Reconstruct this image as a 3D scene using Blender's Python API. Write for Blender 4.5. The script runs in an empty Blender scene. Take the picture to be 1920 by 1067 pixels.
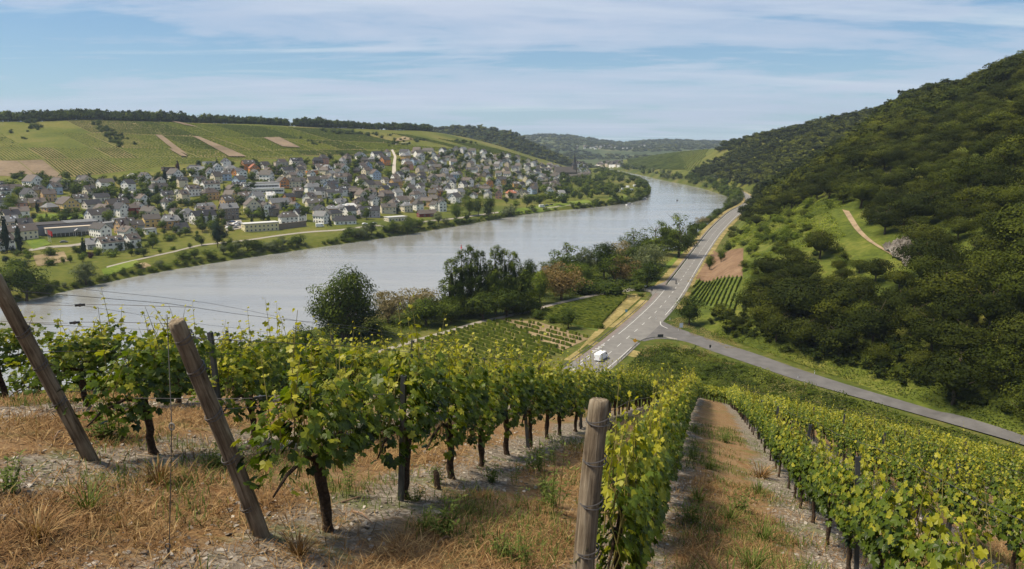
import bpy, math, random
import numpy as np
from mathutils import Vector, Matrix
from mathutils.bvhtree import BVHTree

random.seed(7)
HAZE_D = 0.00007
RNG = np.random.default_rng(11)
SC = bpy.context.scene
COL = SC.collection

# ------------------------------------------------------------------ camera, world, sun, exposure
CAM_Z = 70.0
PITCH = math.radians(11.0)
FPX = 1371.0                       # focal length in photo pixels (photo 1920 wide)
cd = bpy.data.cameras.new("camera")
cd.sensor_width = 36.0
cd.lens = FPX / 1920.0 * 36.0
cd.clip_start = 0.05
cd.clip_end = 60000.0
cam = bpy.data.objects.new("camera", cd)
COL.objects.link(cam)
cam.location = (0, 0, CAM_Z)
cam.rotation_euler = (math.radians(90) - PITCH, 0, 0)
SC.camera = cam

SUN_EL = math.radians(60)
SUN_AZ = math.radians(-98)         # measured from +Y towards +X : the sun stands on the left
sd = bpy.data.lights.new("sun", 'SUN')
sd.energy = 5.0
sd.angle = math.radians(10.0)
sd.color = (1.0, 0.89, 0.70)
sun = bpy.data.objects.new("sun", sd)
COL.objects.link(sun)
sdir = Vector((math.sin(SUN_AZ) * math.cos(SUN_EL), math.cos(SUN_AZ) * math.cos(SUN_EL), math.sin(SUN_EL)))
sun.rotation_euler = sdir.to_track_quat('Z', 'Y').to_euler()
sun.location = (-50, 60, 200)

SC.view_settings.view_transform = 'Standard'
SC.view_settings.look = 'None'
SC.view_settings.gamma = 1.0
SC.view_settings.exposure = 0.40
SC.cycles.max_bounces = 6
SC.cycles.transparent_max_bounces = 6
SC.cycles.volume_bounces = 0
SC.cycles.use_adaptive_sampling = True
SC.cycles.adaptive_threshold = 0.02


class NT:
    """small helper for node trees"""
    def __init__(s, tree):
        s.t = tree
        tree.nodes.clear()

    def n(s, typ, **kw):
        nd = s.t.nodes.new(typ)
        for k, v in kw.items():
            if k == 'inp':
                for a, b in v.items():
                    if isinstance(b, bpy.types.NodeSocket):
                        s.t.links.new(b, nd.inputs[a])
                    else:
                        nd.inputs[a].default_value = b
            else:
                setattr(nd, k, v)
        return nd

    def l(s, a, b):
        s.t.links.new(a, b)

    def math(s, op, a, b=0.0, c=None, clamp=False):
        nd = s.t.nodes.new('ShaderNodeMath')
        nd.operation = op
        nd.use_clamp = clamp
        for i, x in enumerate((a, b, c)):
            if x is None:
                continue
            if isinstance(x, bpy.types.NodeSocket):
                s.t.links.new(x, nd.inputs[i])
            else:
                nd.inputs[i].default_value = x
        return nd.outputs[0]

    def ramp(s, fac, stops, interp='LINEAR'):
        nd = s.t.nodes.new('ShaderNodeValToRGB')
        cr = nd.color_ramp
        cr.interpolation = interp
        while len(cr.elements) < len(stops):
            cr.elements.new(0.5)
        for e, (p, c) in zip(cr.elements, stops):
            e.position = p
            e.color = (c[0], c[1], c[2], 1) if not isinstance(c, (int, float)) else (c, c, c, 1)
        s.t.links.new(fac, nd.inputs[0])
        return nd.outputs[0]

    def mix(s, f, a, b, mode='MIX'):
        nd = s.t.nodes.new('ShaderNodeMix')
        nd.data_type = 'RGBA'
        nd.blend_type = mode
        for i, x in ((0, f), (6, a), (7, b)):
            if isinstance(x, bpy.types.NodeSocket):
                s.t.links.new(x, nd.inputs[i])
            elif i == 0:
                nd.inputs[0].default_value = x
            else:
                nd.inputs[i].default_value = (x[0], x[1], x[2], 1)
        return nd.outputs[2]

    def noise(s, vec, scale, detail=3.0, rough=0.5, dist=0.0):
        nd = s.t.nodes.new('ShaderNodeTexNoise')
        nd.inputs['Scale'].default_value = scale
        nd.inputs['Detail'].default_value = detail
        nd.inputs['Roughness'].default_value = rough
        nd.inputs['Distortion'].default_value = dist
        if vec is not None:
            s.t.links.new(vec, nd.inputs['Vector'])
        return nd.outputs[0]


w = bpy.data.worlds.new("World")
SC.world = w
w.use_nodes = True
W = NT(w.node_tree)
sky = W.n('ShaderNodeTexSky', sky_type='NISHITA', sun_disc=False, sun_elevation=SUN_EL,
          sun_rotation=SUN_AZ, air_density=1.0, dust_density=1.2, ozone_density=1.4, altitude=150)
tc = W.n('ShaderNodeTexCoord')
sep = W.n('ShaderNodeSeparateXYZ', inp={0: tc.outputs['Generated']})
zz = W.math('MAXIMUM', W.math('ADD', sep.outputs[2], 0.07), 0.03)
cx = W.math('DIVIDE', sep.outputs[0], zz)
cy = W.math('DIVIDE', sep.outputs[1], zz)
cv = W.n('ShaderNodeCombineXYZ', inp={0: cx, 1: cy, 2: 3.7}).outputs[0]
mp = W.n('ShaderNodeMapping', inp={0: cv})
mp.inputs['Rotation'].default_value = (0, 0, math.radians(-16))
mp.inputs['Scale'].default_value = (0.42, 0.66, 1)
mp.inputs['Location'].default_value = (1.3, 0.4, 0)
n1 = W.noise(mp.outputs[0], 0.85, 9.0, 0.60, 0.45)
mp2 = W.n('ShaderNodeMapping', inp={0: cv})
mp2.inputs['Rotation'].default_value = (0, 0, math.radians(-20))
mp2.inputs['Scale'].default_value = (0.26, 1.1, 1)
mp2.inputs['Location'].default_value = (5.1, 2.2, 0)
n2 = W.noise(mp2.outputs[0], 0.9, 8.0, 0.6, 0.5)
n3 = W.noise(mp.outputs[0], 0.28, 3.0, 0.5, 0.0)
side = W.math('MULTIPLY', sep.outputs[0], 0.12)
n4 = W.noise(mp.outputs[0], 3.2, 6.0, 0.62, 0.3)
cover = W.ramp(W.math('ADD', W.math('ADD', W.math('ADD', n1, W.math('MULTIPLY', W.math('SUBTRACT', n4, 0.5), 0.28)), W.math('MULTIPLY', W.math('SUBTRACT', n3, 0.5), 0.55)), side),
               [(0.455, 0.0), (0.53, 0.5), (0.66, 0.85)])
streak = W.ramp(n2, [(0.52, 0.0), (0.66, 0.6), (0.78, 0.9)])
skyc = W.mix(1.0, sky.outputs[0], (0.50, 0.87, 1.20), 'MULTIPLY')
hz_f = W.ramp(sep.outputs[2], [(0.0, 0.6), (0.10, 0.30), (0.28, 0.0)])
c0 = W.mix(hz_f, skyc, (7.0, 9.0, 10.2))
c1 = W.mix(streak, c0, (8.0, 8.8, 9.5))
grey = W.mix(n2, (5.0, 6.0, 7.9), (7.4, 8.1, 9.4))
c2 = W.mix(cover, c1, grey)
bg = W.n('ShaderNodeBackground', inp={0: c2, 1: 0.070})
wo = W.n('ShaderNodeOutputWorld')
W.l(bg.outputs[0], wo.inputs[0])

# ------------------------------------------------------------------ photo geometry helpers
CP, SP = math.cos(PITCH), math.sin(PITCH)


def ray(px, py):
    u = (px - 960.0) / FPX
    v = (533.5 - py) / FPX
    return np.array([u, CP + v * SP, -SP + v * CP])


def P(px, py, Y):
    """world point on the line of sight of a photo pixel at forward distance Y"""
    r = ray(px, py)
    t = Y / r[1]
    return np.array([r[0] * t, Y, CAM_Z + r[2] * t])


def G(px, py, z=0.0):
    """world point where a line of sight meets the level z"""
    r = ray(px, py)
    t = (z - CAM_Z) / r[2]
    return np.array([r[0] * t, r[1] * t, z])


def proj(p):
    p = np.asarray(p, dtype=float)
    d = p - np.array([0, 0, CAM_Z])
    f = d[..., 1] * CP - d[..., 2] * SP
    v = d[..., 1] * SP + d[..., 2] * CP
    f = np.where(f < 0.01, 0.01, f)
    return 960 + FPX * d[..., 0] / f, 533.5 - FPX * v / f


def inpoly(x, y, poly):
    x = np.asarray(x, float); y = np.asarray(y, float)
    res = np.zeros(x.shape, bool)
    n = len(poly)
    for i in range(n):
        x1, y1 = poly[i]; x2, y2 = poly[(i + 1) % n]
        if y1 == y2:
            continue
        c = ((y1 > y) != (y2 > y)) & (x < (x2 - x1) * (y - y1) / (y2 - y1) + x1)
        res ^= c
    return res


def _h(ix, iy, s):
    v = np.sin(ix * 127.1 + iy * 311.7 + s * 74.7) * 43758.5453
    return v - np.floor(v)


def vnoise(x, y, s=0):
    x = np.asarray(x, float); y = np.asarray(y, float)
    ix, iy = np.floor(x), np.floor(y)
    fx, fy = x - ix, y - iy
    fx = fx * fx * (3 - 2 * fx); fy = fy * fy * (3 - 2 * fy)
    a = _h(ix, iy, s); b = _h(ix + 1, iy, s); c = _h(ix, iy + 1, s); d = _h(ix + 1, iy + 1, s)
    return (a * (1 - fx) + b * fx) * (1 - fy) + (c * (1 - fx) + d * fx) * fy


def fbm(x, y, s=0, o=4):
    r = 0; a = 0.5; f = 1.0
    for k in range(o):
        r = r + a * (vnoise(x * f, y * f, s + k) - 0.5)
        a *= 0.5; f *= 2.03
    return r


# ------------------------------------------------------------------ object helpers
def tag(o, label=None, cat=None, group=None, kind=None):
    if label: o['label'] = label
    if cat: o['category'] = cat
    if group: o['group'] = group
    if kind: o['kind'] = kind
    return o


def make_mesh(name, V, faces, mats=(), mi=None, tint=None, smooth=False):
    """V (n,3); faces: one (m,k) array or a list of such arrays; mi / tint: per face"""
    me = bpy.data.meshes.new(name)
    V = np.asarray(V, dtype=np.float32)
    if not isinstance(faces, (list, tuple)):
        faces = [faces]
    faces = [np.asarray(f, dtype=np.int32) for f in faces if len(f)]
    nv = len(V)
    me.vertices.add(nv)
    me.vertices.foreach_set('co', V.ravel())
    nl = sum(f.size for f in faces); nf = sum(len(f) for f in faces)
    me.loops.add(nl); me.polygons.add(nf)
    me.loops.foreach_set('vertex_index', np.concatenate([f.ravel() for f in faces]))
    tot = np.concatenate([np.full(len(f), f.shape[1], np.int32) for f in faces])
    st = np.concatenate([[0], np.cumsum(tot)[:-1]]).astype(np.int32)
    me.polygons.foreach_set('loop_start', st)
    me.polygons.foreach_set('loop_total', tot)
    if mats is not None:
        for m in (mats if isinstance(mats, (list, tuple)) else [mats]):
            me.materials.append(m)
    if mi is not None:
        me.polygons.foreach_set('material_index', np.asarray(mi, np.int32))
    if tint is not None:
        a = me.attributes.new('tint', 'FLOAT', 'FACE')
        a.data.foreach_set('value', np.asarray(tint, np.float32))
    me.polygons.foreach_set('use_smooth', np.full(nf, smooth, bool))
    me.update(calc_edges=True)
    return me


def add(name, me, parent=None, loc=None, rz=None, scale=None):
    o = bpy.data.objects.new(name, me)
    COL.objects.link(o)
    if parent is not None: o.parent = parent
    if loc is not None: o.location = loc
    if rz is not None: o.rotation_euler = (0, 0, rz)
    if scale is not None: o.scale = (scale,) * 3 if isinstance(scale, (int, float)) else scale
    return o


class MB:
    """collects boxes, tubes, prisms into one mesh; faces carry a material index and a tint"""
    def __init__(s):
        s.V = []; s.n = 0; s.F = {3: [], 4: []}; s.M = {3: [], 4: []}

    def put(s, V, F, m=0):
        V = np.asarray(V, float)
        for f in F:
            if len(f) in (3, 4):
                s.F[len(f)].append([i + s.n for i in f]); s.M[len(f)].append(m)
            else:
                for k in range(1, len(f) - 1):
                    s.F[3].append([f[0] + s.n, f[k] + s.n, f[k + 1] + s.n]); s.M[3].append(m)
        s.V.append(V); s.n += len(V)
        return s

    def box(s, x0, x1, y0, y1, z0, z1, m=0, M=None):
        V = np.array([[x, y, z] for z in (z0, z1) for y in (y0, y1) for x in (x0, x1)], float)
        if M is not None:
            V = np.array([M @ Vector(v) for v in V])
        F = [(0, 2, 3, 1), (4, 5, 7, 6), (0, 1, 5, 4), (2, 6, 7, 3), (0, 4, 6, 2), (1, 3, 7, 5)]
        return s.put(V, F, m)

    def tube(s, pts, rad, seg=8, m=0, cap=True, jit=0.0):
        pts = [Vector(p) for p in pts]
        n = len(pts)
        if not hasattr(rad, '__len__'): rad = [rad] * n
        V = []
        up = None
        for i, p in enumerate(pts):
            t = (pts[min(i + 1, n - 1)] - pts[max(i - 1, 0)]).normalized()
            if up is None:
                up = Vector((0, 0, 1)) if abs(t.z) < 0.9 else Vector((1, 0, 0))
            a = t.cross(up).normalized(); b = a.cross(t).normalized(); up = b
            for k in range(seg):
                an = 2 * math.pi * k / seg
                r = rad[i] * (1 + (random.uniform(-jit, jit) if jit else 0))
                V.append(p + (a * math.cos(an) + b * math.sin(an)) * r)
        F = []
        for i in range(n - 1):
            for k in range(seg):
                k2 = (k + 1) % seg
                F.append((i * seg + k, i * seg + k2, (i + 1) * seg + k2, (i + 1) * seg + k))
        if cap:
            F.append(tuple(range(seg))[::-1]); F.append(tuple((n - 1) * seg + k for k in range(seg)))
        return s.put(V, F, m)

    def build(s, name, mats, parent=None, smooth=False, **kw):
        o = add(name, s.mesh(name, mats, smooth), parent, **kw)
        return o

    def mesh(s, name, mats, smooth=False):
        fs = [s.F[3], s.F[4]]
        mi = s.M[3] + s.M[4] if (s.F[3] and s.F[4]) else (s.M[3] or s.M[4])
        return make_mesh(name, np.concatenate(s.V), [np.array(f) for f in fs if f], mats, mi=mi, smooth=smooth)


def thing(name, label, cat, loc=(0, 0, 0), rz=0, group=None, scale=None):
    o = bpy.data.objects.new(name, None)
    o.empty_display_size = 0.5
    COL.objects.link(o)
    o.location = loc; o.rotation_euler = (0, 0, rz)
    if scale is not None: o.scale = (scale,) * 3 if isinstance(scale, (int, float)) else scale
    return tag(o, label, cat, group)


# ------------------------------------------------------------------ materials
def newmat(name):
    m = bpy.data.materials.new(name)
    m.use_nodes = True
    return m, NT(m.node_tree)


def plain(name, col, rough=0.8, var=0.15, scale=3.0, bump=0.0, metal=0.0, spec=0.3, coord='Object'):
    m, N = newmat(name)
    t = N.n('ShaderNodeTexCoord')
    nz = N.noise(t.outputs[coord], scale, 5.0, 0.6)
    lo = [c * (1 - var) for c in col]; hi = [min(1, c * (1 + var)) for c in col]
    c = N.ramp(nz, [(0.3, lo), (0.7, hi)])
    b = N.n('ShaderNodeBsdfPrincipled', inp={'Base Color': c, 'Roughness': rough, 'Metallic': metal, 'Specular IOR Level': spec})
    if bump:
        bp = N.n('ShaderNodeBump', inp={'Height': nz, 'Strength': bump, 'Distance': 0.05})
        N.l(bp.outputs[0], b.inputs['Normal'])
    o = N.n('ShaderNodeOutputMaterial')
    N.l(b.outputs[0], o.inputs[0])
    return m


def foliage(name, dark, mid, light, trans=0.3, rough=0.75, objvar=0.25, spec=0.06, shrink=1.0):
    """leaf colour from a per-face tint, a per-object random number and a soft noise"""
    m, N = newmat(name)
    at = N.n('ShaderNodeAttribute', attribute_name='tint')
    oi = N.n('ShaderNodeObjectInfo')
    f = N.math('ADD', at.outputs['Fac'], N.math('MULTIPLY', N.math('SUBTRACT', oi.outputs['Random'], 0.5), objvar), clamp=True)
    c = N.ramp(f, [(0.0, dark), (0.5, mid), (1.0, light)])
    b = N.n('ShaderNodeBsdfPrincipled', inp={'Base Color': c, 'Roughness': rough, 'Specular IOR Level': spec})
    tr = N.n('ShaderNodeBsdfTranslucent', inp={'Color': N.mix(1.0, c, (1.25, 1.3, 0.6), 'MULTIPLY')})
    mx = N.n('ShaderNodeMixShader', inp={0: trans, 1: b.outputs[0], 2: tr.outputs[0]})
    o = N.n('ShaderNodeOutputMaterial')
    N.l(mx.outputs[0], o.inputs[0])
    return m


M = {}
M['vine_leaf'] = foliage('vine_leaf', (0.014, 0.028, 0.003), (0.095, 0.138, 0.010), (0.39, 0.355, 0.028), 0.38, 0.45, 0.12, 0.3)
M['bark'] = plain('bark', (0.075, 0.052, 0.035), 0.95, 0.5, 18, 0.6)
M['vine_bark'] = plain('vine_bark', (0.055, 0.035, 0.022), 0.95, 0.6, 40, 0.9)
M['leaf_dark'] = foliage('leaf_dark', (0.014, 0.024, 0.004), (0.042, 0.062, 0.009), (0.125, 0.152, 0.019), 0.16)
M['leaf_mid'] = foliage('leaf_mid', (0.018, 0.030, 0.004), (0.058, 0.083, 0.011), (0.150, 0.180, 0.022), 0.2)
M['leaf_light'] = foliage('leaf_light', (0.035, 0.055, 0.007), (0.095, 0.132, 0.015), (0.21, 0.24, 0.03), 0.25)
M['leaf_willow'] = foliage('leaf_willow', (0.06, 0.075, 0.03), (0.12, 0.14, 0.06), (0.20, 0.22, 0.10), 0.25)
M['leaf_buff'] = foliage('leaf_buff', (0.11, 0.085, 0.04), (0.22, 0.175, 0.085), (0.33, 0.28, 0.14), 0.25)
M['leaf_rust'] = foliage('leaf_rust', (0.11, 0.072, 0.028), (0.20, 0.138, 0.055), (0.29, 0.22, 0.09), 0.25)
M['leaf_purple'] = foliage('leaf_purple', (0.02, 0.008, 0.012), (0.05, 0.02, 0.03), (0.09, 0.045, 0.05), 0.2)
M['needle'] = foliage('needle', (0.008, 0.018, 0.010), (0.018, 0.034, 0.018), (0.04, 0.06, 0.03), 0.1)
M['leaf_wood'] = foliage('leaf_wood', (0.010, 0.016, 0.002), (0.028, 0.036, 0.004), (0.092, 0.100, 0.010), 0.12, objvar=0.5)
M['leaf_wood2'] = foliage('leaf_wood2', (0.014, 0.022, 0.003), (0.048, 0.060, 0.006), (0.120, 0.132, 0.015), 0.15, objvar=0.4)
M['bramble'] = foliage('bramble', (0.07, 0.095, 0.012), (0.17, 0.205, 0.025), (0.30, 0.32, 0.05), 0.3)
M['row_leaf'] = foliage('row_leaf', (0.035, 0.052, 0.008), (0.085, 0.11, 0.015), (0.17, 0.185, 0.028), 0.25, objvar=0.3)
# ------------------------------------------------------------------ the setting: terrain
def catmull(A, n, axis=0):
    """resample a control grid n-fold along an axis with a Catmull-Rom spline"""
    A = np.moveaxis(np.asarray(A, float), axis, 0)
    m = len(A)
    out = []
    for i in range(m - 1):
        p0 = A[i - 1] if i > 0 else 2 * A[0] - A[1]
        p1, p2 = A[i], A[i + 1]
        p3 = A[i + 2] if i + 2 < m else 2 * A[-1] - A[-2]
        for k in range(n):
            t = k / n
            out.append(0.5 * ((2 * p1) + (-p0 + p2) * t + (2 * p0 - 5 * p1 + 4 * p2 - p3) * t * t + (-p0 + 3 * p1 - 3 * p2 + p3) * t ** 3))
    out.append(A[-1])
    return np.moveaxis(np.array(out), 0, axis)


def linres(A, n, axis=0):
    A = np.moveaxis(np.asarray(A, float), axis, 0)
    out = []
    for i in range(len(A) - 1):
        for k in range(n):
            out.append(A[i] * (1 - k / n) + A[i + 1] * (k / n))
    out.append(A[-1])
    return np.moveaxis(np.array(out), 0, axis)


def gridfaces(r, c):
    i = np.arange(r * c).reshape(r, c)
    return np.stack([i[:-1, :-1], i[:-1, 1:], i[1:, 1:], i[1:, :-1]], -1).reshape(-1, 4)


def upfix(V, F):
    a = V[F[:, 1]] - V[F[:, 0]]; b = V[F[:, 2]] - V[F[:, 0]]
    nz = a[:, 0] * b[:, 1] - a[:, 1] * b[:, 0]
    F = F.copy()
    F[nz < 0] = F[nz < 0][:, ::-1]
    return F


TERR = []          # (verts, faces) of everything things can stand on


def terrain(name, grid, mat, walk=True, label=None):
    r, c = grid.shape[:2]
    V = grid.reshape(-1, 3)
    F = upfix(V, gridfaces(r, c))
    o = add(name, make_mesh(name, V, F, mat, smooth=True))
    o['kind'] = 'structure'
    if walk:
        TERR.append((V, F))
    return o


# the camera's own slope -------------------------------------------------
RD = np.array([0.28, 1.0]) / math.hypot(0.28, 1.0)      # direction of the vine rows
RN = np.array([RD[1], -RD[0]])                          # to the right of it
Q0, QS = -0.60, 2.08                                    # first row and spacing


def qcoord(x, y):
    return x * RN[0] + y * RN[1]


def conv(s, k, smax):
    s = np.maximum(0, s)
    s0 = smax / k
    return np.where(s < s0, 0.5 * k * s * s, 0.5 * k * s0 * s0 + smax * (s - s0))


def hill_z(x, y):
    x = np.asarray(x, float); y = np.asarray(y, float)
    z = 70 - 1.83 - 0.21 * x - 0.26 * y
    q = qcoord(x, y)
    z = z - conv(-q - 5.0, 0.075, 0.45)
    z = z - conv(y - 9, 0.0035, 0.16) * np.clip((-q - 1) / 3, 0, 1)
    D = 0.63 * x + 0.78 * y
    z = z - conv(D - 20, 0.0012, 0.05) - conv(D - 53, 0.026, 0.34)
    z = z - conv(q - 24, 0.02, 0.2)
    z = z + 0.5 * fbm(x / 9.0, y / 9.0, 3, 2) * np.clip((np.hypot(x, y) - 6) / 10, 0, 1)
    return z


def micro(x, y):
    """small unevenness of the soil near the camera"""
    return 0.10 * fbm(x / 0.9, y / 0.9, 21, 3) + 0.045 * fbm(x / 0.16, y / 0.16, 31, 3)


def geo(start, step, ratio, end):
    v = [start]
    while v[-1] < end:
        v.append(v[-1] + step); step *= ratio
    return v


xs = np.array(sorted([-a for a in geo(7.1, 0.12, 1.045, 190)] + list(np.arange(-7, 7.05, 0.085)) + geo(7.1, 0.12, 1.045, 190)))
ys = np.array(sorted([-a for a in geo(0, 0.6, 1.2, 60)] + list(np.arange(0.4, 13, 0.085)) + geo(13.1, 0.12, 1.04, 260)))
XX, YY = np.meshgrid(xs, ys)
fade = np.clip(1 - (np.hypot(XX, YY) - 10) / 14, 0.25, 1)
ZZ = hill_z(XX, YY) + micro(XX, YY) * fade
HILL = np.stack([XX, YY, ZZ], -1)


def near_z(x, y):
    x = np.asarray(x, float); y = np.asarray(y, float)
    return hill_z(x, y) + micro(x, y) * np.clip(1 - (np.hypot(x, y) - 10) / 14, 0.25, 1)


# right bank : flood plain between the river and the hills ------------------
def shore_norm(S, side):
    T = np.gradient(S[:, :2], axis=0)
    T /= np.linalg.norm(T, axis=1)[:, None]
    return np.stack([T[:, 1], -T[:, 0]], -1) * side


RS = np.array([(-420, -160), (-200, 105), (-78, 250), (-54, 279), (-30, 309), (11, 372), (60, 415), (96, 457), (140, 561),
               (194, 692), (236, 790), (262, 860), (280, 946), (292, 1088), (293, 1224), (286, 1380), (279, 1688), (268, 1955), (262, 2250)], float)
RSf = catmull(RS, 6)
nr = shore_norm(RSf, 1)
rows = []
for d, z in ((-14, -4), (0, -0.05), (3.5, 2.4), (9, 6.3), (14, 7.0), (40, 7.0), (120, 7.2), (260, 8), (420, 9)):
    pz = RSf + nr * d
    rows.append(np.concatenate([pz, np.full((len(pz), 1), z)], 1))
RB = linres(np.array(rows), 3, 0)
RB[..., 2] += 0.35 * fbm(RB[..., 0] / 14, RB[..., 1] / 14, 5, 3) * (RB[..., 2] > 1)

# left bank : water's edge, village, vineyard hill -------------------------
A0 = [G(-600, 700), G(0, 574), G(130, 545), G(300, 510), G(500, 478), G(700, 449), G(850, 425), G(1000, 400),
      G(1120, 388), G(1190, 378), G(1214, 366), G(1213, 350), G(1198, 339), G(1165, 329), G(1122, 318.5)]
FT = [P(-600, 372, 640), P(0, 338, 690), P(150, 337, 710), P(320, 313, 760), P(520, 300, 830), P(700, 297, 940), P(850, 289, 1080),
      P(975, 303, 1220), P(1045, 316, 1380), P(1085, 320, 1490), P(1096, 320.5, 1540), P(1100, 320, 1600), P(1104, 319.6, 1680),
      P(1106, 318.8, 1780), P(1100, 316, 2000)]
CR = [P(-600, 216, 950), P(0, 226, 1000), P(150, 224, 1030), P(320, 229, 1080), P(520, 236, 1180), P(700, 243, 1320), P(820, 249, 1440),
      P(930, 271, 1500), P(1018, 299, 1560), P(1068, 314, 1620), P(1083, 317.5, 1660), P(1090, 318, 1720), P(1096, 318, 1800),
      P(1098, 317.5, 1900), P(1090, 315, 2150)]
A0, FT, CR = map(np.array, (A0, FT, CR))
nA, nL = 7, 6
A0, FT, CR = (catmull(a, nA) for a in (A0, FT, CR))
lrows = []
d1 = FT - A0
ln = np.linalg.norm(d1[:, :2], axis=1)[:, None]
un = d1 / ln
un[:, 2] = 0
A0z = A0.copy()
for d, z in ((-14, -4), (0, -0.05), (4, 1.6), (10, 3.2), (22, 4.2)):
    p = A0 + un * d; p[:, 2] = z
    lrows.append(p)
for s in (0.12, 0.24, 0.36, 0.48, 0.6, 0.72, 0.84, 0.92, 1.0):
    p = A0 + d1 * s
    k = max(0, (s - 0.22) / 0.78)
    p[:, 2] = 4.6 + (FT[:, 2] - 4.6) * (k ** 1.35)
    lrows.append(p)
for s in (0.14, 0.28, 0.42, 0.56, 0.7, 0.84, 1.0):
    p = FT + (CR - FT) * s
    p[:, 2] = FT[:, 2] + (CR[:, 2] - FT[:, 2]) * (s ** 0.92)
    lrows.append(p)
dirb = CR - FT
dirb[:, 2] = 0
dirb /= np.linalg.norm(dirb, axis=1)[:, None]
for d, dz in ((60, 1.0), (250, -3), (700, -12)):
    p = CR + dirb * d
    p[:, 2] = CR[:, 2] + dz
    lrows.append(p)
LB = linres(np.array(lrows), 4, 0)
hmask = np.clip((LB[..., 2] - 12) / 30, 0, 1)
LB[..., 2] += hmask * 7 * fbm(LB[..., 0] / 190, LB[..., 1] / 190, 8, 3) + 0.3 * fbm(LB[..., 0] / 20, LB[..., 1] / 20, 9, 2) * (LB[..., 2] > 1)


def loft(foot, crest, prof=0.9, nrow=14, ncol=8, back=((120, -6), (500, -30)), rough=4.0, scale=90, seed=1):
    F = catmull(np.array(foot, float), ncol); C = catmull(np.array(crest, float), ncol)
    rows = []
    dd = C - F; dh = dd.copy(); dh[:, 2] = 0
    dh /= np.linalg.norm(dh, axis=1)[:, None]
    p = F - dh * 12; p[:, 2] = F[:, 2] - 3; rows.append(p)
    for i in range(nrow + 1):
        s = i / nrow
        p = F + dd * s
        p[:, 2] = F[:, 2] + dd[:, 2] * s ** prof
        f = 4 * s * (1 - s)
        p[:, 2] += f * rough * 2 * fbm(p[:, 0] / scale, p[:, 1] / scale, seed, 3)
        rows.append(p)
    for d, dz in back:
        p = C + dh * d; p[:, 2] = C[:, 2] + dz; rows.append(p)
    return linres(np.array(rows), 2, 0)


HA = loft([(300, -60, 8), (250, 20, 8), (165, 95, 9), G(1900, 795, 9), G(1750, 745, 9), G(1600, 700, 8.5), G(1450, 655, 8), G(1345, 622, 7.6),
           G(1300, 590, 7.4), G(1318, 545, 7.4), G(1350, 480, 7.4), G(1382, 425, 7.4), G(1418, 385, 7.4), (285, 850, 7)],
          [(620, 60, 175), (580, 150, 165), (520, 260, 150), P(2150, 0, 420), P(2020, 68, 460), P(1925, 122, 510), P(1812, 165, 580), P(1702, 197, 650),
           P(1612, 262, 720), P(1530, 303, 765), P(1480, 332, 800), P(1440, 352, 825), P(1422, 368, 845), (330, 880, 16)],
          prof=0.95, rough=7, scale=110, seed=4)
HB = loft([(430, 740, 12), (345, 800, 11), (292, 850, 8), (312, 930, 8), (324, 1080, 8), (322, 1220, 8), (312, 1380, 8), (302, 1690, 8), (292, 1950, 8), (284, 2250, 7)],
          [P(1860, 158, 1020), P(1648, 210, 1090), P(1560, 229, 1150), P(1480, 248, 1220), P(1405, 264, 1330), P(1366, 273, 1450), P(1328, 280, 1700),
           P(1268, 286, 2000), P(1198, 296, 2300), P(1140, 306, 2600)],
          prof=0.85, rough=9, scale=160, seed=6)
HC = loft([P(500, 300, 1750), P(760, 300, 1800), P(900, 306, 1850), P(1000, 312, 1900), P(1060, 317, 1950), P(1100, 318, 2000), P(1128, 318, 2100)],
          [P(480, 262, 2300), P(700, 256, 2300), P(810, 245, 2250), P(880, 240, 2200), P(955, 250, 2150), P(1030, 292, 2120), P(1105, 316, 2160)],
          prof=0.8, rough=6, scale=200, seed=9, back=((300, -12), (900, -20)))
HD = loft([P(600, 305, 3000), P(950, 312, 2800), P(1050, 315, 2600), P(1140, 313, 2700), P(1250, 306, 2900), P(1400, 300, 3000), P(1700, 300, 3300)],
          [P(560, 262, 5200), P(930, 257, 5000), P(1040, 253, 4800), P(1120, 262, 4900), P(1170, 267, 5200), P(1250, 263, 5200), P(1400, 267, 5400), P(1700, 265, 5600)][:7],
          prof=1.1, rough=22, scale=420, seed=12, back=((900, -20), (3000, -60)), nrow=20)

# --- ground materials
def groundmat(name, a, b, c, s1=0.02, s2=0.25, bump=0.3, bd=0.6):
    m, N = newmat(name)
    g = N.n('ShaderNodeNewGeometry')
    na = N.noise(g.outputs['Position'], s1, 4, 0.55)
    nb = N.noise(g.outputs['Position'], s2, 5, 0.6)
    f = N.math('ADD', N.math('MULTIPLY', na, 0.6), N.math('MULTIPLY', nb, 0.4))
    col = N.ramp(f, [(0.38, a), (0.5, b), (0.64, c)])
    bp = N.n('ShaderNodeBump', inp={'Height': nb, 'Strength': bump, 'Distance': bd})
    bs = N.n('ShaderNodeBsdfPrincipled', inp={'Base Color': col, 'Roughness': 0.95, 'Specular IOR Level': 0.1, 'Normal': bp.outputs[0]})
    o = N.n('ShaderNodeOutputMaterial'); N.l(bs.outputs[0], o.inputs[0])
    return m


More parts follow.
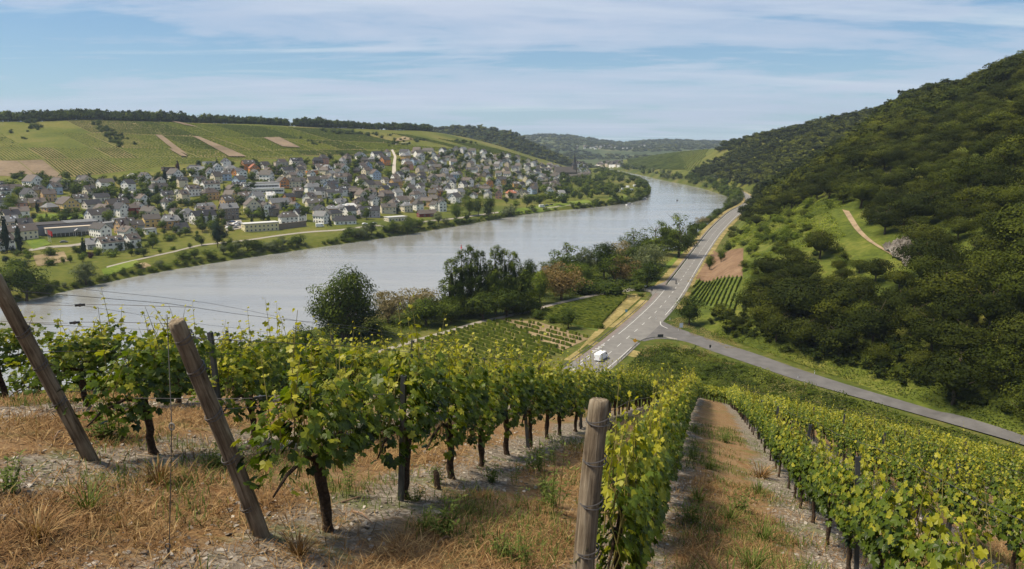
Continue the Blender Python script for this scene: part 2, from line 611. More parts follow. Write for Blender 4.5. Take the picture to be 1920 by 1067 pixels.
M['plain'] = groundmat('plain_ground', (0.040, 0.055, 0.010), (0.070, 0.085, 0.014), (0.145, 0.125, 0.040), 0.03, 0.5)
M['meadow'] = groundmat('meadow', (0.055, 0.070, 0.010), (0.095, 0.105, 0.015), (0.160, 0.135, 0.040), 0.012, 0.3)
M['wood_floor'] = groundmat('wood_floor', (0.018, 0.028, 0.008), (0.035, 0.048, 0.012), (0.07, 0.075, 0.02), 0.05, 0.6)
M['far_hill'] = groundmat('far_hill', (0.030, 0.042, 0.015), (0.060, 0.078, 0.026), (0.140, 0.130, 0.055), 0.0035, 0.02, 0.8, 8)
M['far_wood'] = groundmat('far_wood', (0.016, 0.026, 0.009), (0.028, 0.042, 0.013), (0.045, 0.058, 0.018), 0.01, 0.09, 1.0, 6)
M['scrub'] = groundmat('scrub', (0.045, 0.062, 0.010), (0.085, 0.105, 0.015), (0.16, 0.155, 0.035), 0.04, 0.5)

# foreground soil: straw litter between the rows, slate chips under the vines
def soilmat():
    m, N = newmat('vineyard_soil')
    g = N.n('ShaderNodeNewGeometry')
    pos = g.outputs['Position']
    sp = N.n('ShaderNodeSeparateXYZ', inp={0: pos})
    q = N.math('ADD', N.math('MULTIPLY', sp.outputs[0], float(RN[0])), N.math('MULTIPLY', sp.outputs[1], float(RN[1])))
    wob = N.noise(pos, 0.7, 3, 0.5)
    u = N.math('DIVIDE', N.math('SUBTRACT', N.math('ADD', q, N.math('MULTIPLY', N.math('SUBTRACT', wob, 0.5), 0.7)), Q0), QS)
    fr = N.math('ABSOLUTE', N.math('SUBTRACT', N.math('FRACT', N.math('ADD', u, 0.5)), 0.5))   # 0 on a row, .5 between rows
    big = N.noise(pos, 0.9, 4, 0.6)
    mid = N.noise(pos, 5.0, 5, 0.65)
    fine = N.noise(pos, 34.0, 6, 0.7)
    vor = N.n('ShaderNodeTexVoronoi', inp={'Vector': pos, 'Scale': 26.0})
    vor.feature = 'F1'
    chips = N.ramp(N.mix(0.45, vor.outputs['Color'], fine), [(0.25, (0.10, 0.085, 0.065)), (0.5, (0.19, 0.155, 0.12)), (0.75, (0.34, 0.295, 0.24))])
    straw = N.ramp(fine, [(0.3, (0.052, 0.029, 0.014)), (0.48, (0.165, 0.082, 0.034)), (0.66, (0.32, 0.195, 0.085))])
    straw2 = N.mix(N.ramp(mid, [(0.35, 0.0), (0.65, 0.7)]), straw, N.mix(fine, (0.12, 0.08, 0.045), (0.40, 0.30, 0.17)))
    green = N.mix(fine, (0.05, 0.075, 0.015), (0.15, 0.17, 0.04))
    mk = N.ramp(N.math('ADD', fr, N.math('MULTIPLY', N.math('SUBTRACT', big, 0.5), 0.55)), [(0.13, 1.0), (0.24, 0.0)])
    c = N.mix(mk, straw2, chips)
    gm = N.ramp(N.noise(pos, 1.7, 5, 0.6), [(0.54, 0.0), (0.64, 0.55)])
    c = N.mix(gm, c, green)
    # beyond the vineyard the slope is green scrub
    D = N.math('ADD', N.math('MULTIPLY', sp.outputs[0], 0.63), N.math('MULTIPLY', sp.outputs[1], 0.78))
    far = N.ramp(N.math('DIVIDE', N.math('SUBTRACT', D, 58), 8, clamp=True), [(0, 0.0), (1, 1.0)])
    fg = N.ramp(N.noise(pos, 0.12, 5, 0.6), [(0.35, (0.035, 0.055, 0.012)), (0.55, (0.075, 0.10, 0.02)), (0.7, (0.14, 0.14, 0.04))])
    c = N.mix(far, c, fg)
    h = N.math('ADD', N.math('MULTIPLY', fine, 0.5), N.math('MULTIPLY', mid, 0.5))
    bp = N.n('ShaderNodeBump', inp={'Height': h, 'Strength': 0.9, 'Distance': 0.035})
    bs = N.n('ShaderNodeBsdfPrincipled', inp={'Base Color': c, 'Roughness': 0.95, 'Specular IOR Level': 0.1, 'Normal': bp.outputs[0]})
    o = N.n('ShaderNodeOutputMaterial'); N.l(bs.outputs[0], o.inputs[0])
    return m


M['soil'] = soilmat()

terrain('hillside', HILL, M['soil'])
terrain('flood_plain', RB, M['plain'])
terrain('left_bank_ground', LB, M['meadow'])
terrain('wooded_hill_ground', HA, M['scrub'])
terrain('river_bend_hill_ground', HB, M['meadow'])
terrain('middle_hills', HC, M['far_wood'])
terrain('distant_hills', HD, M['far_hill'])
gs = np.array([[[x, y, -4.5 if y < 2350 else 1.0] for x in np.linspace(-24000, 24000, 25)] for y in list(np.linspace(-9000, 2300, 12)) + [2360, 3000, 6000, 12000, 24000, 40000]])
terrain('ground', gs, M['far_hill'], walk=False)

TV = np.concatenate([t[0] for t in TERR]); off = 0; TF = []
for V_, F_ in TERR:
    TF.append(F_ + off); off += len(V_)
TF = np.concatenate(TF)
BVH = BVHTree.FromPolygons([tuple(v) for v in TV.tolist()], TF.tolist())


def zat(x, y):
    """height of the ground straight below a high point"""
    h = BVH.ray_cast(Vector((float(x), float(y), 600.0)), Vector((0, 0, -1)))
    return h[0].z if h[0] is not None else 0.0


def at(px, py):
    """where the line of sight of a photo pixel meets the land"""
    r = ray(px, py)
    h = BVH.ray_cast(Vector((0, 0, CAM_Z)) + Vector(r) * 60, Vector(r).normalized())
    if h[0] is None:
        return None
    return np.array(h[0])


# river -------------------------------------------------------------------
m, N = newmat('river_water')
g = N.n('ShaderNodeNewGeometry')
mpw = N.n('ShaderNodeMapping', inp={0: g.outputs['Position']})
mpw.inputs['Rotation'].default_value = (0, 0, math.radians(35))
mpw.inputs['Scale'].default_value = (0.5, 1.0, 1.0)
w1 = N.noise(mpw.outputs[0], 0.42, 4, 0.6, 0.3)
w2 = N.noise(mpw.outputs[0], 1.6, 3, 0.6, 0.2)
mpf = N.n('ShaderNodeMapping', inp={0: g.outputs['Position']})
mpf.inputs['Rotation'].default_value = (0, 0, math.radians(-52))
mpf.inputs['Scale'].default_value = (0.18, 1.0, 1.0)
w3 = N.noise(mpf.outputs[0], 0.045, 5, 0.6, 0.8)
hh = N.math('ADD', N.math('MULTIPLY', w1, 0.8), N.math('MULTIPLY', w2, 0.25))
bp = N.n('ShaderNodeBump', inp={'Height': hh, 'Strength': 0.5, 'Distance': 0.27})
wc = N.ramp(w3, [(0.35, (0.225, 0.222, 0.208)), (0.65, (0.28, 0.275, 0.255))])
bs = N.n('ShaderNodeBsdfPrincipled', inp={'Base Color': wc, 'Roughness': N.ramp(w3, [(0.42, 0.05), (0.6, 0.17)]), 'IOR': 1.33, 'Specular IOR Level': 0.9, 'Normal': bp.outputs[0]})
o = N.n('ShaderNodeOutputMaterial'); N.l(bs.outputs[0], o.inputs[0])
M['water'] = m
wv = np.array([[[x, y, 0.0] for x in np.linspace(-900, 420, 12)] for y in np.linspace(-150, 2340, 20)])
r_, c_ = wv.shape[:2]
wo_ = add('river', make_mesh('river', wv.reshape(-1, 3), upfix(wv.reshape(-1, 3), gridfaces(r_, c_)), m, smooth=True))
wo_['kind'] = 'structure'
# ------------------------------------------------------------------ leaves and crowns (numpy)
def rand_dirs(n, rng):
    v = rng.normal(size=(n, 3))
    return v / np.linalg.norm(v, axis=1)[:, None]


def quads(cen, nrm, size, rng, aspect=0.75):
    """one rhombic leaf clump per centre, facing nrm"""
    n = len(cen)
    t = np.cross(nrm, rand_dirs(n, rng)); t /= (np.linalg.norm(t, axis=1)[:, None] + 1e-9)
    b = np.cross(nrm, t)
    s = np.asarray(size).reshape(-1, 1) * np.ones((n, 1))
    V = np.stack([cen + t * s, cen + b * s * aspect, cen - t * s, cen - b * s * aspect], 1)
    return V.reshape(-1, 3), np.arange(4 * n).reshape(-1, 4)


def crown_arrays(kind, seed, nclump, nleaf, leaf):
    """unit crown: height about 1, base at z=0; returns V, F, tint"""
    rng = np.random.default_rng(seed)
    cs = []; rs = []
    for i in range(nclump):
        d = rand_dirs(1, rng)[0]
        if kind == 'broad':
            c = np.array([d[0] * .40, d[1] * .40, .55 + d[2] * .32]) * 1.0
            c[:2] *= rng.uniform(.3, 1.0); r = rng.uniform(.11, .19)
        elif kind == 'dome':
            e = abs(d[2]) ** .8
            c = np.array([d[0] * .36, d[1] * .36, .45 + e * .34]); r = rng.uniform(.13, .22)
        elif kind == 'open':
            c = np.array([d[0] * .40, d[1] * .40, .60 + d[2] * .36]) * rng.uniform(.5, 1.0); r = rng.uniform(.075, .135)
        elif kind == 'column':
            z = rng.uniform(.06, .97); ww = .15 * (1 - abs(z - .42) ** 2 * 2.3)
            a = rng.uniform(0, 6.28); c = np.array([math.cos(a) * ww, math.sin(a) * ww, z]) ; r = rng.uniform(.05, .09) * (1.25 - z * .6)
        elif kind == 'conifer':
            z = rng.uniform(.06, 1.0); ww = .27 * (1 - z) ** .85 * rng.uniform(.5, 1.0)
            a = rng.uniform(0, 6.28); c = np.array([math.cos(a) * ww, math.sin(a) * ww, z - ww * .25]); r = .035 + .06 * (1 - z)
        elif kind == 'bush':
            c = np.array([d[0] * .5, d[1] * .5, .36 + d[2] * .34]) * 1.0; c[:2] *= rng.uniform(.5, 1.0); r = rng.uniform(.14, .24)
        elif kind == 'willow':
            c = np.array([d[0] * .46, d[1] * .46, .52 + d[2] * .34]); c[:2] *= rng.uniform(.5, 1); r = rng.uniform(.10, .17)
        cs.append(c); rs.append(r)
    cs = np.array(cs); rs = np.array(rs)
    pick = rng.choice(nclump, nleaf, p=(rs ** 2) / (rs ** 2).sum())
    d = rand_dirs(nleaf, rng)
    d[:, 2] = np.where(rng.random(nleaf) < .45, np.abs(d[:, 2]), d[:, 2])
    rad = rs[pick][:, None] * (rng.uniform(.55, 1.12, (nleaf, 1)))
    P_ = cs[pick] + d * rad * np.array([1.05, 1.05, .85])
    cc = cs.mean(0)
    outw = P_ - cc; outw /= (np.linalg.norm(outw, axis=1)[:, None] + 1e-9)
    nr_ = d * .8 + outw * .8 + rand_dirs(nleaf, rng) * .40 + np.array([0, 0, .1])
    if kind == 'dome': nr_ = d * .55 + outw * 1.15 + rand_dirs(nleaf, rng) * .55
    if kind == 'willow':
        nr_ = d * .5 + rand_dirs(nleaf, rng) * .6
    nr_ /= np.linalg.norm(nr_, axis=1)[:, None]
    P_[:, 2] = np.maximum(P_[:, 2], .01)
    V, F = quads(P_, nr_, leaf * rng.uniform(.6, 1.3, nleaf), rng)
    tc_ = rng.uniform(.25, .72, nclump)
    tint = np.clip(tc_[pick] * (.6 if kind == 'dome' else 1) + (.2 if kind == 'dome' else 0) + rng.normal(0, .09 if kind != 'dome' else .06, nleaf), 0, 1)
    return V, F, tint


def core_arrays(kind, seed):
    """a lumpy leafy inner body so that little sky shows through the middle of the dense kinds"""
    rng = np.random.default_rng(seed)
    n, m_ = 9, 7
    V = []
    for j in range(m_ + 1):
        for i in range(n):
            a = 6.283 * i / n; e = -math.pi / 2 + math.pi * j / m_
            k = rng.uniform(.8, 1.1)
            if kind == 'column': R, zc, h = .05, .42, .34
            elif kind == 'bush': R, zc, h = .28, .32, .26
            elif kind == 'conifer': R, zc, h = .11, .42, .38
            else: R, zc, h = .21, .50, .20
            V.append((math.cos(a) * math.cos(e) * R * k, math.sin(a) * math.cos(e) * R * k, zc + math.sin(e) * h * k))
    F = []
    for j in range(m_):
        for i in range(n):
            F.append((j * n + i, j * n + (i + 1) % n, (j + 1) * n + (i + 1) % n, (j + 1) * n + i))
    return np.array(V), np.array(F), rng.uniform(.2, .5, len(F))


def join(parts):
    V, F, T = [], [], []; n = 0
    for v, f, t in parts:
        V.append(v); F.append(f + n); T.append(t); n += len(v)
    return np.concatenate(V), np.concatenate(F), np.concatenate(T)


_CM = {}


def crown_mesh(kind, mat, seed, nclump, nleaf, leaf, core=True):
    key = (kind, mat, seed, nclump, nleaf, leaf)
    if key not in _CM:
        parts = [crown_arrays(kind, seed, nclump, nleaf, leaf)]
        if core and kind not in ('open',):
            parts.append(core_arrays(kind, seed))
        V, F, T = join(parts)
        _CM[key] = make_mesh('crown', V, F, M[mat], tint=T)
    return _CM[key]


_TM = {}


def trunk_mesh(kind, seed):
    """unit tree trunk with limbs; height to about .8"""
    key = (kind, seed)
    if key in _TM: return _TM[key]
    rnd = random.Random(seed * 31 + 5)
    b = MB()
    st = random.getstate(); random.seed(seed)
    r0 = {'column': .022, 'conifer': .022, 'bush': .02, 'open': .026}.get(kind, .030)
    top = {'bush': .45, 'broad': .6, 'willow': .55, 'open': .85}.get(kind, .9)
    pts = []; n = 6
    x = y = 0
    for i in range(n + 1):
        pts.append((x, y, top * i / n - .03)); x += rnd.uniform(-.012, .012); y += rnd.uniform(-.012, .012)
    b.tube(pts, [r0 * (1.25 if i == 0 else 1) * (1 - .8 * i / n) for i in range(n + 1)], 7)
    if kind not in ('conifer',):
        for k in range(9 if kind in ('open', 'willow') else 6):
            i = rnd.randint(2, n - 1); p = Vector(pts[i]); a = rnd.uniform(0, 6.28)
            L = rnd.uniform(.2, .36) * (.3 if kind == 'column' else 1)
            q1 = p + Vector((math.cos(a) * L * .45, math.sin(a) * L * .45, L * .5))
            q2 = q1 + Vector((math.cos(a + .4) * L * .5, math.sin(a + .4) * L * .5, L * .45))
            rr = r0 * (1 - .75 * i / n) * .6
            b.tube([p, q1, q2], [rr, rr * .6, rr * .2], 5)
    me = b.mesh('trunk', M['bark'], True)
    random.setstate(st)
    _TM[key] = me
    return me


def tree(name, label, cat, loc, h, wd, kind, mat, seed, detail=1, group=None, sink=0.3):
    """a tree: crown and trunk as children of one empty; wd = crown width / height against the unit crown"""
    nc, nl, lf = {0: (16, 300, .055), 1: (26, 1100, .030), 2: (40, 3400, .0185), 3: (64, 9000, .0155)}[detail]
    if kind == 'open' or kind == 'willow': nc = int(nc * 1.5)
    if kind == 'column': lf *= .62; nl = int(nl * 2.0); nc = int(nc * 1.9)
    if kind == 'conifer': lf *= .7
    t = thing(name, label, cat, (loc[0], loc[1], loc[2] - sink), random.uniform(0, 6.28), group, (h * wd, h * wd, h))
    cr = add('crown', crown_mesh(kind, mat, seed, nc, nl, lf, detail < 3), t)
    if detail > 0 or kind in ('open',):
        add('trunk', trunk_mesh(kind, seed), t)
    return t


# placement on the land from a photo pixel of the foot of a thing
def foot(px, py, z=None):
    p = G(px, py, z) if z is not None else at(px, py)
    return p


def depth_of(p):
    return p[1] * CP - (p[2] - CAM_Z) * SP


USED = []


# -- the trees along the near bank: (foot x, foot y, top y, width px, kind, material, label)
NEAR_TREES = [
    (645, 640, 504, 112, 'broad', 'leaf_dark', 'tall dark green lone tree rising from the near bank in front of the water'),
    (652, 632, 560, 118, 'broad', 'leaf_dark', 'dark leafy lower tree standing under the tall lone one at the water'),
    (568, 645, 600, 52, 'bush', 'leaf_dark', 'low dark round tree left of the tall lone tree by the water'),
    (728, 606, 545, 76, 'willow', 'leaf_buff', 'buff coloured gnarled tree with open branches between dark tree and poplars'),
    (785, 596, 534, 82, 'willow', 'leaf_buff', 'buff coloured spreading tree just left of the bright green bushy tree'),
    (800, 612, 556, 84, 'broad', 'leaf_mid', 'bright green bushy tree at the left foot of the poplar clump'),
    (845, 606, 560, 60, 'broad', 'leaf_dark', 'dark green bushy tree at the foot of the leftmost poplars'),
    (847, 596, 492, 46, 'column', 'leaf_mid', 'leftmost broad poplar of the tall clump above the farm track'),
    (866, 592, 478, 36, 'column', 'leaf_dark', 'second poplar from the left in the tall clump'),
    (884, 590, 470, 38, 'column', 'leaf_mid', 'tallest poplar of the left half of the clump'),
    (901, 592, 476, 30, 'column', 'leaf_dark', 'slim poplar with a gap of water on its right side'),
    (918, 588, 484, 34, 'willow', 'leaf_willow', 'pale green poplar set behind the others in the middle of the clump'),
    (930, 590, 472, 38, 'column', 'leaf_mid', 'tall poplar just right of the middle of the clump'),
    (948, 588, 476, 36, 'column', 'leaf_dark', 'poplar with two tips in the right half of the clump'),
    (964, 588, 480, 34, 'column', 'leaf_mid', 'poplar second from the right in the tall clump'),
    (981, 588, 508, 44, 'column', 'leaf_dark', 'shorter rightmost poplar of the clump'),
    (905, 600, 545, 70, 'broad', 'leaf_dark', 'dark undergrowth tree below the middle poplars'),
    (950, 594, 540, 76, 'broad', 'leaf_dark', 'dark undergrowth tree below the right hand poplars'),
    (988, 555, 480, 40, 'broad', 'leaf_dark', 'dark tree peeping over the right end of the poplar clump'),
    (1013, 570, 506, 46, 'broad', 'leaf_light', 'yellow green rounded tree in front of the rust coloured tree'),
    (1052, 562, 492, 96, 'willow', 'leaf_rust', 'large rust brown spreading tree above the farm track'),
    (1035, 540, 484, 60, 'willow', 'leaf_willow', 'pale grey green tree behind the large rust brown tree'),
    (1062, 520, 455, 64, 'open', 'leaf_mid', 'green tree with dark right half on the bank behind the rust tree'),
    (1100, 522, 462, 50, 'willow', 'leaf_willow', 'silvery green tree between two green ones on the bank'),
    (1133, 524, 455, 66, 'broad', 'leaf_dark', 'dark round tree on the bank left of the second rust tree'),
    (1098, 532, 490, 46, 'broad', 'leaf_light', 'light green low tree right of the large rust tree'),
    (1092, 552, 512, 60, 'bush', 'leaf_dark', 'dark bushy tree right of the large rust tree trunk'),
    (1122, 548, 512, 66, 'bush', 'leaf_dark', 'dark bushy tree behind the broad bush at the track end'),
    (1148, 556, 516, 76, 'bush', 'leaf_dark', 'broad dark green bush at the road end of the farm track'),
    (1168, 530, 478, 60, 'willow', 'leaf_rust', 'smaller rust brown tree beside the pale topped tree near the road'),
    (1162, 505, 450, 50, 'willow', 'leaf_buff', 'buff green tree between the bank trees near the road'),
    (1215, 524, 458, 66, 'willow', 'leaf_willow', 'pale topped round tree by the grass next to the road'),
    (1212, 540, 486, 68, 'broad', 'leaf_dark', 'very dark round tree in front of the pale topped one near the road'),
    (1196, 546, 520, 34, 'bush', 'leaf_mid', 'small bright bush below the very dark round tree'),
    (1188, 486, 428, 50, 'open', 'leaf_mid', 'open green tree at the water left of the two tall ones'),
    (1230, 478, 418, 58, 'open', 'leaf_dark', 'dark open tree at the water beside the tallest bank tree'),
    (1272, 482, 402, 66, 'open', 'leaf_mid', 'tall long trunked tree standing alone on the grass by the road'),
    (1298, 452, 418, 34, 'broad', 'leaf_dark', 'dark tree right behind the tall long trunked tree'),
    (1290, 462, 432, 34, 'bush', 'leaf_mid', 'olive green bush right of the long trunked tree'),
    (1316, 430, 404, 26, 'willow', 'leaf_buff', 'thin buff tree at the start of the roadside hedge'),
    (1066, 616, 576, 42, 'broad', 'leaf_mid', 'round green tree standing alone in the small field'),
    (1008, 598, 572, 36, 'bush', 'leaf_dark', 'dark bush beside the farm track at the field corner'),
    (1038, 604, 584, 36, 'bush', 'leaf_mid', 'low bush between the field corner bush and the lone round tree'),
    (1128, 616, 600, 18, 'bush', 'leaf_mid', 'small round bush near the guardrail at the field edge'),
    (1201, 556, 545, 16, 'bush', 'leaf_mid', 'small bush at the upper field corner near the junction'),
    (1004, 584, 552, 44, 'bush', 'leaf_mid', 'low green bush at the right foot of the poplar clump'),
    (1076, 541, 486, 52, 'broad', 'leaf_mid', 'mid green round tree behind the right half of the rust tree'),
    (1112, 548, 522, 44, 'bush', 'leaf_mid', 'mid green bush between the rust tree and the broad bush'),
    (1152, 530, 474, 54, 'broad', 'leaf_mid', 'mid green round tree in front of the buff green one near the road'),
    (1184, 508, 458, 48, 'broad', 'leaf_dark', 'dark round tree just left of the pale topped one near the road'),
    (1226, 500, 444, 54, 'broad', 'leaf_mid', 'mid green round tree behind the pale topped one at the grass'),
    (1252, 470, 424, 44, 'broad', 'leaf_dark', 'dark round tree left of the long trunked tree at the water'),
    (704, 626, 596, 44, 'bush', 'leaf_mid', 'low bush on the grass right of the tall lone tree'),
    (762, 612, 584, 50, 'bush', 'leaf_mid', 'low green bush between the two buff coloured trees'),
    (1292, 610, 553, 58, 'broad', 'leaf_dark', 'round dark tree at the right corner of the road junction'),
    (1330, 506, 478, 20, 'broad', 'leaf_mid', 'slim young tree at the left edge of the brown field'),
    (1352, 492, 466, 18, 'broad', 'leaf_mid', 'young tree on the brown bare field'),
    (1366, 470, 446, 24, 'bush', 'leaf_dark', 'dark bush above the brown field beside the road'),
]
for i, (fx, fy, ty, wpx, kd, mt, lab) in enumerate(NEAR_TREES):
    p = at(fx, fy)
    s = depth_of(p) / FPX
    h = (fy - ty) * s * 1.03
    full = {'broad': .98, 'open': .90, 'column': .36, 'conifer': .55, 'bush': 1.25, 'willow': 1.15}[kd]
    h *= 1.09 if kd == 'column' else 1.04; wd = (.98 if kd == 'column' else 1.18) * (wpx * s) / (h * full)
    big = (fy - ty) > 60
    tree('bank_tree' if kd != 'column' else 'poplar', lab, 'bush' if 'bush' in lab.split(' beside')[0] and 'bushy' not in lab else 'tree', p, h, wd, kd, mt,
         i % 7 + 1, 3 if (i < 2) else (2 if big or kd != 'bush' else 1), None)
    USED.append((p[0], p[1], 5))

# -- roadside hedge of trees between road and river, going away ----------------------------
def rnd_label(seq):
    return random.choice(seq)


HEDGE = []
for i in range(125):
    t = (i / 125.0)
    k = 8.05 + t * 9.85
    j = min(int(k * 6), len(RSf) - 2)
    s = RSf[j] * (1 - (k * 6 - int(k * 6))) + RSf[j + 1] * (k * 6 - int(k * 6))
    off_ = random.uniform(1.5, 6 if k < 12.6 else 22)
    x, y = s[0] + nr[j][0] * off_, s[1] + nr[j][1] * off_
    h = random.uniform(8, 13) * (1.15 if y > 760 else .8)
    nm = 'bank_tree'
    mt_h = random.choice(['leaf_dark', 'leaf_mid', 'leaf_mid', 'leaf_willow'])
    sec_h = ['beside the straight road', 'where the road bends', 'below the far wooded hill', 'below the far green slope', 'at the far end of the river'][min(4, int(t * 5))]
    tree(nm, {'leaf_dark': 'dark', 'leaf_mid': 'mid green', 'leaf_willow': 'pale green'}[mt_h] + ' riverside tree of the right bank belt ' + sec_h, 'tree', (x, y, zat(x, y)), h, random.uniform(.95, 1.3),
         random.choice(['broad', 'broad', 'bush', 'willow']), mt_h, random.randint(1, 7),
         1 if y < 900 else 0, 'riverside trees ' + sec_h)

# -- wooded hill: individual trees nearest the camera, the rest as one wood ------------------
CLEAR = [(1300, 520), (1352, 470), (1400, 425), (1440, 408), (1500, 396), (1560, 390), (1590, 402), (1650, 452), (1700, 484), (1640, 492), (1560, 500), (1480, 512), (1430, 545),
         (1395, 590), (1340, 585), (1296, 575)]
TRACKPX = [(1579, 394), (1590, 412), (1602, 430), (1618, 446), (1638, 460), (1662, 474), (1690, 490), (1716, 500)]
ROCK = [(1655, 462), (1690, 448), (1716, 462), (1722, 500), (1770, 520), (1750, 530), (1700, 508)]
OPEN2 = [(1405, 350), (1470, 335), (1530, 318), (1545, 322), (1470, 350), (1420, 372), (1400, 368)]


def scatter_on(grid, n, rng, rmin):
    """points spread over a lofted patch, thinned to a minimum distance"""
    V = grid
    a = V[:-1, :-1]; b = V[1:, :-1]; c = V[:-1, 1:]
    ar = np.linalg.norm(np.cross((b - a)[..., :3], (c - a)[..., :3]), axis=-1)
    pr = (ar / ar.sum()).ravel()
    idx = rng.choice(len(pr), n, p=pr)
    r_, c_ = np.unravel_index(idx, ar.shape)
    u, v = rng.random(n)[:, None], rng.random(n)[:, None]
    pts = (V[r_, c_] * (1 - u) + V[r_ + 1, c_] * u) * (1 - v) + (V[r_, c_ + 1] * (1 - u) + V[r_ + 1, c_ + 1] * u) * v
    cell = {}
    keep = []
    for i, p in enumerate(pts):
        k = (int(p[0] // rmin), int(p[1] // rmin))
        ok = True
        for dx in (-1, 0, 1):
            for dy in (-1, 0, 1):
                for q in cell.get((k[0] + dx, k[1] + dy), ()):
                    if (q[0] - p[0]) ** 2 + (q[1] - p[1]) ** 2 < rmin * rmin:
                        ok = False; break
        if ok:
            cell.setdefault(k, []).append(p); keep.append(i)
    return pts[keep]


def mass(name, label, cat, pts, hs, ws, kinds, mat, nleaf, leaf, ncl=12, var=6, sink=0.4, core=True, tshift=None):
    """many crowns as one mesh (a wood that reads as one mass)"""
    protos = []
    for k in range(var):
        kd = kinds[k % len(kinds)]
        pr = [crown_arrays(kd, 100 + k, ncl, nleaf, leaf)]
        if core: pr.append(core_arrays(kd, 100 + k))
        protos.append(join(pr))
    Vs, Fs, Ts = [], [], []; n = 0
    rng = np.random.default_rng(len(pts))
    for k in range(var):
        sel = np.arange(len(pts))[np.arange(len(pts)) % var == k]
        if not len(sel): continue
        v, f, t = protos[k]
        a = rng.uniform(0, 6.28, len(sel)); ca, sa = np.cos(a), np.sin(a)
        H = hs[sel]; Wd = H * ws[sel]
        x = v[None, :, 0] * Wd[:, None]; y = v[None, :, 1] * Wd[:, None]
        X = x * ca[:, None] - y * sa[:, None] + pts[sel, 0][:, None]
        Y = x * sa[:, None] + y * ca[:, None] + pts[sel, 1][:, None]
        Z = v[None, :, 2] * H[:, None] + pts[sel, 2][:, None] - sink
        Vs.append(np.stack([X, Y, Z], -1).reshape(-1, 3))
        Fs.append((f[None] + (np.arange(len(sel)) * len(v))[:, None, None]).reshape(-1, 4) + n)
        sh = rng.normal(0, .16, len(sel)) if tshift is None else tshift[sel]
        Ts.append(np.clip(t[None] + sh[:, None], 0, 1).ravel())
        n += len(sel) * len(v)
    o = add(name, make_mesh(name, np.concatenate(Vs), np.concatenate(Fs), M[mat], tint=np.concatenate(Ts)))
    return tag(o, label, cat, kind='stuff')


rng = np.random.default_rng(5)
pa = scatter_on(HA[2:-2], 90000, rng, 7.9)
pxa, pya = proj(pa)
jx = (vnoise(pa[:, 0] / 14, pa[:, 1] / 14, 91) - .5) * 70; jy = (vnoise(pa[:, 0] / 14, pa[:, 1] / 14, 92) - .5) * 50
keep = ~inpoly(pxa + jx, pya + jy, CLEAR) & (pa[:, 1] > 60) & (pxa < 2250) & ~inpoly(pxa, pya, [(1270, 500), (1400, 440), (1412, 530), (1384, 580), (1335, 597), (1326, 622), (1270, 650)]) & (pxa > 1285)
keep &= ~inpoly(pxa, pya, ROCK)
tp = np.array(TRACKPX)
for k in range(len(tp) - 1):
    for f in (0, .5):
        q = tp[k] * (1 - f) + tp[k + 1] * f
        keep &= ~((np.abs(pxa - q[0]) < 14) & (pya > q[1] - 3) & (pya < q[1] + 44))
keep &= ~((pya < 470) & (pxa < 1480) & (pya > 400) & (rng.random(len(pa)) < .5))
pa = pa[keep]; pxa, pya = proj(pa)
da = depth_of(pa.T)
front = np.argsort(da)
vis = front[(pxa[front] < 1960) & (pxa[front] > 1250)]
ind = set(vis[:265].tolist())
rest = np.array([i for i in range(len(pa)) if i not in ind])
hb = 7.5 + 6.5 * vnoise(pa[:, 0] / 26, pa[:, 1] / 26, 3) + rng.uniform(-2.2, 3.4, len(pa))
hb = np.clip(hb, 6, 18)
hb *= np.where((pxa > 1390) & (pxa < 1720) & (pya > 490) & (pya < 590), .68, 1.0)
hb *= np.clip((pxa - 1320) / 120, .45, 1) * np.where(pya > 600, 1, 1.0)
for n_, i in enumerate(sorted(ind, key=lambda j: da[j])):
    p = pa[i]
    edge = 'at the foot of the wooded slope above the side road' if n_ < 60 else 'on the lower wooded slope right of the junction'
    mt = random.choice(['leaf_wood', 'leaf_wood', 'leaf_wood', 'leaf_wood2'])
    kd_ = random.choice(['dome', 'dome', 'broad'])
    bx_ = int(np.clip((pxa[i] - 1280) // 110, 0, 5)); by_ = 'bottom' if pya[i] > 690 else ('lower' if pya[i] > 620 else ('middle' if pya[i] > 560 else 'upper'))
    where_ = ['behind the round junction tree', 'above the dry verge', 'above the side road bend', 'above the mid side road', 'above the side road\'s far stretch', 'near the right picture edge'][bx_]
    edge = 'wood\'s %s edge %s' % (by_, where_)
    tree('broadleaf_tree', ('tall ' if hb[i] > 12 else 'low ' if hb[i] < 8.5 else '') + ('dark' if mt == 'leaf_wood' else 'fresh green') + ' broadleaf tree, ' + edge, 'tree', p, hb[i] * 1.05, random.uniform(1.05, 1.45), kd_, mt,
         random.randint(1, 7), 2, 'broadleaf trees ' + edge, 0.6)
nearr = rest[da[rest] < 520]; farr = rest[da[rest] >= 520]
def tsh(p, k=40.0):
    return (vnoise(p[:, 0] / k, p[:, 1] / k, 17) - .5) * .45 + (vnoise(p[:, 0] * 7.3, p[:, 1] * 7.1, 27) - .5) * .55
pe = scatter_on(HA[1:7], 16000, rng, 3.4)
qx_, qy_ = proj(pe)
ke = (qx_ > 1326) & (qx_ < 2100) & ~inpoly(qx_, qy_, [(1270, 440), (1412, 440), (1425, 530), (1384, 590), (1335, 600), (1330, 622), (1270, 650)]) & (qy_ > 560) & (qy_ < np.interp(qx_, [1320, 1450, 1600, 1750, 1900], [618, 656, 700, 744, 792]))
pe = pe[ke]
mass('wood_edge_shrubs', 'dense shrubs and saplings along the lower edge of the wood above the side road', 'shrubs', pe, rng.uniform(2.2, 6.0, len(pe)), rng.uniform(1.0, 1.5, len(pe)), ['bush', 'broad'], 'leaf_wood2', 330, .052, 14, tshift=tsh(pe) - .12)
sp_ = vnoise(pa[:, 0] / 22, pa[:, 1] / 22, 55) + rng.normal(0, .12, len(pa)) > .60
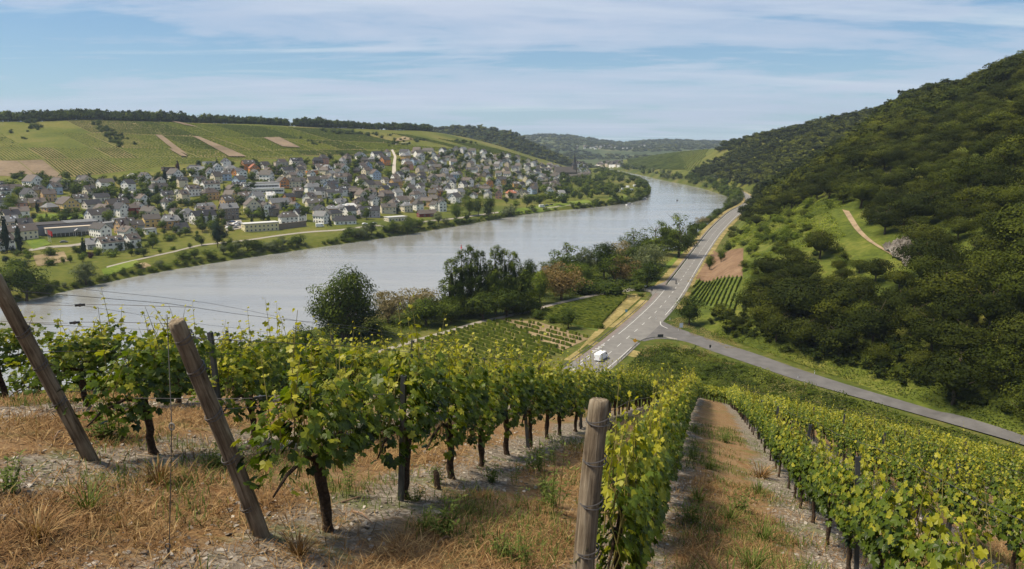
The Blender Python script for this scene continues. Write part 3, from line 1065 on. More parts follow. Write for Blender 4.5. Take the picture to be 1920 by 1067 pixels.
for tag_, sel_ in (('dark', ~sp_), ('fresh', sp_)):
    a_ = nearr[sel_[nearr]]; b_ = farr[sel_[farr]]
    mt_ = 'leaf_wood' if tag_ == 'dark' else 'leaf_wood2'
    mass('hillside_wood', ('dark green' if tag_ == 'dark' else 'yellowish green') + ' part of the dense broadleaf wood covering the steep hill on the right', 'wood', pa[a_], hb[a_] * 1.05, rng.uniform(1.05, 1.5, len(a_)),
         ['dome', 'broad', 'dome'], mt_, 1000, .037, 22, 9, tshift=tsh(pa[a_]))
    mass('upper_hillside_wood', ('dark' if tag_ == 'dark' else 'lighter green') + ' trees of the higher and farther wood up to the skyline of the right hill', 'wood', pa[b_], hb[b_] * 1.05, rng.uniform(1.1, 1.5, len(b_)),
         ['dome', 'broad', 'dome'], mt_, 420, .056, 18, 9, tshift=tsh(pa[b_]))

pb = scatter_on(HB[2:-2], 26000, rng, 9.5)
pxb, pyb = proj(pb)
kb = (pxb < 2050) & ~inpoly(pxb, pyb, OPEN2)
kb &= (pb[:, 1] < 1500 + 120 * vnoise(pb[:, 0] / 60, pb[:, 1] / 60, 4)) & ((pb[:, 1] < 1330) | (pb[:, 2] > 40 + 20 * vnoise(pb[:, 0] / 50, pb[:, 1] / 50, 14)))
pb = pb[kb]
mass('river_bend_wood', 'dark wood on the long hill behind, running down to the bend of the river', 'wood', pb, rng.uniform(9, 15, len(pb)), rng.uniform(1.1, 1.5, len(pb)),
     ['dome', 'broad'], 'leaf_wood', 170, .085, 12, tshift=tsh(pb, 80) + .12)

pc = scatter_on(HC[4:-2], 9000, rng, 14)
mass('middle_hill_wood', 'blue green wood on the hill behind the village, in the middle distance', 'wood', pc, rng.uniform(10, 16, len(pc)), rng.uniform(1.2, 1.7, len(pc)),
     ['bush'], 'leaf_wood', 50, .15, 8, core=True)

# tree belt on the crest of the vineyard hill
cr_pts = []
for j in range(len(CR) - 1):
    for f in np.linspace(0, 1, 14)[:-1]:
        p = CR[j] * (1 - f) + CR[j + 1] * f
        px_, py_ = proj(p)
        if px_ < -150 or px_ > 806: continue
        gap = (540 < px_ < 552) or (716 < px_ < 724) or (746 < px_ < 752)
        if gap: continue
        for r_ in range(3):
            cr_pts.append((p[0] + dirb[j][0] * (4 + r_ * 9) + random.uniform(-3, 3), p[1] + dirb[j][1] * (4 + r_ * 9) + random.uniform(-3, 3)))
cr_pts = np.array([(x, y, zat(x, y)) for x, y in cr_pts])
mass('crest_tree_belt', 'dark belt of trees along the crest of the vineyard hill on the left', 'wood', cr_pts, rng.uniform(9, 16, len(cr_pts)) * (.75 + .5 * vnoise(cr_pts[:, 0] / 40, cr_pts[:, 1] / 40, 2)),
     rng.uniform(.8, 1.2, len(cr_pts)), ['broad', 'bush'], 'leaf_dark', 170, .075, 10)
# ------------------------------------------------------------------ the village
def wallmat(name, col, var=.08):
    return plain('wall_' + name, col, .9, var, .6, 0, 0, .15)


WALL = {k: wallmat(k, v) for k, v in {
    'white': (.80, .77, .705), 'offwhite': (.68, .635, .56), 'cream': (.66, .58, .42), 'yellow': (.62, .44, .17), 'ochre': (.58, .34, .11),
    'orange': (.58, .24, .08), 'pink': (.52, .27, .19), 'red': (.20, .035, .03), 'lightblue': (.42, .50, .60), 'stone': (.20, .165, .13),
    'beige': (.50, .42, .32), 'lilac': (.44, .40, .42), 'grey': (.36, .36, .36), 'brown': (.12, .08, .06), 'tan': (.50, .33, .17)}.items()}


def roofmat(name, a, b):
    m, N = newmat('roof_' + name)
    tcx = N.n('ShaderNodeTexCoord')
    nz = N.noise(tcx.outputs['Object'], 1.3, 5, .6)
    oi = N.n('ShaderNodeObjectInfo')
    wv_ = N.n('ShaderNodeTexWave', inp={'Vector': tcx.outputs['Object'], 'Scale': 1.3, 'Distortion': .6})
    wv_.bands_direction = 'Z'
    f = N.math('ADD', N.math('MULTIPLY', nz, .7), N.math('MULTIPLY', oi.outputs['Random'], .3))
    c = N.ramp(f, [(.3, a), (.75, b)])
    bs = N.n('ShaderNodeBsdfPrincipled', inp={'Base Color': c, 'Roughness': .7, 'Specular IOR Level': .3})
    bp = N.n('ShaderNodeBump', inp={'Height': wv_.outputs['Fac'], 'Strength': .5, 'Distance': .05}); N.l(bp.outputs[0], bs.inputs['Normal'])
    o = N.n('ShaderNodeOutputMaterial'); N.l(bs.outputs[0], o.inputs[0])
    return m


ROOF = {'slate': roofmat('slate', (.052, .045, .040), (.098, .085, .073)), 'brown': roofmat('brown', (.070, .055, .047), (.135, .108, .088)),
        'grey': roofmat('grey', (.13, .13, .13), (.21, .205, .20)), 'red': roofmat('red', (.26, .09, .05), (.38, .15, .08)),
        'light': roofmat('light', (.42, .41, .39), (.56, .55, .52)), 'dark': roofmat('dark', (.025, .024, .028), (.05, .048, .05))}
M['pane'] = plain('window_pane', (.035, .04, .05), .12, .3, 2, 0, 0, .6)
M['frame'] = plain('window_frame', (.7, .69, .66), .6, .05)
M['wood_dark'] = plain('dark_timber', (.06, .04, .03), .8, .3, 8)
M['asphalt'] = plain('asphalt', (.172, .162, .148), .9, .16, .35, .1, 0, .2)
M['asphalt_dark'] = plain('asphalt_dark', (.075, .075, .08), .9, .2, .5, .1, 0, .2)
M['concrete'] = plain('concrete', (.27, .24, .195), .9, .15, .5)
M['white_paint'] = plain('white_road_paint', (.48, .47, .44), .7, .1, 2)


def window_mesh(w=1.1, h=1.35, lintel=False):
    b = MB()
    b.box(-w / 2, w / 2, -.05, .04, -h / 2, h / 2, 0)
    b.box(-w / 2 + .09, -.03, -.056, -.03, -h / 2 + .09, h / 2 - .09, 1)
    b.box(.03, w / 2 - .09, -.056, -.03, -h / 2 + .09, h / 2 - .09, 1)
    return b.mesh('window', [M['frame'], M['pane']])


WIN = {'a': window_mesh(1.25, 1.45), 'wide': window_mesh(2.2, 1.3), 'tall': window_mesh(1.1, 1.9)}
_b = MB(); _b.box(-.5, .5, -.05, .05, 0, 2.1, 0); _b.box(-.35, .35, -.06, .0, 1.2, 1.9, 1)
DOOR = _b.mesh('door', [M['wood_dark'], M['pane']])
_b = MB(); _b.box(-.3, .3, -.3, .3, -1.2, .9, 0); _b.box(-.36, .36, -.36, .36, .75, .85, 0)
CHIM = _b.mesh('chimney', [plain('chimney_brick', (.20, .13, .10), .9, .2, 6)])
_b = MB(); _b.box(-.45, .45, -.6, .6, -.03, .07, 0); _b.box(-.38, .38, -.53, .53, .03, .09, 1)
SKYL = _b.mesh('skylight', [M['frame'], plain('skylight_glass', (.5, .53, .56), .15, .1, 2, 0, 0, .7)])


def house(name, label, loc, w, d, h, rz, wall='white', roof='slate', pitch=40, hip=0.0, detail=2, dormers=0, storeys=2, group=None, flat=False,
          gable_trim=None, cat='house'):
    """ridge along local x; walls, roof (> chimney, skylight), windows, door as children"""
    t = thing(name, label, cat, (loc[0], loc[1], loc[2] - .2), rz, group)
    rh = 0 if flat else math.tan(math.radians(pitch)) * d / 2
    wm = WALL[wall]
    b = MB()
    b.box(-w / 2, w / 2, -d / 2, d / 2, -2.5, h, 0)
    if not flat and hip == 0:
        e = .0
        for sx in (-1, 1):
            x = sx * w / 2
            b.put([(x, -d / 2, h), (x, d / 2, h), (x, 0, h + rh)], [(0, 1, 2) if sx > 0 else (0, 2, 1)], 0)
    b.build('wall', [wm], t)
    r = MB()
    ov = .45
    if flat:
        r.box(-w / 2 - .3, w / 2 + .3, -d / 2 - .3, d / 2 + .3, h + .003, h + .35, 0)
        ro = r.build('roof', [ROOF[roof]], t)
    else:
        k = rh / (d / 2)
        y0 = d / 2 + ov; z0 = h - ov * k
        hx = hip * d / 2
        xe = w / 2 + ov
        th = .18
        V = [(-xe, -y0, z0), (xe, -y0, z0), (xe - hx, 0, h + rh), (-xe + hx, 0, h + rh), (xe, y0, z0), (-xe, y0, z0)]
        V2 = [(x, y, z + th) for x, y, z in V]
        F = [(0, 1, 2, 3), (4, 5, 3, 2)]
        if hip: F += [(1, 4, 2), (5, 0, 3)]
        Fb = [tuple(i for i in f[::-1]) for f in F]
        Ft = [tuple(i + 6 for i in f) for f in F]
        S = [(0, 1, 7, 6), (4, 5, 11, 10)]
        if hip: S += [(1, 4, 10, 7), (5, 0, 6, 11)]
        else: S += [(1, 2, 8, 7), (2, 4, 10, 8), (5, 3, 9, 11), (3, 0, 6, 9)]
        r.put(V + V2, Ft + Fb + S, 0)
        ro = r.build('roof', [ROOF[roof]], t)
    if detail >= 1 and not flat:
        cx_ = w * random.uniform(-.25, .25)
        ch = add('chimney', CHIM, ro, loc=(cx_, random.choice([-.8, .8]), h + rh + .1))
        if detail >= 2 and random.random() < .6:
            sy = -1
            for q in range(random.randint(1, 3)):
                yy = -d * random.uniform(.15, .33)
                s_ = add('skylight', SKYL, ro, loc=(w * random.uniform(-.35, .35), yy, h + rh - (-yy) * rh / (d / 2) + .26))
                s_.rotation_euler = (math.atan(rh / (d / 2)), 0, 0)
    # windows on the sides that look towards the camera
    if detail >= 1:
        c, s = math.cos(rz), math.sin(rz)
        vx, vy = -loc[0], -loc[1]
        lx, ly = vx * c + vy * s, -vx * s + vy * c
        big = detail >= 2
        for (ax, sg) in (('y', -1 if ly < 0 else 1), ('x', -1 if lx < 0 else 1)):
            L = w if ax == 'y' else d
            if abs(ly if ax == 'y' else lx) < .18 * math.hypot(lx, ly): continue
            n = max(1, int(L / (2.9 if big else 3.6)))
            n = min(n, 7)
            st = storeys if big else min(storeys, 2)
            for k in range(st):
                zc = 1.6 + k * 2.75
                if zc + .8 > h: continue
                for i in range(n):
                    if random.random() < (.08 if big else .25): continue
                    u = -L / 2 + L * (i + .5) / n
                    if ax == 'y': lc = (u, sg * (d / 2 + .03), zc); rot = 0 if sg < 0 else math.pi
                    else: lc = (sg * (w / 2 + .03), u, zc); rot = -math.pi / 2 if sg < 0 else math.pi / 2
                    if k == 0 and i == n // 2 and ax == 'y' and big:
                        add('door', DOOR, t, loc=(lc[0], lc[1], .25), rz=rot)
                    else:
                        add('window', WIN['a' if random.random() < .8 else 'wide'] if n < 6 else WIN['a'], t, loc=lc, rz=rot)
            if ax == 'x' and not flat and not hip:
                for u in ((-1.1, 1.1) if d > 8 else (0,)):
                    add('window', WIN['a'], t, loc=(sg * (w / 2 + .03), u, h + .9), rz=-math.pi / 2 if sg < 0 else math.pi / 2)
        if flat is False and dormers:
            sg = -1 if ly < 0 else 1
            for q in range(dormers):
                u = -w / 2 + w * (q + .5) / dormers
                db = MB()
                yb = sg * d * .36; yt = sg * d * .08
                zb = h + (d / 2 - abs(yb)) * rh / (d / 2)
                hh_ = 1.7
                db.box(u - 1.1, u + 1.1, min(yb, yt), max(yb, yt), zb - .2, zb + hh_ - .5, 0)
                db.box(u - 1.3, u + 1.3, min(yb + sg * .2, yt), max(yb + sg * .2, yt), zb + hh_ - .497, zb + hh_ - .3, 1)
                do = db.build('dormer', [WALL['white' if wall != 'stone' else 'grey'], ROOF[roof]], ro)
                add('window', WIN['wide'], do, loc=(u, yb + sg * .03, zb + .45), rz=0 if sg < 0 else math.pi, scale=(.8, 1, .7))
    return t


WN = {'white': 'white', 'offwhite': 'off white', 'cream': 'cream', 'yellow': 'yellow', 'ochre': 'ochre', 'orange': 'orange', 'pink': 'pink', 'red': 'dark red',
      'lightblue': 'pale blue', 'stone': 'brown stone', 'beige': 'beige', 'lilac': 'pinkish grey', 'grey': 'grey', 'brown': 'brown', 'tan': 'tan'}
# foot x, foot y, width px, wall, roof, orientation (r broadside, g gable to us), storeys, dormers, hip, label tail
HOUSES = [
 (64, 354, 30, 'white', 'brown', 'g', 2, 0, 0, 'leftmost of the row just below the vineyard slope'),
 (110, 356, 26, 'cream', 'brown', 'g', 2, 0, 0, 'with balconies, second house below the vineyard slope'),
 (135, 351, 20, 'offwhite', 'dark', 'r', 1, 0, 0, 'low and dark roofed between two cream gabled ones'),
 (163, 352, 24, 'cream', 'slate', 'g', 2, 0, 0, 'with steep gable at the left end of the dark trees'),
 (158, 342, 24, 'offwhite', 'slate', 'r', 1, 0, 0, 'half hidden behind the steep cream gable at the vineyard edge'),
 (8, 372, 22, 'white', 'dark', 'r', 2, 1, 0, 'at the left edge, highest of the left group'),
 (6, 390, 24, 'grey', 'dark', 'r', 2, 0, 0, 'with dark timber front at the left edge of the picture'),
 (70, 388, 32, 'tan', 'brown', 'r', 1, 1, 0, 'with white awning, left of the long grey hall garden'),
 (92, 378, 26, 'tan', 'brown', 'r', 2, 0, 0, 'standing taller behind the one with the white awning'),
 (94, 397, 26, 'tan', 'grey', 'r', 1, 0, .8, 'low with grey hipped roof above the hall lawn'),
 (128, 398, 42, 'yellow', 'brown', 'g', 2, 0, 0, 'with wide gable and long balcony above the hall lawn'),
 (150, 380, 28, 'white', 'slate', 'r', 1, 1, 0, 'with one dormer, above the yellow gabled one'),
 (173, 391, 34, 'offwhite', 'dark', 'r', 1, 0, 0, 'with broad dark roof left of the pink terrace house'),
 (190, 378, 30, 'offwhite', 'dark', 'r', 1, 0, 0, 'with dark roof behind the pink terrace house'),
 (196, 404, 34, 'pink', 'brown', 'g', 1, 0, 0, 'with roof terrace left of the steep white one'),
 (237, 379, 26, 'white', 'dark', 'r', 1, 1, 0, 'with a white skylight row, above the dark red one'),
 (228, 407, 26, 'white', 'dark', 'g', 2, 0, 0, 'with steep dark roof next to the dark red one'),
 (252, 405, 24, 'red', 'brown', 'r', 2, 0, .9, 'square and flat hipped'),
 (249, 339, 22, 'white', 'light', 'r', 1, 0, .9, 'bungalow alone below the bare patch of the slope'),
 (8, 412, 22, 'white', 'dark', 'r', 1, 0, 0, 'single storeyed at the left edge beside the conifers'),
 (38, 412, 34, 'white', 'brown', 'r', 2, 0, 0, 'with wide brown roof behind the modern terraced one'),
 (48, 437, 28, 'white', 'dark', 'r', 2, 1, 0, 'with roof terrace beside the grey hall'),
 (226, 420, 32, 'white', 'grey', 'r', 1, 0, 'flat', 'flat roofed below the dark red one'),
 (180, 434, 30, 'grey', 'brown', 'r', 1, 0, 'flat', 'flat workshop right of the grey hall entrance'),
 (206, 428, 34, 'grey', 'grey', 'r', 1, 0, 'flat', 'flat workshop with skylights beside the brown conifer'),
 (208, 472, 48, 'white', 'brown', 'r', 2, 3, 0, 'long row with three dormers nearest the riverside path'),
 (249, 466, 24, 'white', 'brown', 'r', 2, 1, 0, 'with orange balcony at the right end of the long dormer row'),
 (175, 468, 26, 'grey', 'grey', 'r', 1, 0, 0, 'low annex left of the long dormer row'),
 (268, 387, 22, 'white', 'brown', 'g', 2, 0, 0, 'gabled, right of the dark red one'),
 (264, 366, 34, 'white', 'grey', 'r', 1, 0, 'flat', 'long and flat roofed above the dark red one'),
 (314, 374, 24, 'white', 'dark', 'r', 1, 1, 0, 'with dark roof left of the purple tree'),
 (340, 366, 20, 'white', 'light', 'r', 1, 0, 'flat', 'small flat roofed next to the long white gabled one'),
 (362, 368, 30, 'white', 'brown', 'r', 2, 2, 0, 'with two dormers in the middle of the left village'),
 (395, 358, 36, 'white', 'brown', 'r', 2, 3, 0, 'row with three dormers behind the tan flat hipped one'),
 (395, 375, 32, 'tan', 'brown', 'r', 2, 0, .9, 'flat hipped with three windows above the big round tree'),
 (450, 356, 32, 'cream', 'dark', 'r', 1, 2, 0, 'row with two skylit dormers left of the white school'),
 (434, 363, 20, 'cream', 'brown', 'g', 1, 0, 0, 'small gable below the row left of the school'),
 (460, 375, 32, 'grey', 'brown', 'r', 1, 0, 0, 'low with long brown roof below the white school'),
 (395, 336, 21, 'white', 'slate', 'g', 2, 0, 0, 'with balcony gable left of the pale blue one'),
 (370, 331, 30, 'white', 'grey', 'r', 2, 1, 0, 'broad with grey roof below the two dark conifers'),
 (409, 327, 20, 'white', 'grey', 'g', 2, 0, 0, 'tall grey roofed behind the balcony gable'),
 (423, 339, 24, 'lightblue', 'slate', 'r', 2, 0, .8, 'hipped, in the upper left of the village'),
 (433, 323, 24, 'offwhite', 'grey', 'r', 1, 0, .8, 'flat hipped above the pale blue hipped one'),
 (454, 335, 18, 'white', 'dark', 'g', 2, 0, 0, 'narrow gable right of the pale blue hipped one'),
 (424, 316, 18, 'white', 'dark', 'g', 2, 0, 0, 'gable alone at the upper edge between dark trees'),
 (392, 311, 22, 'grey', 'grey', 'r', 1, 0, 'flat', 'flat block between two dark conifers at the upper edge'),
 (466, 319, 26, 'orange', 'slate', 'r', 2, 0, 0, 'broad with grey roof, back one of the orange pair'),
 (477, 328, 22, 'orange', 'red', 'g', 2, 0, 0, 'bright with red roof, front one of the orange pair'),
 (478, 336, 15, 'white', 'slate', 'g', 2, 0, 0, 'small gable in front of the bright orange pair'),
 (503, 333, 16, 'ochre', 'brown', 'g', 2, 0, 0, 'steep gable right of the orange pair'),
 (329, 340, 24, 'white', 'slate', 'g', 2, 0, 0, 'behind the dark conifer group in the upper left'),
 (316, 322, 24, 'brown', 'dark', 'r', 1, 0, 'flat', 'flat wooden pavilion at the foot of the vines'),
 (352, 416, 28, 'white', 'grey', 'r', 2, 0, .9, 'hipped, left end of the long grey roofed group'),
 (388, 409, 36, 'stone', 'brown', 'r', 2, 2, 0, 'long with brown roof beside the hipped white one'),
 (430, 412, 36, 'stone', 'grey', 'r', 3, 1, 0, 'tall with timbered dormer in front of the car park'),
 (474, 406, 32, 'cream', 'brown', 'g', 3, 0, 0, 'tall gabled villa with two rows of windows'),
 (499, 406, 16, 'white', 'slate', 'g', 3, 0, 0, 'narrow tall side wall next to the ochre dormer one'),
 (512, 406, 22, 'stone', 'brown', 'r', 2, 1, 0, 'with ochre dormer left of the round dark tree'),
 (285, 427, 33, 'yellow', 'slate', 'r', 2, 0, 0, 'with small balcony left of the big orange ochre one'),
 (322, 430, 38, 'ochre', 'grey', 'r', 2, 1, .5, 'big with curved roof facing the river gardens'),
 (340, 437, 26, 'grey', 'dark', 'r', 1, 0, 0, 'dark slated low one in front of the big ochre one'),
 (258, 432, 22, 'grey', 'slate', 'r', 1, 0, 0, 'with solar panels left of the yellow one'),
 (281, 440, 16, 'white', 'grey', 'r', 1, 0, 'flat', 'small white terrace block below the yellow one'),
 (507, 374, 16, 'white', 'light', 'r', 1, 0, 0, 'small light roofed gym below the school'),
 (541, 421, 38, 'white', 'slate', 'r', 2, 0, .8, 'with arched windows above the stone quay wall'),
 (530, 353, 21, 'orange', 'slate', 'g', 2, 0, 0, 'left end of the terrace right of the school'),
 (556, 353, 38, 'cream', 'slate', 'r', 2, 2, 0, 'terrace with long balcony beside the orange gable'),
 (588, 350, 26, 'cream', 'slate', 'r', 2, 0, 0, 'right part of the terrace with pale yellow gable'),
 (606, 347, 16, 'white', 'slate', 'r', 2, 0, 0, 'small end house of the terrace'),
 (542, 377, 21, 'orange', 'dark', 'r', 1, 0, 0, 'low one with dark roof below the terrace'),
 (559, 371, 20, 'stone', 'brown', 'r', 2, 0, 0, 'plain barn like one behind the low orange one'),
 (553, 401, 22, 'lightblue', 'brown', 'g', 2, 0, 0, 'gabled, right of the round dark green tree'),
 (533, 386, 30, 'offwhite', 'brown', 'r', 1, 0, 0, 'brown roofed behind the ochre dormer one'),
 (590, 394, 36, 'cream', 'slate', 'r', 2, 0, 0, 'long with two roof shades above the dark gabled one'),
 (590, 373, 26, 'yellow', 'grey', 'r', 1, 0, 0, 'grey roofed, in the middle of the village'),
 (600, 371, 20, 'white', 'dark', 'r', 2, 0, 0, 'with dark mansard right of the round bright tree'),
 (602, 409, 28, 'cream', 'dark', 'g', 2, 0, 0, 'with brown timber gable left of the dark conifer'),
 (622, 405, 26, 'ochre', 'grey', 'r', 2, 0, .9, 'hipped, above the long low white one'),
 (640, 402, 18, 'white', 'grey', 'r', 2, 0, .9, 'small hipped between the ochre one and the big white one'),
 (657, 401, 30, 'white', 'light', 'r', 2, 0, .8, 'big with pale hipped roof above the long low white one'),
 (647, 421, 46, 'white', 'dark', 'r', 1, 0, .3, 'long low one by the riverside road with dark roof'),
 (692, 408, 44, 'lilac', 'dark', 'r', 2, 0, 0, 'large barn like one with garage door on the riverside'),
 (675, 404, 18, 'beige', 'slate', 'g', 2, 0, 0, 'gabled, leaning on the large barn like one'),
 (560, 338, 15, 'white', 'slate', 'g', 2, 0, 0, 'left one of two small steep white gables'),
 (584, 337, 13, 'white', 'slate', 'g', 2, 0, 0, 'right one of two small steep white gables'),
 (618, 348, 19, 'white', 'brown', 'g', 2, 0, 0, 'brown roofed gable right of the terrace'),
 (627, 374, 34, 'offwhite', 'dark', 'r', 2, 0, 0, 'under a big dark roof in the old centre'),
 (646, 368, 24, 'white', 'dark', 'r', 2, 2, 0, 'with a row of skylights in the old centre'),
 (666, 371, 26, 'brown', 'brown', 'r', 2, 0, 0, 'barn with brown roof in the old centre'),
 (678, 378, 22, 'cream', 'brown', 'g', 2, 0, 0, 'tall blank gable in the old centre'),
 (694, 372, 24, 'offwhite', 'brown', 'r', 2, 1, 0, 'right of the tall blank gable'),
 (724, 375, 34, 'stone', 'brown', 'r', 2, 0, .9, 'large hipped one like a town hall'),
 (676, 302, 20, 'white', 'dark', 'g', 2, 0, 0, 'gable alone at the upper edge left of the hill road'),
 (700, 304, 22, 'beige', 'grey', 'r', 1, 0, .8, 'grey hipped at the upper edge near the hill road'),
 (646, 327, 20, 'white', 'brown', 'g', 2, 0, 0, 'with broad gable below the tree row'),
 (664, 326, 22, 'brown', 'dark', 'r', 1, 0, 0, 'dark one beside the broad white gable'),
 (690, 320, 17, 'lightblue', 'slate', 'g', 2, 0, 0, 'pale gable among the trees left of the hill road'),
 (704, 337, 20, 'lightblue', 'brown', 'g', 2, 0, 0, 'blue and yellow gables below the hill road'),
 (556, 313, 26, 'offwhite', 'dark', 'r', 2, 1, 0, 'large dark roofed at the foot of the vines'),
 (596, 312, 20, 'brown', 'dark', 'r', 2, 0, .4, 'almost black, at the foot of the vines'),
 (528, 322, 28, 'beige', 'brown', 'r', 3, 0, 'flat', 'apartment block among dark trees at the upper edge'),
 (584, 327, 24, 'orange', 'light', 'r', 1, 0, 'flat', 'flat roofed with white fascia'),
 (598, 320, 18, 'white', 'brown', 'r', 1, 0, 0, 'brown roofed above the flat orange one'),
 (614, 326, 17, 'white', 'grey', 'g', 2, 0, 0, 'pair of small gables right of the flat orange one'),
 (638, 343, 26, 'offwhite', 'brown', 'r', 2, 1, 0, 'with large brown pyramid roof'),
 (728, 401, 32, 'cream', 'slate', 'r', 2, 1, 0, 'old winery front beside the flat hall by the river'),
 (762, 398, 22, 'cream', 'grey', 'r', 2, 0, .9, 'with pointed grey tower roof near the flat hall'),
 (742, 415, 46, 'cream', 'light', 'r', 1, 0, 'flat', 'long flat hall by the riverside road'),
 (795, 383, 24, 'white', 'dark', 'g', 1, 0, 0, 'gable behind the pair of white gables at the river'),
 (816, 396, 16, 'white', 'slate', 'g', 2, 0, 0, 'left one of the pair of white gables at the river'),
 (829, 397, 17, 'white', 'slate', 'g', 3, 0, 0, 'right and taller one of the pair of white gables at the river'),
 (800, 407, 40, 'red', 'brown', 'r', 1, 0, 0, 'long brick one with brown roof behind the river bushes'),
 (852, 337, 17, 'lightblue', 'grey', 'r', 2, 0, .9, 'small villa in the middle of the far village'),
 (812, 345, 22, 'beige', 'slate', 'g', 2, 0, 0, 'broad gable in the middle of the far village'),
 (846, 373, 26, 'offwhite', 'light', 'r', 2, 0, 0, 'under a large pale roof above the riverside trees'),
 (820, 369, 20, 'orange', 'brown', 'r', 2, 0, 0, 'left of the large pale roof'),
 (958, 372, 20, 'beige', 'red', 'r', 2, 0, .7, 'with the only bright red roof above the riverside trees'),
 (968, 354, 15, 'ochre', 'slate', 'r', 2, 0, 0, 'above the bright red roof'),
 (850, 312, 15, 'white', 'brown', 'r', 2, 0, 0, 'cube like one in the upper far village'),
 (788, 303, 15, 'white', 'grey', 'g', 2, 0, 0, 'first large gable right of the hill road'),
 (920, 296, 11, 'offwhite', 'light', 'r', 1, 0, .8, 'pavilion alone at the upper edge of the far village'),
 (831, 295, 20, 'brown', 'grey', 'r', 1, 0, 0, 'long barn at the upper edge of the far village'),
 (1052, 372, 20, 'white', 'grey', 'r', 2, 0, .6, 'hotel like one by the riverside park'),
 (1030, 366, 16, 'white', 'grey', 'g', 2, 0, 0, 'gable left of the hotel like one by the park'),
]
PLACED = []
n_named = 0
for (fx, fy, wp, wl, rf, ori, st, dm, hp, tail) in HOUSES:
    p = at(fx, fy)
    s = depth_of(p) / FPX
    vis_w = wp * s
    view = math.atan2(p[1], p[0])
    sk = random.uniform(-.35, .35)
    flat = hp == 'flat'
    if ori == 'r':
        rz = view - math.pi / 2 + .35 + sk * .6; w_ = vis_w * .85; d_ = min(max(8.0, w_ * .5), 12)
    else:
        rz = view + .35 + sk * .6; d_ = vis_w * .82; w_ = max(9.0, min(d_ * 1.25, 15))
    d_ = min(max(d_, 6), 13); w_ = max(w_, 7)
    h_ = .6 + 2.75 * st if not flat else .6 + 3.0 * st
    if ori == 'g' : d_ = min(d_, 12)
    p2 = p + np.array([math.cos(view), math.sin(view), 0]) * (d_ if ori == 'r' else w_) * .5
    z = min(zat(p2[0], p2[1]), zat(p[0], p[1]) + 1.0)
    lb = ('%s house ' % WN[wl]) + tail
    rn = {'red': 'dark_red_house', 'lightblue': 'pale_blue_house', 'offwhite': 'white_house'}.get(wl, wl + '_house')
    house('house', lb, (p2[0], p2[1], z), w_, d_, h_, rz, wl, rf, random.uniform(36, 44) if ori == 'g' else random.uniform(34, 42), hp if not flat else 0,
          2, dm, st, None, flat)
    PLACED.append((p2[0], p2[1], max(w_, d_) * .5))
    n_named += 1

# the rest of the village, filled in house by house
VILL = [(0, 352), (60, 350), (240, 345), (380, 318), (560, 306), (690, 298), (750, 289), (860, 286), (900, 290), (960, 298), (1010, 310), (1060, 321), (1108, 323),
        (1096, 343), (1060, 354), (1000, 368), (960, 376), (900, 377), (870, 376), (838, 384), (760, 400), (690, 408), (560, 424), (430, 430), (300, 440), (262, 455), (120, 470), (0, 470)]
LOWD = [(0, 330), (330, 330), (330, 362), (250, 372), (160, 372), (0, 372)]
GARD = [(255, 437), (440, 418), (470, 440), (260, 480)]
PARK = [(1040, 340), (1215, 330), (1230, 400), (1000, 400), (1010, 372), (1050, 360)]
LAWN = [(50, 440), (70, 395), (180, 395), (190, 450), (160, 480), (40, 480)]
CHPOS = P(1062, 350, 1215)
rs = random.Random(3)
cand = []
tries = 0
while len(cand) < 290 and tries < 60000:
    tries += 1
    x = rs.uniform(-500, 210); y = rs.uniform(380, 1480)
    z = zat(x, y)
    if z < 3.5: continue
    px_, py_ = proj((x, y, z)); px_, py_ = float(px_), float(py_)
    if px_ < -25 or not inpoly(px_, py_, VILL): continue
    if inpoly(px_, py_, GARD) or inpoly(px_, py_, LAWN) or inpoly(px_, py_, PARK): continue
    if inpoly(px_, py_, LOWD) and rs.random() < .75: continue
    if 726 < px_ < 748 and py_ < 335: continue
    if 468 < px_ < 545 and 340 < py_ < 370: continue
    if 440 < px_ < 520 and 400 < py_ < 436: continue
    if math.hypot(x - CHPOS[0], y - CHPOS[1]) < 34: continue
    fr_ = rs.uniform(6.2, 9.0)
    rad = fr_
    if any((x - a) ** 2 + (y - b) ** 2 < (rad + c) ** 2 * (1.0 if y > 700 else 1.25) for a, b, c in PLACED): continue
    PLACED.append((x, y, rad)); cand.append((y, x, z, px_, py_))
cand.sort()
N_IND = 300 - n_named - 1
walls_ = ['white'] * 12 + ['offwhite'] * 5 + ['cream'] * 5 + ['beige'] * 4 + ['stone', 'yellow', 'ochre', 'tan', 'tan', 'lightblue', 'pink', 'orange']
roofs_ = ['slate'] * 6 + ['brown'] * 5 + ['dark'] * 3 + ['grey'] * 3
def where(px_, py_):
    if px_ < 170: a = 'at the left end'
    elif px_ < 330: a = 'left of the big ochre house'
    elif px_ < 480: a = 'around the white school'
    elif px_ < 620: a = 'right of the school'
    elif px_ < 745: a = 'left of the hill road'
    elif px_ < 880: a = 'right of the hill road'
    elif px_ < 1000: a = 'above the riverside trees'
    else: a = 'around the church'
    b = 'upper ' if py_ < 325 else ('middle ' if py_ < 362 else 'lower ')
    return a, b
far_parts = []
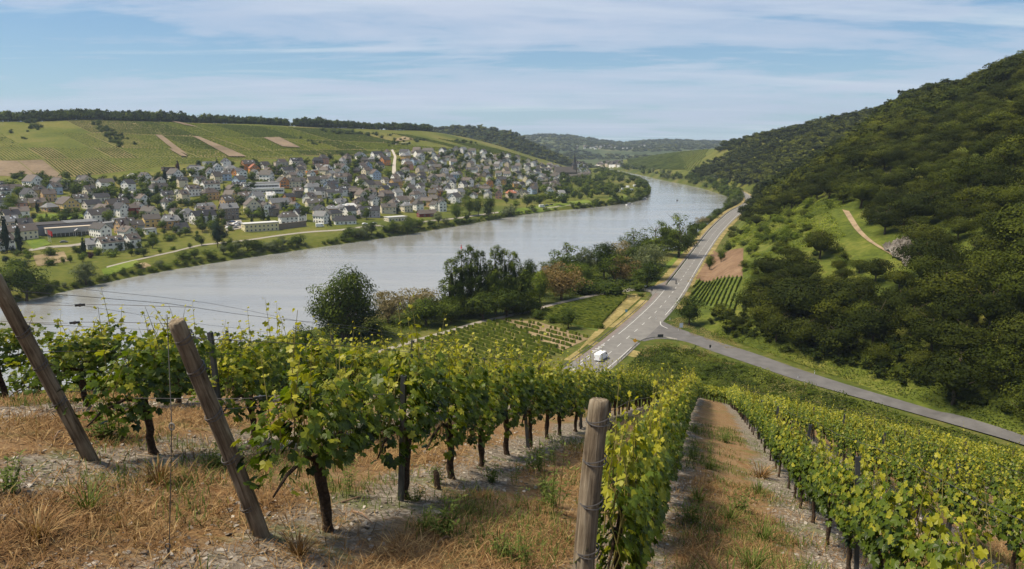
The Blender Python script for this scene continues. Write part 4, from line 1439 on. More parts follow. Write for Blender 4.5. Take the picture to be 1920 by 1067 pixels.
for n_, (y, x, z, px_, py_) in enumerate(cand):
    wl = rs.choice(walls_); rf = rs.choice(roofs_)
    w_ = rs.choice([rs.uniform(7.5, 12), rs.uniform(7.5, 12), rs.uniform(12, 18)]) * (.9 if y > 800 else 1); d_ = rs.uniform(7, 9) * (.92 if y > 800 else 1); st = rs.choice([1, 2, 2, 2]); h_ = .6 + 2.75 * st
    rz = math.radians(rs.choice([60, 60, 150]) + rs.gauss(0, 10)) + (0.25 if px_ > 800 else 0)
    hp = rs.choice([0, 0, 0, 0, .7])
    if n_ < N_IND:
        a, b = where(px_, py_)
        rn = {'slate': 'slate grey', 'brown': 'brown', 'dark': 'nearly black', 'grey': 'light grey'}[rf]
        lab = '%s house, %s%s roof, %s row %s' % (WN[wl], rn, ' hipped' if hp else '', b.strip(), a)
        house('house', lab, (x, y, z), w_, d_, h_, rz, wl, rf, rs.uniform(36, 46), hp, 1 if y > 620 else 2, 1 if (y < 700 and rs.random() < .4) else 0, st,
              'village houses ' + a)
    else:
        far_parts.append((x, y, z, w_, d_, h_, rz, wl, rf))
if far_parts:
    b = MB(); ml = []
    names = ['white', 'offwhite', 'cream', 'beige', 'stone']
    rfs = ['slate', 'brown', 'dark', 'grey']
    for (x, y, z, w_, d_, h_, rz, wl, rf) in far_parts:
        rh = d_ * .42
        Mx = Matrix.Translation((x, y, z)) @ Matrix.Rotation(rz, 4, 'Z')
        wi = names.index(wl) if wl in names else 0
        ri = 5 + rfs.index(rf)
        b.box(-w_ / 2, w_ / 2, -d_ / 2, d_ / 2, -3, h_, wi, Mx)
        V = [Mx @ Vector(v) for v in [(-w_ / 2, -d_ / 2, h_), (-w_ / 2, d_ / 2, h_), (-w_ / 2, 0, h_ + rh), (w_ / 2, -d_ / 2, h_), (w_ / 2, d_ / 2, h_), (w_ / 2, 0, h_ + rh)]]
        b.put(V, [(0, 2, 1), (3, 4, 5)], wi)
        k = .5; zz_ = h_ - .35
        V = [Mx @ Vector(v) for v in [(-w_ / 2 - k, -d_ / 2 - k, zz_), (w_ / 2 + k, -d_ / 2 - k, zz_), (w_ / 2 + k, 0, h_ + rh + .2), (-w_ / 2 - k, 0, h_ + rh + .2), (w_ / 2 + k, d_ / 2 + k, zz_), (-w_ / 2 - k, d_ / 2 + k, zz_)]]
        b.put(V, [(0, 1, 2, 3), (4, 5, 3, 2)], ri)
        for u in (-w_ * .3, 0, w_ * .3):
            for sy in (-1, 1):
                yy = sy * (d_ / 2 + .02)
                V = [Mx @ Vector(v) for v in [(u - .6, yy, 3.3), (u + .6, yy, 3.3), (u + .6, yy, 4.6), (u - .6, yy, 4.6)]]
                b.put(V, [(0, 1, 2, 3)], 9)
    o = b.build('far_houses', [WALL[k] for k in names] + [ROOF[k] for k in rfs] + [M['pane']])
    tag(o, 'small distant houses of the far end of the village beyond the church', 'houses', kind='stuff')

# ---- the grey hall ------------------------------------------------------
def special(name, label, cat, px, py):
    p = at(px, py)
    view = math.atan2(p[1], p[0])
    return thing(name, label, cat, (p[0], p[1], p[2] - .2), view - math.pi / 2), p


M['clad'] = plain('grey_cladding', (.16, .165, .19), .55, .08, .3, 0, 0, .4)
M['clad2'] = plain('light_cladding', (.34, .33, .33), .6, .08, .3)
t, p = special('hall', 'modern grey clad hall with stepped flat roofs beside the lawns', 'hall', 132, 443)
s = depth_of(p) / FPX
t.rotation_euler[2] += .18; t.scale = (.84, .84, .84)
b = MB(); b.box(-24, 22, 8, 30, -2, 9.5, 0); b.build('main_block', [M['clad']], t)
b = MB(); b.box(-24.5, 0, 7.5, 30.5, 9.503, 10.1, 0); b.box(.003, 22.5, 7.5, 30.5, 9.503, 10.3, 1); b.build('roof', [ROOF['slate'], ROOF['grey']], t)
b = MB(); b.box(-16, 23, 0, 7.997, 3.2, 7.2, 0); b.box(-16.3, 23.3, -.3, 7.99, 7.203, 7.7, 1); b.build('front_wing', [M['clad2'], WALL['beige']], t)
b = MB(); b.box(-13, 22, 1.2, 7.9, -2, 3.197, 0)
for i in range(12): b.box(-12 + i * 2.9, -11.8 + i * 2.9, 1.1, 1.197, -1, 3.19, 1)
b.build('glass_front', [M['pane'], M['frame']], t)
b = MB()
for x in (3, 7):
    b.tube([(x, -4, -1), (x, -4, 4.8)], .16, 8)
b.put([(2.5, -4.5, 4.8), (7.5, -4.5, 4.8), (5, -4.5, 6.3), (2.5, 0, 4.8), (7.5, 0, 4.8), (5, 0, 6.3)], [(0, 1, 2), (3, 5, 4), (0, 2, 5, 3), (1, 4, 5, 2)], 0)
b.build('entrance_canopy', [M['clad2']], t)
PLACED.append((p[0], p[1] + 15, 24))
# red flags left of its entrance
for i, (fx, fy) in enumerate([(91, 452), (93.5, 453.5), (96, 455)]):
    q = at(fx, fy)
    f = thing('flag', ['leftmost', 'middle', 'rightmost'][i] + ' of three red flags in front of the grey hall', 'flag', q, 0, 'red flags by the hall')
    b = MB(); b.tube([(0, 0, -.3), (0, 0, 7.5)], [.08, .05], 6); b.build('pole', [M['frame']], f)
    V = []; F = []
    for k in range(7):
        V += [(.06 + k * .22, .12 * math.sin(k * 1.3), 7.3 - k * .05), (.06 + k * .22, .12 * math.sin(k * 1.3 + .5), 4.4 - k * .1)]
    F = [(2 * k, 2 * k + 1, 2 * k + 3, 2 * k + 2) for k in range(6)]
    b = MB(); b.put(V, F); b.build('cloth', [plain('red_cloth', (.6, .03, .03), .8, .1)], f)

# school
t, p = special('school', 'long white school building with bands of windows and grey flat roof', 'school', 500, 362)
t.rotation_euler[2] += .15
b = MB(); b.box(-16, 16, 0, 14, -2, 4, 0); b.box(-19, 13, 5, 22, 4.003, 9, 0); b.build('wall', [WALL['white']], t)
b = MB(); b.box(-16.4, 16.4, -.4, 4.99, 4.003, 4.5, 0); b.box(-19.4, 13.4, 4.6, 22.4, 9.003, 9.6, 1); b.build('roof', [ROOF['light'], ROOF['grey']], t)
for (x0, x1, y, z0) in ((-15, 15, -.03, 1.2), (-18, 12, 4.97, 5.6)):
    b = MB(); b.box(x0, x1, y - .02, y + .1, z0, z0 + 1.5, 0)
    for i in range(11):
        xx = x0 + (x1 - x0) * (i + .5) / 11
        b.box(xx - .08, xx + .08, y - .05, y - .023, z0, z0 + 1.5, 1)
    b.build('window_band', [M['pane'], M['frame']], t)
PLACED.append((p[0], p[1] + 10, 16))

# cream apartment block on the riverside
t, p = special('apartment_block', 'long pale yellow two storeyed block with flat white roof above the riverside trees', 'apartments', 492, 434)
t.rotation_euler[2] += .30
b = MB(); b.box(-12.5, 12.5, 0, 9, -3, 6.2, 0); b.build('wall', [plain('pale_yellow', (.66, .58, .34), .9, .05, .6)], t)
b = MB(); b.box(-12.9, 12.9, -.4, 9.4, 6.203, 6.7, 0); b.build('roof', [ROOF['light']], t)
for k in range(2):
    for i in range(8):
        add('window', WIN['a'], t, loc=(-11 + i * 3.1, -.03, 1.5 + k * 2.8))
for k in range(2):
    for i in range(2): add('window', WIN['a'], t, loc=(-12.53, 2.5 + i * 3.5, 1.5 + k * 2.8), rz=-math.pi / 2)
# stone quay wall under the arched house
a_, b_ = at(514, 432), at(574, 424)
b = MB()
dv = (b_ - a_); L = np.linalg.norm(dv[:2])
o_ = thing('quay_wall', 'dark stone retaining wall below the white house with arched windows', 'wall', a_, math.atan2(dv[1], dv[0]))
b.box(0, L, -.4, .4, -1, 4.2, 0); b.box(-.1, L + .1, -.5, .5, 4.203, 4.5, 0); b.build('masonry', [WALL['stone']], o_)

# ---- church ---------------------------------------------------------------
cp = CHPOS.copy(); cp[2] = zat(cp[0], cp[1])
t = thing('church', 'old church with long slate roof and slender dark spire near the river bend', 'church', cp, math.radians(10))
b = MB(); b.box(-20, 14, -6, 6, -2, 9, 0)
for sx in (-20, 14): b.put([(sx, -6, 9), (sx, 6, 9), (sx, 0, 17)], [(0, 1, 2) if sx > 0 else (0, 2, 1)], 0)
b.build('nave', [WALL['stone']], t)
b = MB(); b.put([(-20.5, -6.8, 8.2), (14.5, -6.8, 8.2), (14.5, 0, 17.4), (-20.5, 0, 17.4), (14.5, 6.8, 8.2), (-20.5, 6.8, 8.2)], [(0, 1, 2, 3), (4, 5, 3, 2)]); b.build('roof', [ROOF['slate']], t)
b = MB(); b.box(10, 17, -3.5, 3.5, -2, 19, 0); b.build('tower', [WALL['stone']], t)
b = MB()
V = [(9.6, -3.9, 19), (17.4, -3.9, 19), (17.4, 3.9, 19), (9.6, 3.9, 19), (11.8, -1.7, 24), (15.2, -1.7, 24), (15.2, 1.7, 24), (11.8, 1.7, 24), (13.5, 0, 42)]
b.put(V, [(0, 1, 5, 4), (1, 2, 6, 5), (2, 3, 7, 6), (3, 0, 4, 7), (4, 5, 8), (5, 6, 8), (6, 7, 8), (7, 4, 8)]); b.tube([(13.5, 0, 41.5), (13.5, 0, 44.5)], .15, 5); b.tube([(12.8, 0, 43.6), (14.2, 0, 43.6)], .12, 5)
b.build('spire', [ROOF['dark']], t)
for i in range(5):
    b = MB(); b.box(-17 + i * 5.5, -15.6 + i * 5.5, -6.08, -5.95, 2.5, 7, 0); b.build('window', [M['pane']], t)

# ---- cars, camper vans ------------------------------------------------------
def car_mesh(kind, body):
    """body, wheels and panes in separate meshes"""
    if kind == 'car': L, Wd, H, prof = 4.4, 1.8, 1.45, [(-2.2, .35), (-2.2, .85), (-1.9, .95), (-1.2, 1.42), (.5, 1.45), (1.25, .98), (2.05, .82), (2.2, .6), (2.2, .35)]
    elif kind == 'van': L, Wd, H, prof = 5.6, 2.0, 2.3, [(-2.8, .4), (-2.8, 2.15), (-2.65, 2.35), (1.3, 2.4), (1.6, 2.3), (2.25, 1.35), (2.75, 1.1), (2.85, .8), (2.85, .4)]
    else: L, Wd, H, prof = 6.5, 2.3, 2.9, [(-3.2, .5), (-3.2, 2.8), (-3.0, 2.95), (1.6, 2.95), (2.0, 2.5), (2.3, 1.7), (3.1, 1.3), (3.2, .9), (3.2, .5)]
    b = MB()
    n = len(prof)
    V = []
    for y, k in ((-Wd / 2, 0), (-Wd / 2 + .12, 1), (Wd / 2 - .12, 1), (Wd / 2, 0)):
        for x, z in prof:
            if k == 0: V.append((x * .985, y, max(z - (.08 if z > .6 else 0), .35)))
            else: V.append((x, y, z))
    F = []
    for r in range(3):
        for i in range(n):
            j = (i + 1) % n
            F.append((r * n + i, r * n + j, (r + 1) * n + j, (r + 1) * n + i))
    F.append(tuple(range(n))[::-1]); F.append(tuple(3 * n + i for i in range(n)))
    b.put(V, F, 0)
    return b.mesh('body', [body]), L, Wd, prof


PAINT = {k: plain('paint_' + k, v, .28, .03, 1, 0, 0, .6) for k, v in {'white': (.78, .78, .78), 'grey': (.18, .18, .19), 'black': (.02, .02, .022), 'blue': (.05, .10, .22), 'silver': (.5, .5, .52), 'red': (.4, .03, .03)}.items()}
M['rubber'] = plain('rubber', (.02, .02, .02), .9, .1)
_b = MB(); _b.tube([(0, -.11, 0), (0, .11, 0)], .33, 14, 0); _b.tube([(0, -.125, 0), (0, .125, 0)], .19, 10, 1)
WHEEL = _b.mesh('wheel', [M['rubber'], PAINT['silver']])
_CAR = {}


def car(name, label, cat, loc, rz, kind='car', paint='white', group=None, detail=True):
    t = thing(name, label, cat, loc, rz, group)
    key = (kind, paint)
    if key not in _CAR: _CAR[key] = car_mesh(kind, PAINT[paint])
    me, L, Wd, prof = _CAR[key]
    add('body', me, t)
    for sx in (-L * .3, L * .31):
        for sy in (-1, 1): add('wheel', WHEEL, t, loc=(sx, sy * (Wd / 2 - .1), .33))
    b = MB()
    if kind == 'car': q = [(.52, 1.41), (1.22, 1.0)]; side_ = [(-1.15, 1.0), (-1.0, 1.35), (.45, 1.36), (1.0, 1.0)]
    elif kind == 'van': q = [(1.63, 2.22), (2.23, 1.4)]; side_ = [(1.0, 1.4), (1.0, 2.05), (1.5, 2.05), (2.0, 1.4)]
    else: q = [(2.02, 2.45), (2.29, 1.75)]; side_ = [(1.0, 1.6), (1.0, 2.2), (1.8, 2.2), (2.1, 1.6)]
    (xa, za), (xb, zb) = q; y = Wd / 2 - .2
    nx, nz_ = (za - zb), (xb - xa); ln_ = math.hypot(nx, nz_); nx, nz_ = nx / ln_ * .015, nz_ / ln_ * .015
    b.put([(xa + nx, -y, za + nz_), (xb + nx, -y, zb + nz_), (xb + nx, y, zb + nz_), (xa + nx, y, za + nz_)], [(0, 1, 2, 3)])
    b.build('windscreen', [M['pane']], t)
    for sy in (-1, 1):
        b = MB(); yy = sy * (Wd / 2 + .012)
        b.put([(x, yy, z) for x, z in side_], [(0, 1, 2, 3)]); b.build('side_window', [M['pane']], t)
    if detail:
        for sy in (-1, 1):
            b = MB(); x = L / 2 + .0; b.box(x - .08, x + .03, sy * Wd * .36 - .14, sy * Wd * .36 + .14, .65, .85); b.build('headlight', [M['frame']], t)
            b = MB(); b.box(-L / 2 - .02, -L / 2 + .05, sy * Wd * .4 - .08, sy * Wd * .4 + .08, .9, 1.2); b.build('tail_light', [PAINT['red']], t)
    return t


rs = random.Random(8)
PK = [(424, 420), (430, 423), (436, 425), (441, 421), (446, 424), (437, 417), (430, 418), (447, 418), (428, 428), (442, 428), (451, 422), (433, 431)]
for i, (fx, fy) in enumerate(PK):
    c_ = ['white', 'grey', 'black', 'white', 'silver', 'blue', 'black', 'white', 'white', 'grey', 'black', 'silver'][i]
    car('parked_car', '%s parked car in the gravel car park behind the dark round tree' % c_, 'car', at(fx, fy), .9 + rs.uniform(-.1, .1), 'car', c_, 'cars in the gravel car park')
for i, (fx, fy, c_) in enumerate([(178, 411, 'white'), (185, 410, 'white'), (192, 409, 'silver'), (199, 408, 'white'), (195, 420, 'white'), (120, 455, 'grey'), (5, 465, 'white'), (40, 440, 'white')]):
    car('parked_car', '%s car parked %s' % (c_, ['leftmost in the row above the small lawn', 'second in the row above the small lawn', 'third in the row above the small lawn', 'rightmost in the row above the small lawn',
        'on the corner of the small lawn', 'on the street in front of the grey hall', 'at the left edge beside the conifers', 'beside the white house with roof terrace'][i]), 'car', at(fx, fy), .4, 'car', c_)
car('camper_van', 'white camper van parked by the meadow between two trees on the far bank', 'camper van', at(1016, 389), .5, 'camper', 'white')
car('camper_van', 'white camper parked under the conifer by the riverside road', 'camper van', at(600, 426), .4, 'camper', 'white')
for i, (fx, fy) in enumerate([(1168, 356), (1176, 352), (1184, 358), (1160, 360), (1172, 362), (1190, 350)]):
    car('camper_van', 'white camper van on the camping ground at the tip of the far bank', 'camper van', at(fx, fy), rs.uniform(0, 3), 'camper', 'white', 'camper vans on the camping ground')
for i, (fx, fy, c_) in enumerate([(1026, 386, 'grey'), (1034, 385, 'black'), (702, 420, 'grey'), (684, 421, 'white')]):
    car('parked_car', c_ + ' car ' + ['just right of the camper by the meadow', 'second right of the camper by the meadow', 'on the forecourt of the flat hall', 'in front of the barn like house'][i], 'car', at(fx, fy), .5, 'car', c_)

# ---- trees of the village -------------------------------------------------------
VT = [
 (14, 474, 398, 26, 'conifer', 'needle', 'tall dark conifer at the left edge, left one of a pair'),
 (38, 476, 412, 24, 'conifer', 'needle', 'tall dark conifer, right one of the pair at the left edge'),
 (158, 480, 446, 22, 'conifer', 'needle', 'dark conifer left of the long dormer row'),
 (170, 484, 468, 18, 'bush', 'leaf_purple', 'dark purple bush beside the dark conifer'),
 (232, 441, 412, 26, 'conifer', 'leaf_purple', 'brown purple conifer above the long dormer row'),
 (264, 450, 426, 30, 'broad', 'leaf_light', 'bright green round tree right of the brown conifer'),
 (408, 464, 414, 36, 'broad', 'needle', 'huge nearly black round tree by the riverside path'),
 (405, 440, 406, 30, 'broad', 'leaf_mid', 'mid green tree just behind the nearly black one'),
 (372, 428, 404, 24, 'broad', 'leaf_mid', 'green tree in front of the hipped white house'),
 (325, 400, 374, 36, 'broad', 'leaf_mid', 'large olive green tree left of the long grey roofed group'),
 (296, 390, 364, 30, 'broad', 'leaf_dark', 'dark green round tree left of the olive green one'),
 (370, 386, 368, 34, 'broad', 'leaf_mid', 'broad green tree below the white dormer house'),
 (430, 384, 364, 36, 'broad', 'leaf_light', 'bright green tree behind the tall stone house'),
 (299, 350, 320, 22, 'broad', 'leaf_dark', 'dark round tree left of the upper conifer group'),
 (310, 346, 312, 18, 'conifer', 'needle', 'tallest conifer of the upper left group'),
 (326, 348, 326, 18, 'conifer', 'needle', 'bluish conifer in front of a white house in the upper left'),
 (334, 322, 302, 16, 'conifer', 'leaf_purple', 'reddish dark conifer at the foot of the vines'),
 (373, 318, 300, 16, 'broad', 'needle', 'left dark tree beside the flat grey block'),
 (407, 314, 297, 13, 'conifer', 'needle', 'right dark conifer beside the flat grey block'),
 (486, 322, 303, 16, 'broad', 'needle', 'dark round tree between orange and ochre houses'),
 (509, 326, 308, 22, 'broad', 'leaf_dark', 'dark green tree above the ochre gable'),
 (547, 327, 308, 22, 'broad', 'needle', 'dark round tree in front of the beige apartments'),
 (532, 399, 377, 16, 'broad', 'needle', 'round dark green tree beside the ochre dormer house'),
 (576, 374, 359, 14, 'broad', 'leaf_light', 'small round bright tree beside the white mansard house'),
 (568, 414, 384, 24, 'broad', 'leaf_mid', 'olive tree left of the cream timber gable'),
 (619, 424, 404, 12, 'conifer', 'needle', 'slim dark conifer in front of the long low white house'),
 (688, 412, 388, 26, 'broad', 'leaf_mid', 'loose green tree in front of the large barn like house'),
 (672, 410, 398, 18, 'bush', 'leaf_dark', 'dark bush left of the barn like house'),
 (764, 440, 404, 40, 'willow', 'leaf_mid', 'large grey green weeping tree at the water below the flat hall'),
 (738, 438, 410, 24, 'broad', 'leaf_mid', 'green tree left of the large weeping one'),
 (800, 432, 402, 0, 'bush', 'leaf_dark', 'dark bush behind the brick house'),
 (856, 414, 378, 34, 'broad', 'leaf_light', 'bright green tree at the left end of the riverside clump'),
 (880, 404, 364, 40, 'broad', 'leaf_mid', 'tall tree in the middle of the riverside clump'),
 (897, 404, 370, 28, 'broad', 'leaf_dark', 'dark tree on the right side of the riverside clump'),
 (915, 405, 366, 34, 'broad', 'leaf_mid', 'broad green tree at the right end of the riverside clump'),
 (949, 382, 368, 14, 'broad', 'needle', 'small dark tree between riverside clump and orchard'),
 (967, 390, 374, 20, 'broad', 'leaf_light', 'round bright tree standing free on the meadow'),
 (988, 390, 362, 26, 'broad', 'leaf_dark', 'dark round tree, left of the pair on the meadow'),
 (1012, 386, 365, 26, 'broad', 'leaf_dark', 'dark round tree, right of the pair on the meadow'),
 (952, 362, 342, 18, 'broad', 'needle', 'nearly black tree beside the ochre house in the far village'),
 (996, 345, 322, 28, 'broad', 'leaf_mid', 'large round green tree rising from the far village'),
 (940, 304, 283, 12, 'broad', 'leaf_dark', 'tall tree at the upper edge of the far village'),
 (50, 566, 482, 92, 'broad', 'leaf_mid', 'big spreading green tree at the left end of the far bank'),
 (8, 560, 498, 60, 'broad', 'leaf_dark', 'dark tree at the very left end of the far bank'),
 (92, 560, 520, 46, 'willow', 'leaf_mid', 'loose green shrub tree at the water right of the big spreading tree'),
 (162, 534, 490, 54, 'broad', 'leaf_willow', 'large rounded pale green tree on the far bank near the lawn'),
 (32, 480, 467, 20, 'broad', 'leaf_mid', 'green round tree in front of the dark conifers'),
 (172, 534, 522, 18, 'bush', 'leaf_mid', 'round bush at the water below the large pale tree'),
 (196, 526, 514, 20, 'bush', 'leaf_willow', 'pale round bush at the water left of the lawn'),
 (22, 398, 362, 30, 'broad', 'leaf_light', 'light green tree between houses at the left edge'),
 (34, 394, 370, 30, 'broad', 'leaf_mid', 'round green tree right of the light green one at the left edge'),
]
for i, (fx, fy, ty, wpx, kd, mt, lab) in enumerate(VT):
    if not wpx: continue
    p = at(fx, fy); s = depth_of(p) / FPX
    h = (fy - ty) * s * 1.03
    full = {'broad': .98, 'open': .90, 'column': .36, 'conifer': .55, 'bush': 1.25, 'willow': 1.15}[kd]
    tree('village_tree', lab, 'bush' if kd == 'bush' else 'tree', p, h, (wpx * s) / (h * full), kd, mt, i % 7 + 1, 2 if fy - ty > 34 else 1)

rs = random.Random(21)
def fill_trees(n, poly, ybox, hr, kinds, mats, label, cat, group, rmin=5, lod=None, avoid=True, name='village_tree', wr=(.9, 1.3)):
    k = 0; tr = 0
    while k < n and tr < n * 400:
        tr += 1
        x = rs.uniform(-540, 300); y = rs.uniform(*ybox)
        z = zat(x, y)
        if z < .8: continue
        px_, py_ = map(float, proj((x, y, z)))
        if px_ < -20 or not inpoly(px_, py_, poly): continue
        if 728 < px_ < 747 and py_ < 335: continue
        if avoid and any((x - a) ** 2 + (y - b) ** 2 < (c * .85) ** 2 for a, b, c in PLACED): continue
        if any((x - a) ** 2 + (y - b) ** 2 < rmin ** 2 for a, b, _ in USED): continue
        USED.append((x, y, 0))
        d = (lod if lod is not None else (1 if y < 620 else 0))
        FILL.append((math.hypot(x, y), name, label, cat, (x, y, z), rs.uniform(*hr), rs.uniform(*wr), rs.choice(kinds), rs.choice(mats), rs.randint(1, 7), d, group, px_))
        k += 1
    return k


FILL = []
SECT = [(60, 'at the left edge'), (130, 'below the grey hall'), (200, 'by the large pale round tree'), (260, 'below the long dormer row'), (340, 'below the yellow house'), (410, 'left of the nearly black tree'),
        (480, 'below the pale yellow block'), (560, 'below the quay wall'), (640, 'below the long low white house'), (720, 'below the barn like house'), (800, 'around the large weeping tree'),
        (880, 'before the riverside clump of trees'), (960, 'right of the riverside clump'), (1040, 'below the round meadow trees'), (1120, 'below the hotel like house'), (1180, 'by the landing stage'), (1300, 'at the tip of the bank')]
TONE = {'leaf_dark': 'dark green', 'leaf_mid': 'mid green', 'leaf_light': 'bright green', 'leaf_willow': 'pale grey green', 'needle': 'blackish green', 'leaf_purple': 'purple', 'leaf_wood': 'dark green'}


def sect(px_):
    for a, s_ in SECT:
        if px_ < a: return s_
    return SECT[-1][1]


LM = ['leaf_dark', 'leaf_dark', 'leaf_mid', 'leaf_mid', 'needle', 'leaf_light']
fill_trees(60, [(0, 342), (330, 335), (330, 366), (240, 372), (160, 368), (60, 372), (0, 380)], (480, 760), (6, 12), ['broad', 'bush', 'conifer'], LM,
           'tree in the belt between the upper left houses', 'tree', 'trees between the upper left houses', 5.5)
fill_trees(55, [(0, 455), (60, 470), (130, 470), (270, 452), (262, 432), (440, 420), (470, 440), (450, 460), (300, 480), (120, 500), (0, 520)], (370, 560), (3.5, 8), ['bush', 'broad'], LM + ['leaf_light'],
           'tree in the gardens between houses and river path', 'tree', 'garden trees near the river path', 4)
fill_trees(620, VILL, (500, 1480), (5, 11.5), ['broad', 'bush', 'broad', 'conifer'], LM, 'garden tree between the village houses', 'tree', 'garden trees between the village houses', 5.2)
fill_trees(95, [(1030, 352), (1060, 338), (1100, 326), (1135, 322), (1170, 334), (1205, 345), (1212, 360), (1205, 372), (1150, 378), (1080, 384), (1020, 392), (960, 396), (1000, 372)],
           (700, 1750), (10, 15), ['broad', 'broad', 'bush'], ['leaf_dark', 'leaf_mid', 'leaf_mid', 'leaf_light'], 'park tree on the green tip of the far bank', 'tree', 'park trees on the tip of the far bank', 13)

FILL.sort(key=lambda f: f[0])
n_t = 300 - len(VT) - 1
for (_, name, label, cat, loc, h, wd, kd, mt, sd_, d, group, px_) in FILL[:n_t]:
    lb = '%s %s %s' % (TONE[mt], {'broad': 'round crowned', 'bush': 'bushy', 'conifer': 'conical', 'willow': 'loose'}[kd], label)
    if 'between the village houses' in label: lb = '%s %s garden tree among the houses %s' % (TONE[mt], {'broad': 'round', 'bush': 'bushy', 'conifer': 'conical', 'willow': 'loose'}[kd], where(px_, 340)[0])
    tree(name, lb[:200], cat, loc, h, wd, kd, mt, sd_, d, group)
ft = FILL[n_t:]
if ft:
    P3 = np.array([f[4] for f in ft]); H3 = np.array([f[5] for f in ft]); W3 = np.array([f[6] for f in ft])
    mass('far_village_trees', 'the many small garden and park trees of the farther village', 'trees', P3, H3, W3, ['broad', 'bush', 'broad'], 'leaf_mid', 260, .06, 14, 6, .3)
# shrubs along the far water's edge
LBsh = A0
segs = np.linalg.norm(np.diff(LBsh[:, :2], axis=0), axis=1)
cum = np.concatenate([[0], np.cumsum(segs)])
d = 0; nsh = 0
extra = []
while d < cum[-1]:
    d += rs.uniform(3.0, 6.5)
    j = min(np.searchsorted(cum, d) - 1, len(segs) - 1)
    f = (d - cum[j]) / segs[j]
    if f > 1: break
    c0_ = LBsh[j] * (1 - f) + LBsh[j + 1] * f
    for row_ in (0, 1):
        o_ = rs.uniform(1.5, 4.5) if row_ == 0 else rs.uniform(5, 11)
        x, y = c0_[0] + un[j][0] * o_, c0_[1] + un[j][1] * o_
        px_, py_ = map(float, proj((x, y, 1.5)))
        if px_ < -30 or px_ > 1222: continue
        open_ = (1000 < px_ < 1070) or (586 < px_ < 602) or (700 < px_ < 728) or (822 < px_ < 838) or (905 < px_ < 925)
        if open_ and rs.random() < .8: continue
        if row_ == 1 and (rs.random() < (.25 if 320 < px_ < 830 else .7)): continue
        h = rs.uniform(2.4, 4.6) if row_ == 0 else rs.uniform(6, 10.5)
        if px_ < 320: h = min(h, 4.4)
        if px_ > 1070: h = rs.uniform(4, 8)
        kd, mt = rs.choice(['bush', 'bush', 'broad', 'willow']), rs.choice(['leaf_mid', 'leaf_mid', 'leaf_dark', 'leaf_willow', 'leaf_light'])
        args = ((x, y, zat(x, y)), h, rs.uniform(1.15, 1.7) if kd == 'bush' else rs.uniform(1.1, 1.4), kd, mt, rs.randint(1, 7))
        if nsh < 290:
            nsh += 1
            tree('riverside_shrub', '%s %s at the water %s' % (TONE[mt], 'tall shrub' if row_ else 'low shrub', sect(px_)), 'shrub', *args, 1 if y < 620 else 0, 'shrubs at the water ' + sect(px_))
        else: extra.append(args)
if extra:
    mass('far_riverside_shrubs', 'further green shrubs along the water toward the tip of the far bank', 'shrubs', np.array([e[0] for e in extra]), np.array([e[1] for e in extra]), np.array([e[2] for e in extra]), ['bush', 'broad'], 'leaf_mid', 260, .06, 14, 6, .3)
# ------------------------------------------------------------------ roads, fields, street furniture
def strip(name, left, right, mat, z=None, dz=.12, n=10, kind='structure', spline=True, sub=2):
    Lp, Rp = np.array(left, float), np.array(right, float)
    if spline: Lp, Rp = catmull(Lp, n), catmull(Rp, n)
    g = linres(np.array([Lp, Rp]), sub, 0)
    for i in range(g.shape[0]):
        for j in range(g.shape[1]):
            g[i, j, 2] = (zat(g[i, j, 0], g[i, j, 1]) + dz) if z is None else z
    V = g.reshape(-1, 3)
    o = add(name, make_mesh(name, V, upfix(V, gridfaces(*g.shape[:2])), mat, smooth=True))
    if kind: o['kind'] = kind
    return o, Lp, Rp


RZ = 7.22
Gp = lambda pts, z=RZ: [G(x, y, z) for x, y in pts]
# main road: left and right edges
LE = Gp([(1020, 716), (1088, 668), (1136, 632), (1180, 596), (1216, 563), (1240, 536), (1264, 508), (1300, 463), (1330, 427), (1364, 397), (1390, 383), (1397, 375), (1391, 366), (1380, 360)])
RE = Gp([(1110, 722), (1165, 676), (1204, 640), (1240, 606), (1270, 572), (1290, 542), (1306, 512), (1332, 468), (1356, 434), (1384, 405), (1407, 389), (1414, 378), (1406, 366), (1391, 358)])
main, LEs, REs = strip('main_road', LE, RE, M['asphalt'], z=RZ, n=10)
# side road up the valley
SRl = Gp([(1232, 596), (1262, 610), (1300, 624), (1350, 641), (1420, 664), (1500, 693), (1600, 726), (1700, 756), (1800, 787), (1900, 817), (2020, 856)], 7.45)
SRr = Gp([(1196, 642), (1236, 634), (1284, 639), (1340, 659), (1412, 684), (1492, 712), (1592, 742), (1692, 771), (1792, 800.5), (1892, 830.5), (2010, 870)], 7.45)
for q in (SRl, SRr):
    for k in range(len(q)):
        q[k][2] = 7.218 if k < 3 else 7.3 + (k - 3) * .12
Ls, Rs_ = catmull(np.array(SRl), 8), catmull(np.array(SRr), 8)
g = linres(np.array([Ls, Rs_]), 2, 0)
cross = g.copy()
V = g.reshape(-1, 3); V[:, 2] = np.maximum(V[:, 2], np.array([(zat(v[0], v[1]) + .1) for v in V]) * (V[:, 0] > 75))
add('side_road', make_mesh('side_road', V, upfix(V, gridfaces(*g.shape[:2])), M['asphalt_side'] if 'asphalt_side' in M else plain('asphalt_side', (.120, .113, .108), .9, .2, .3, .1, 0, .2), smooth=True))['kind'] = 'structure'
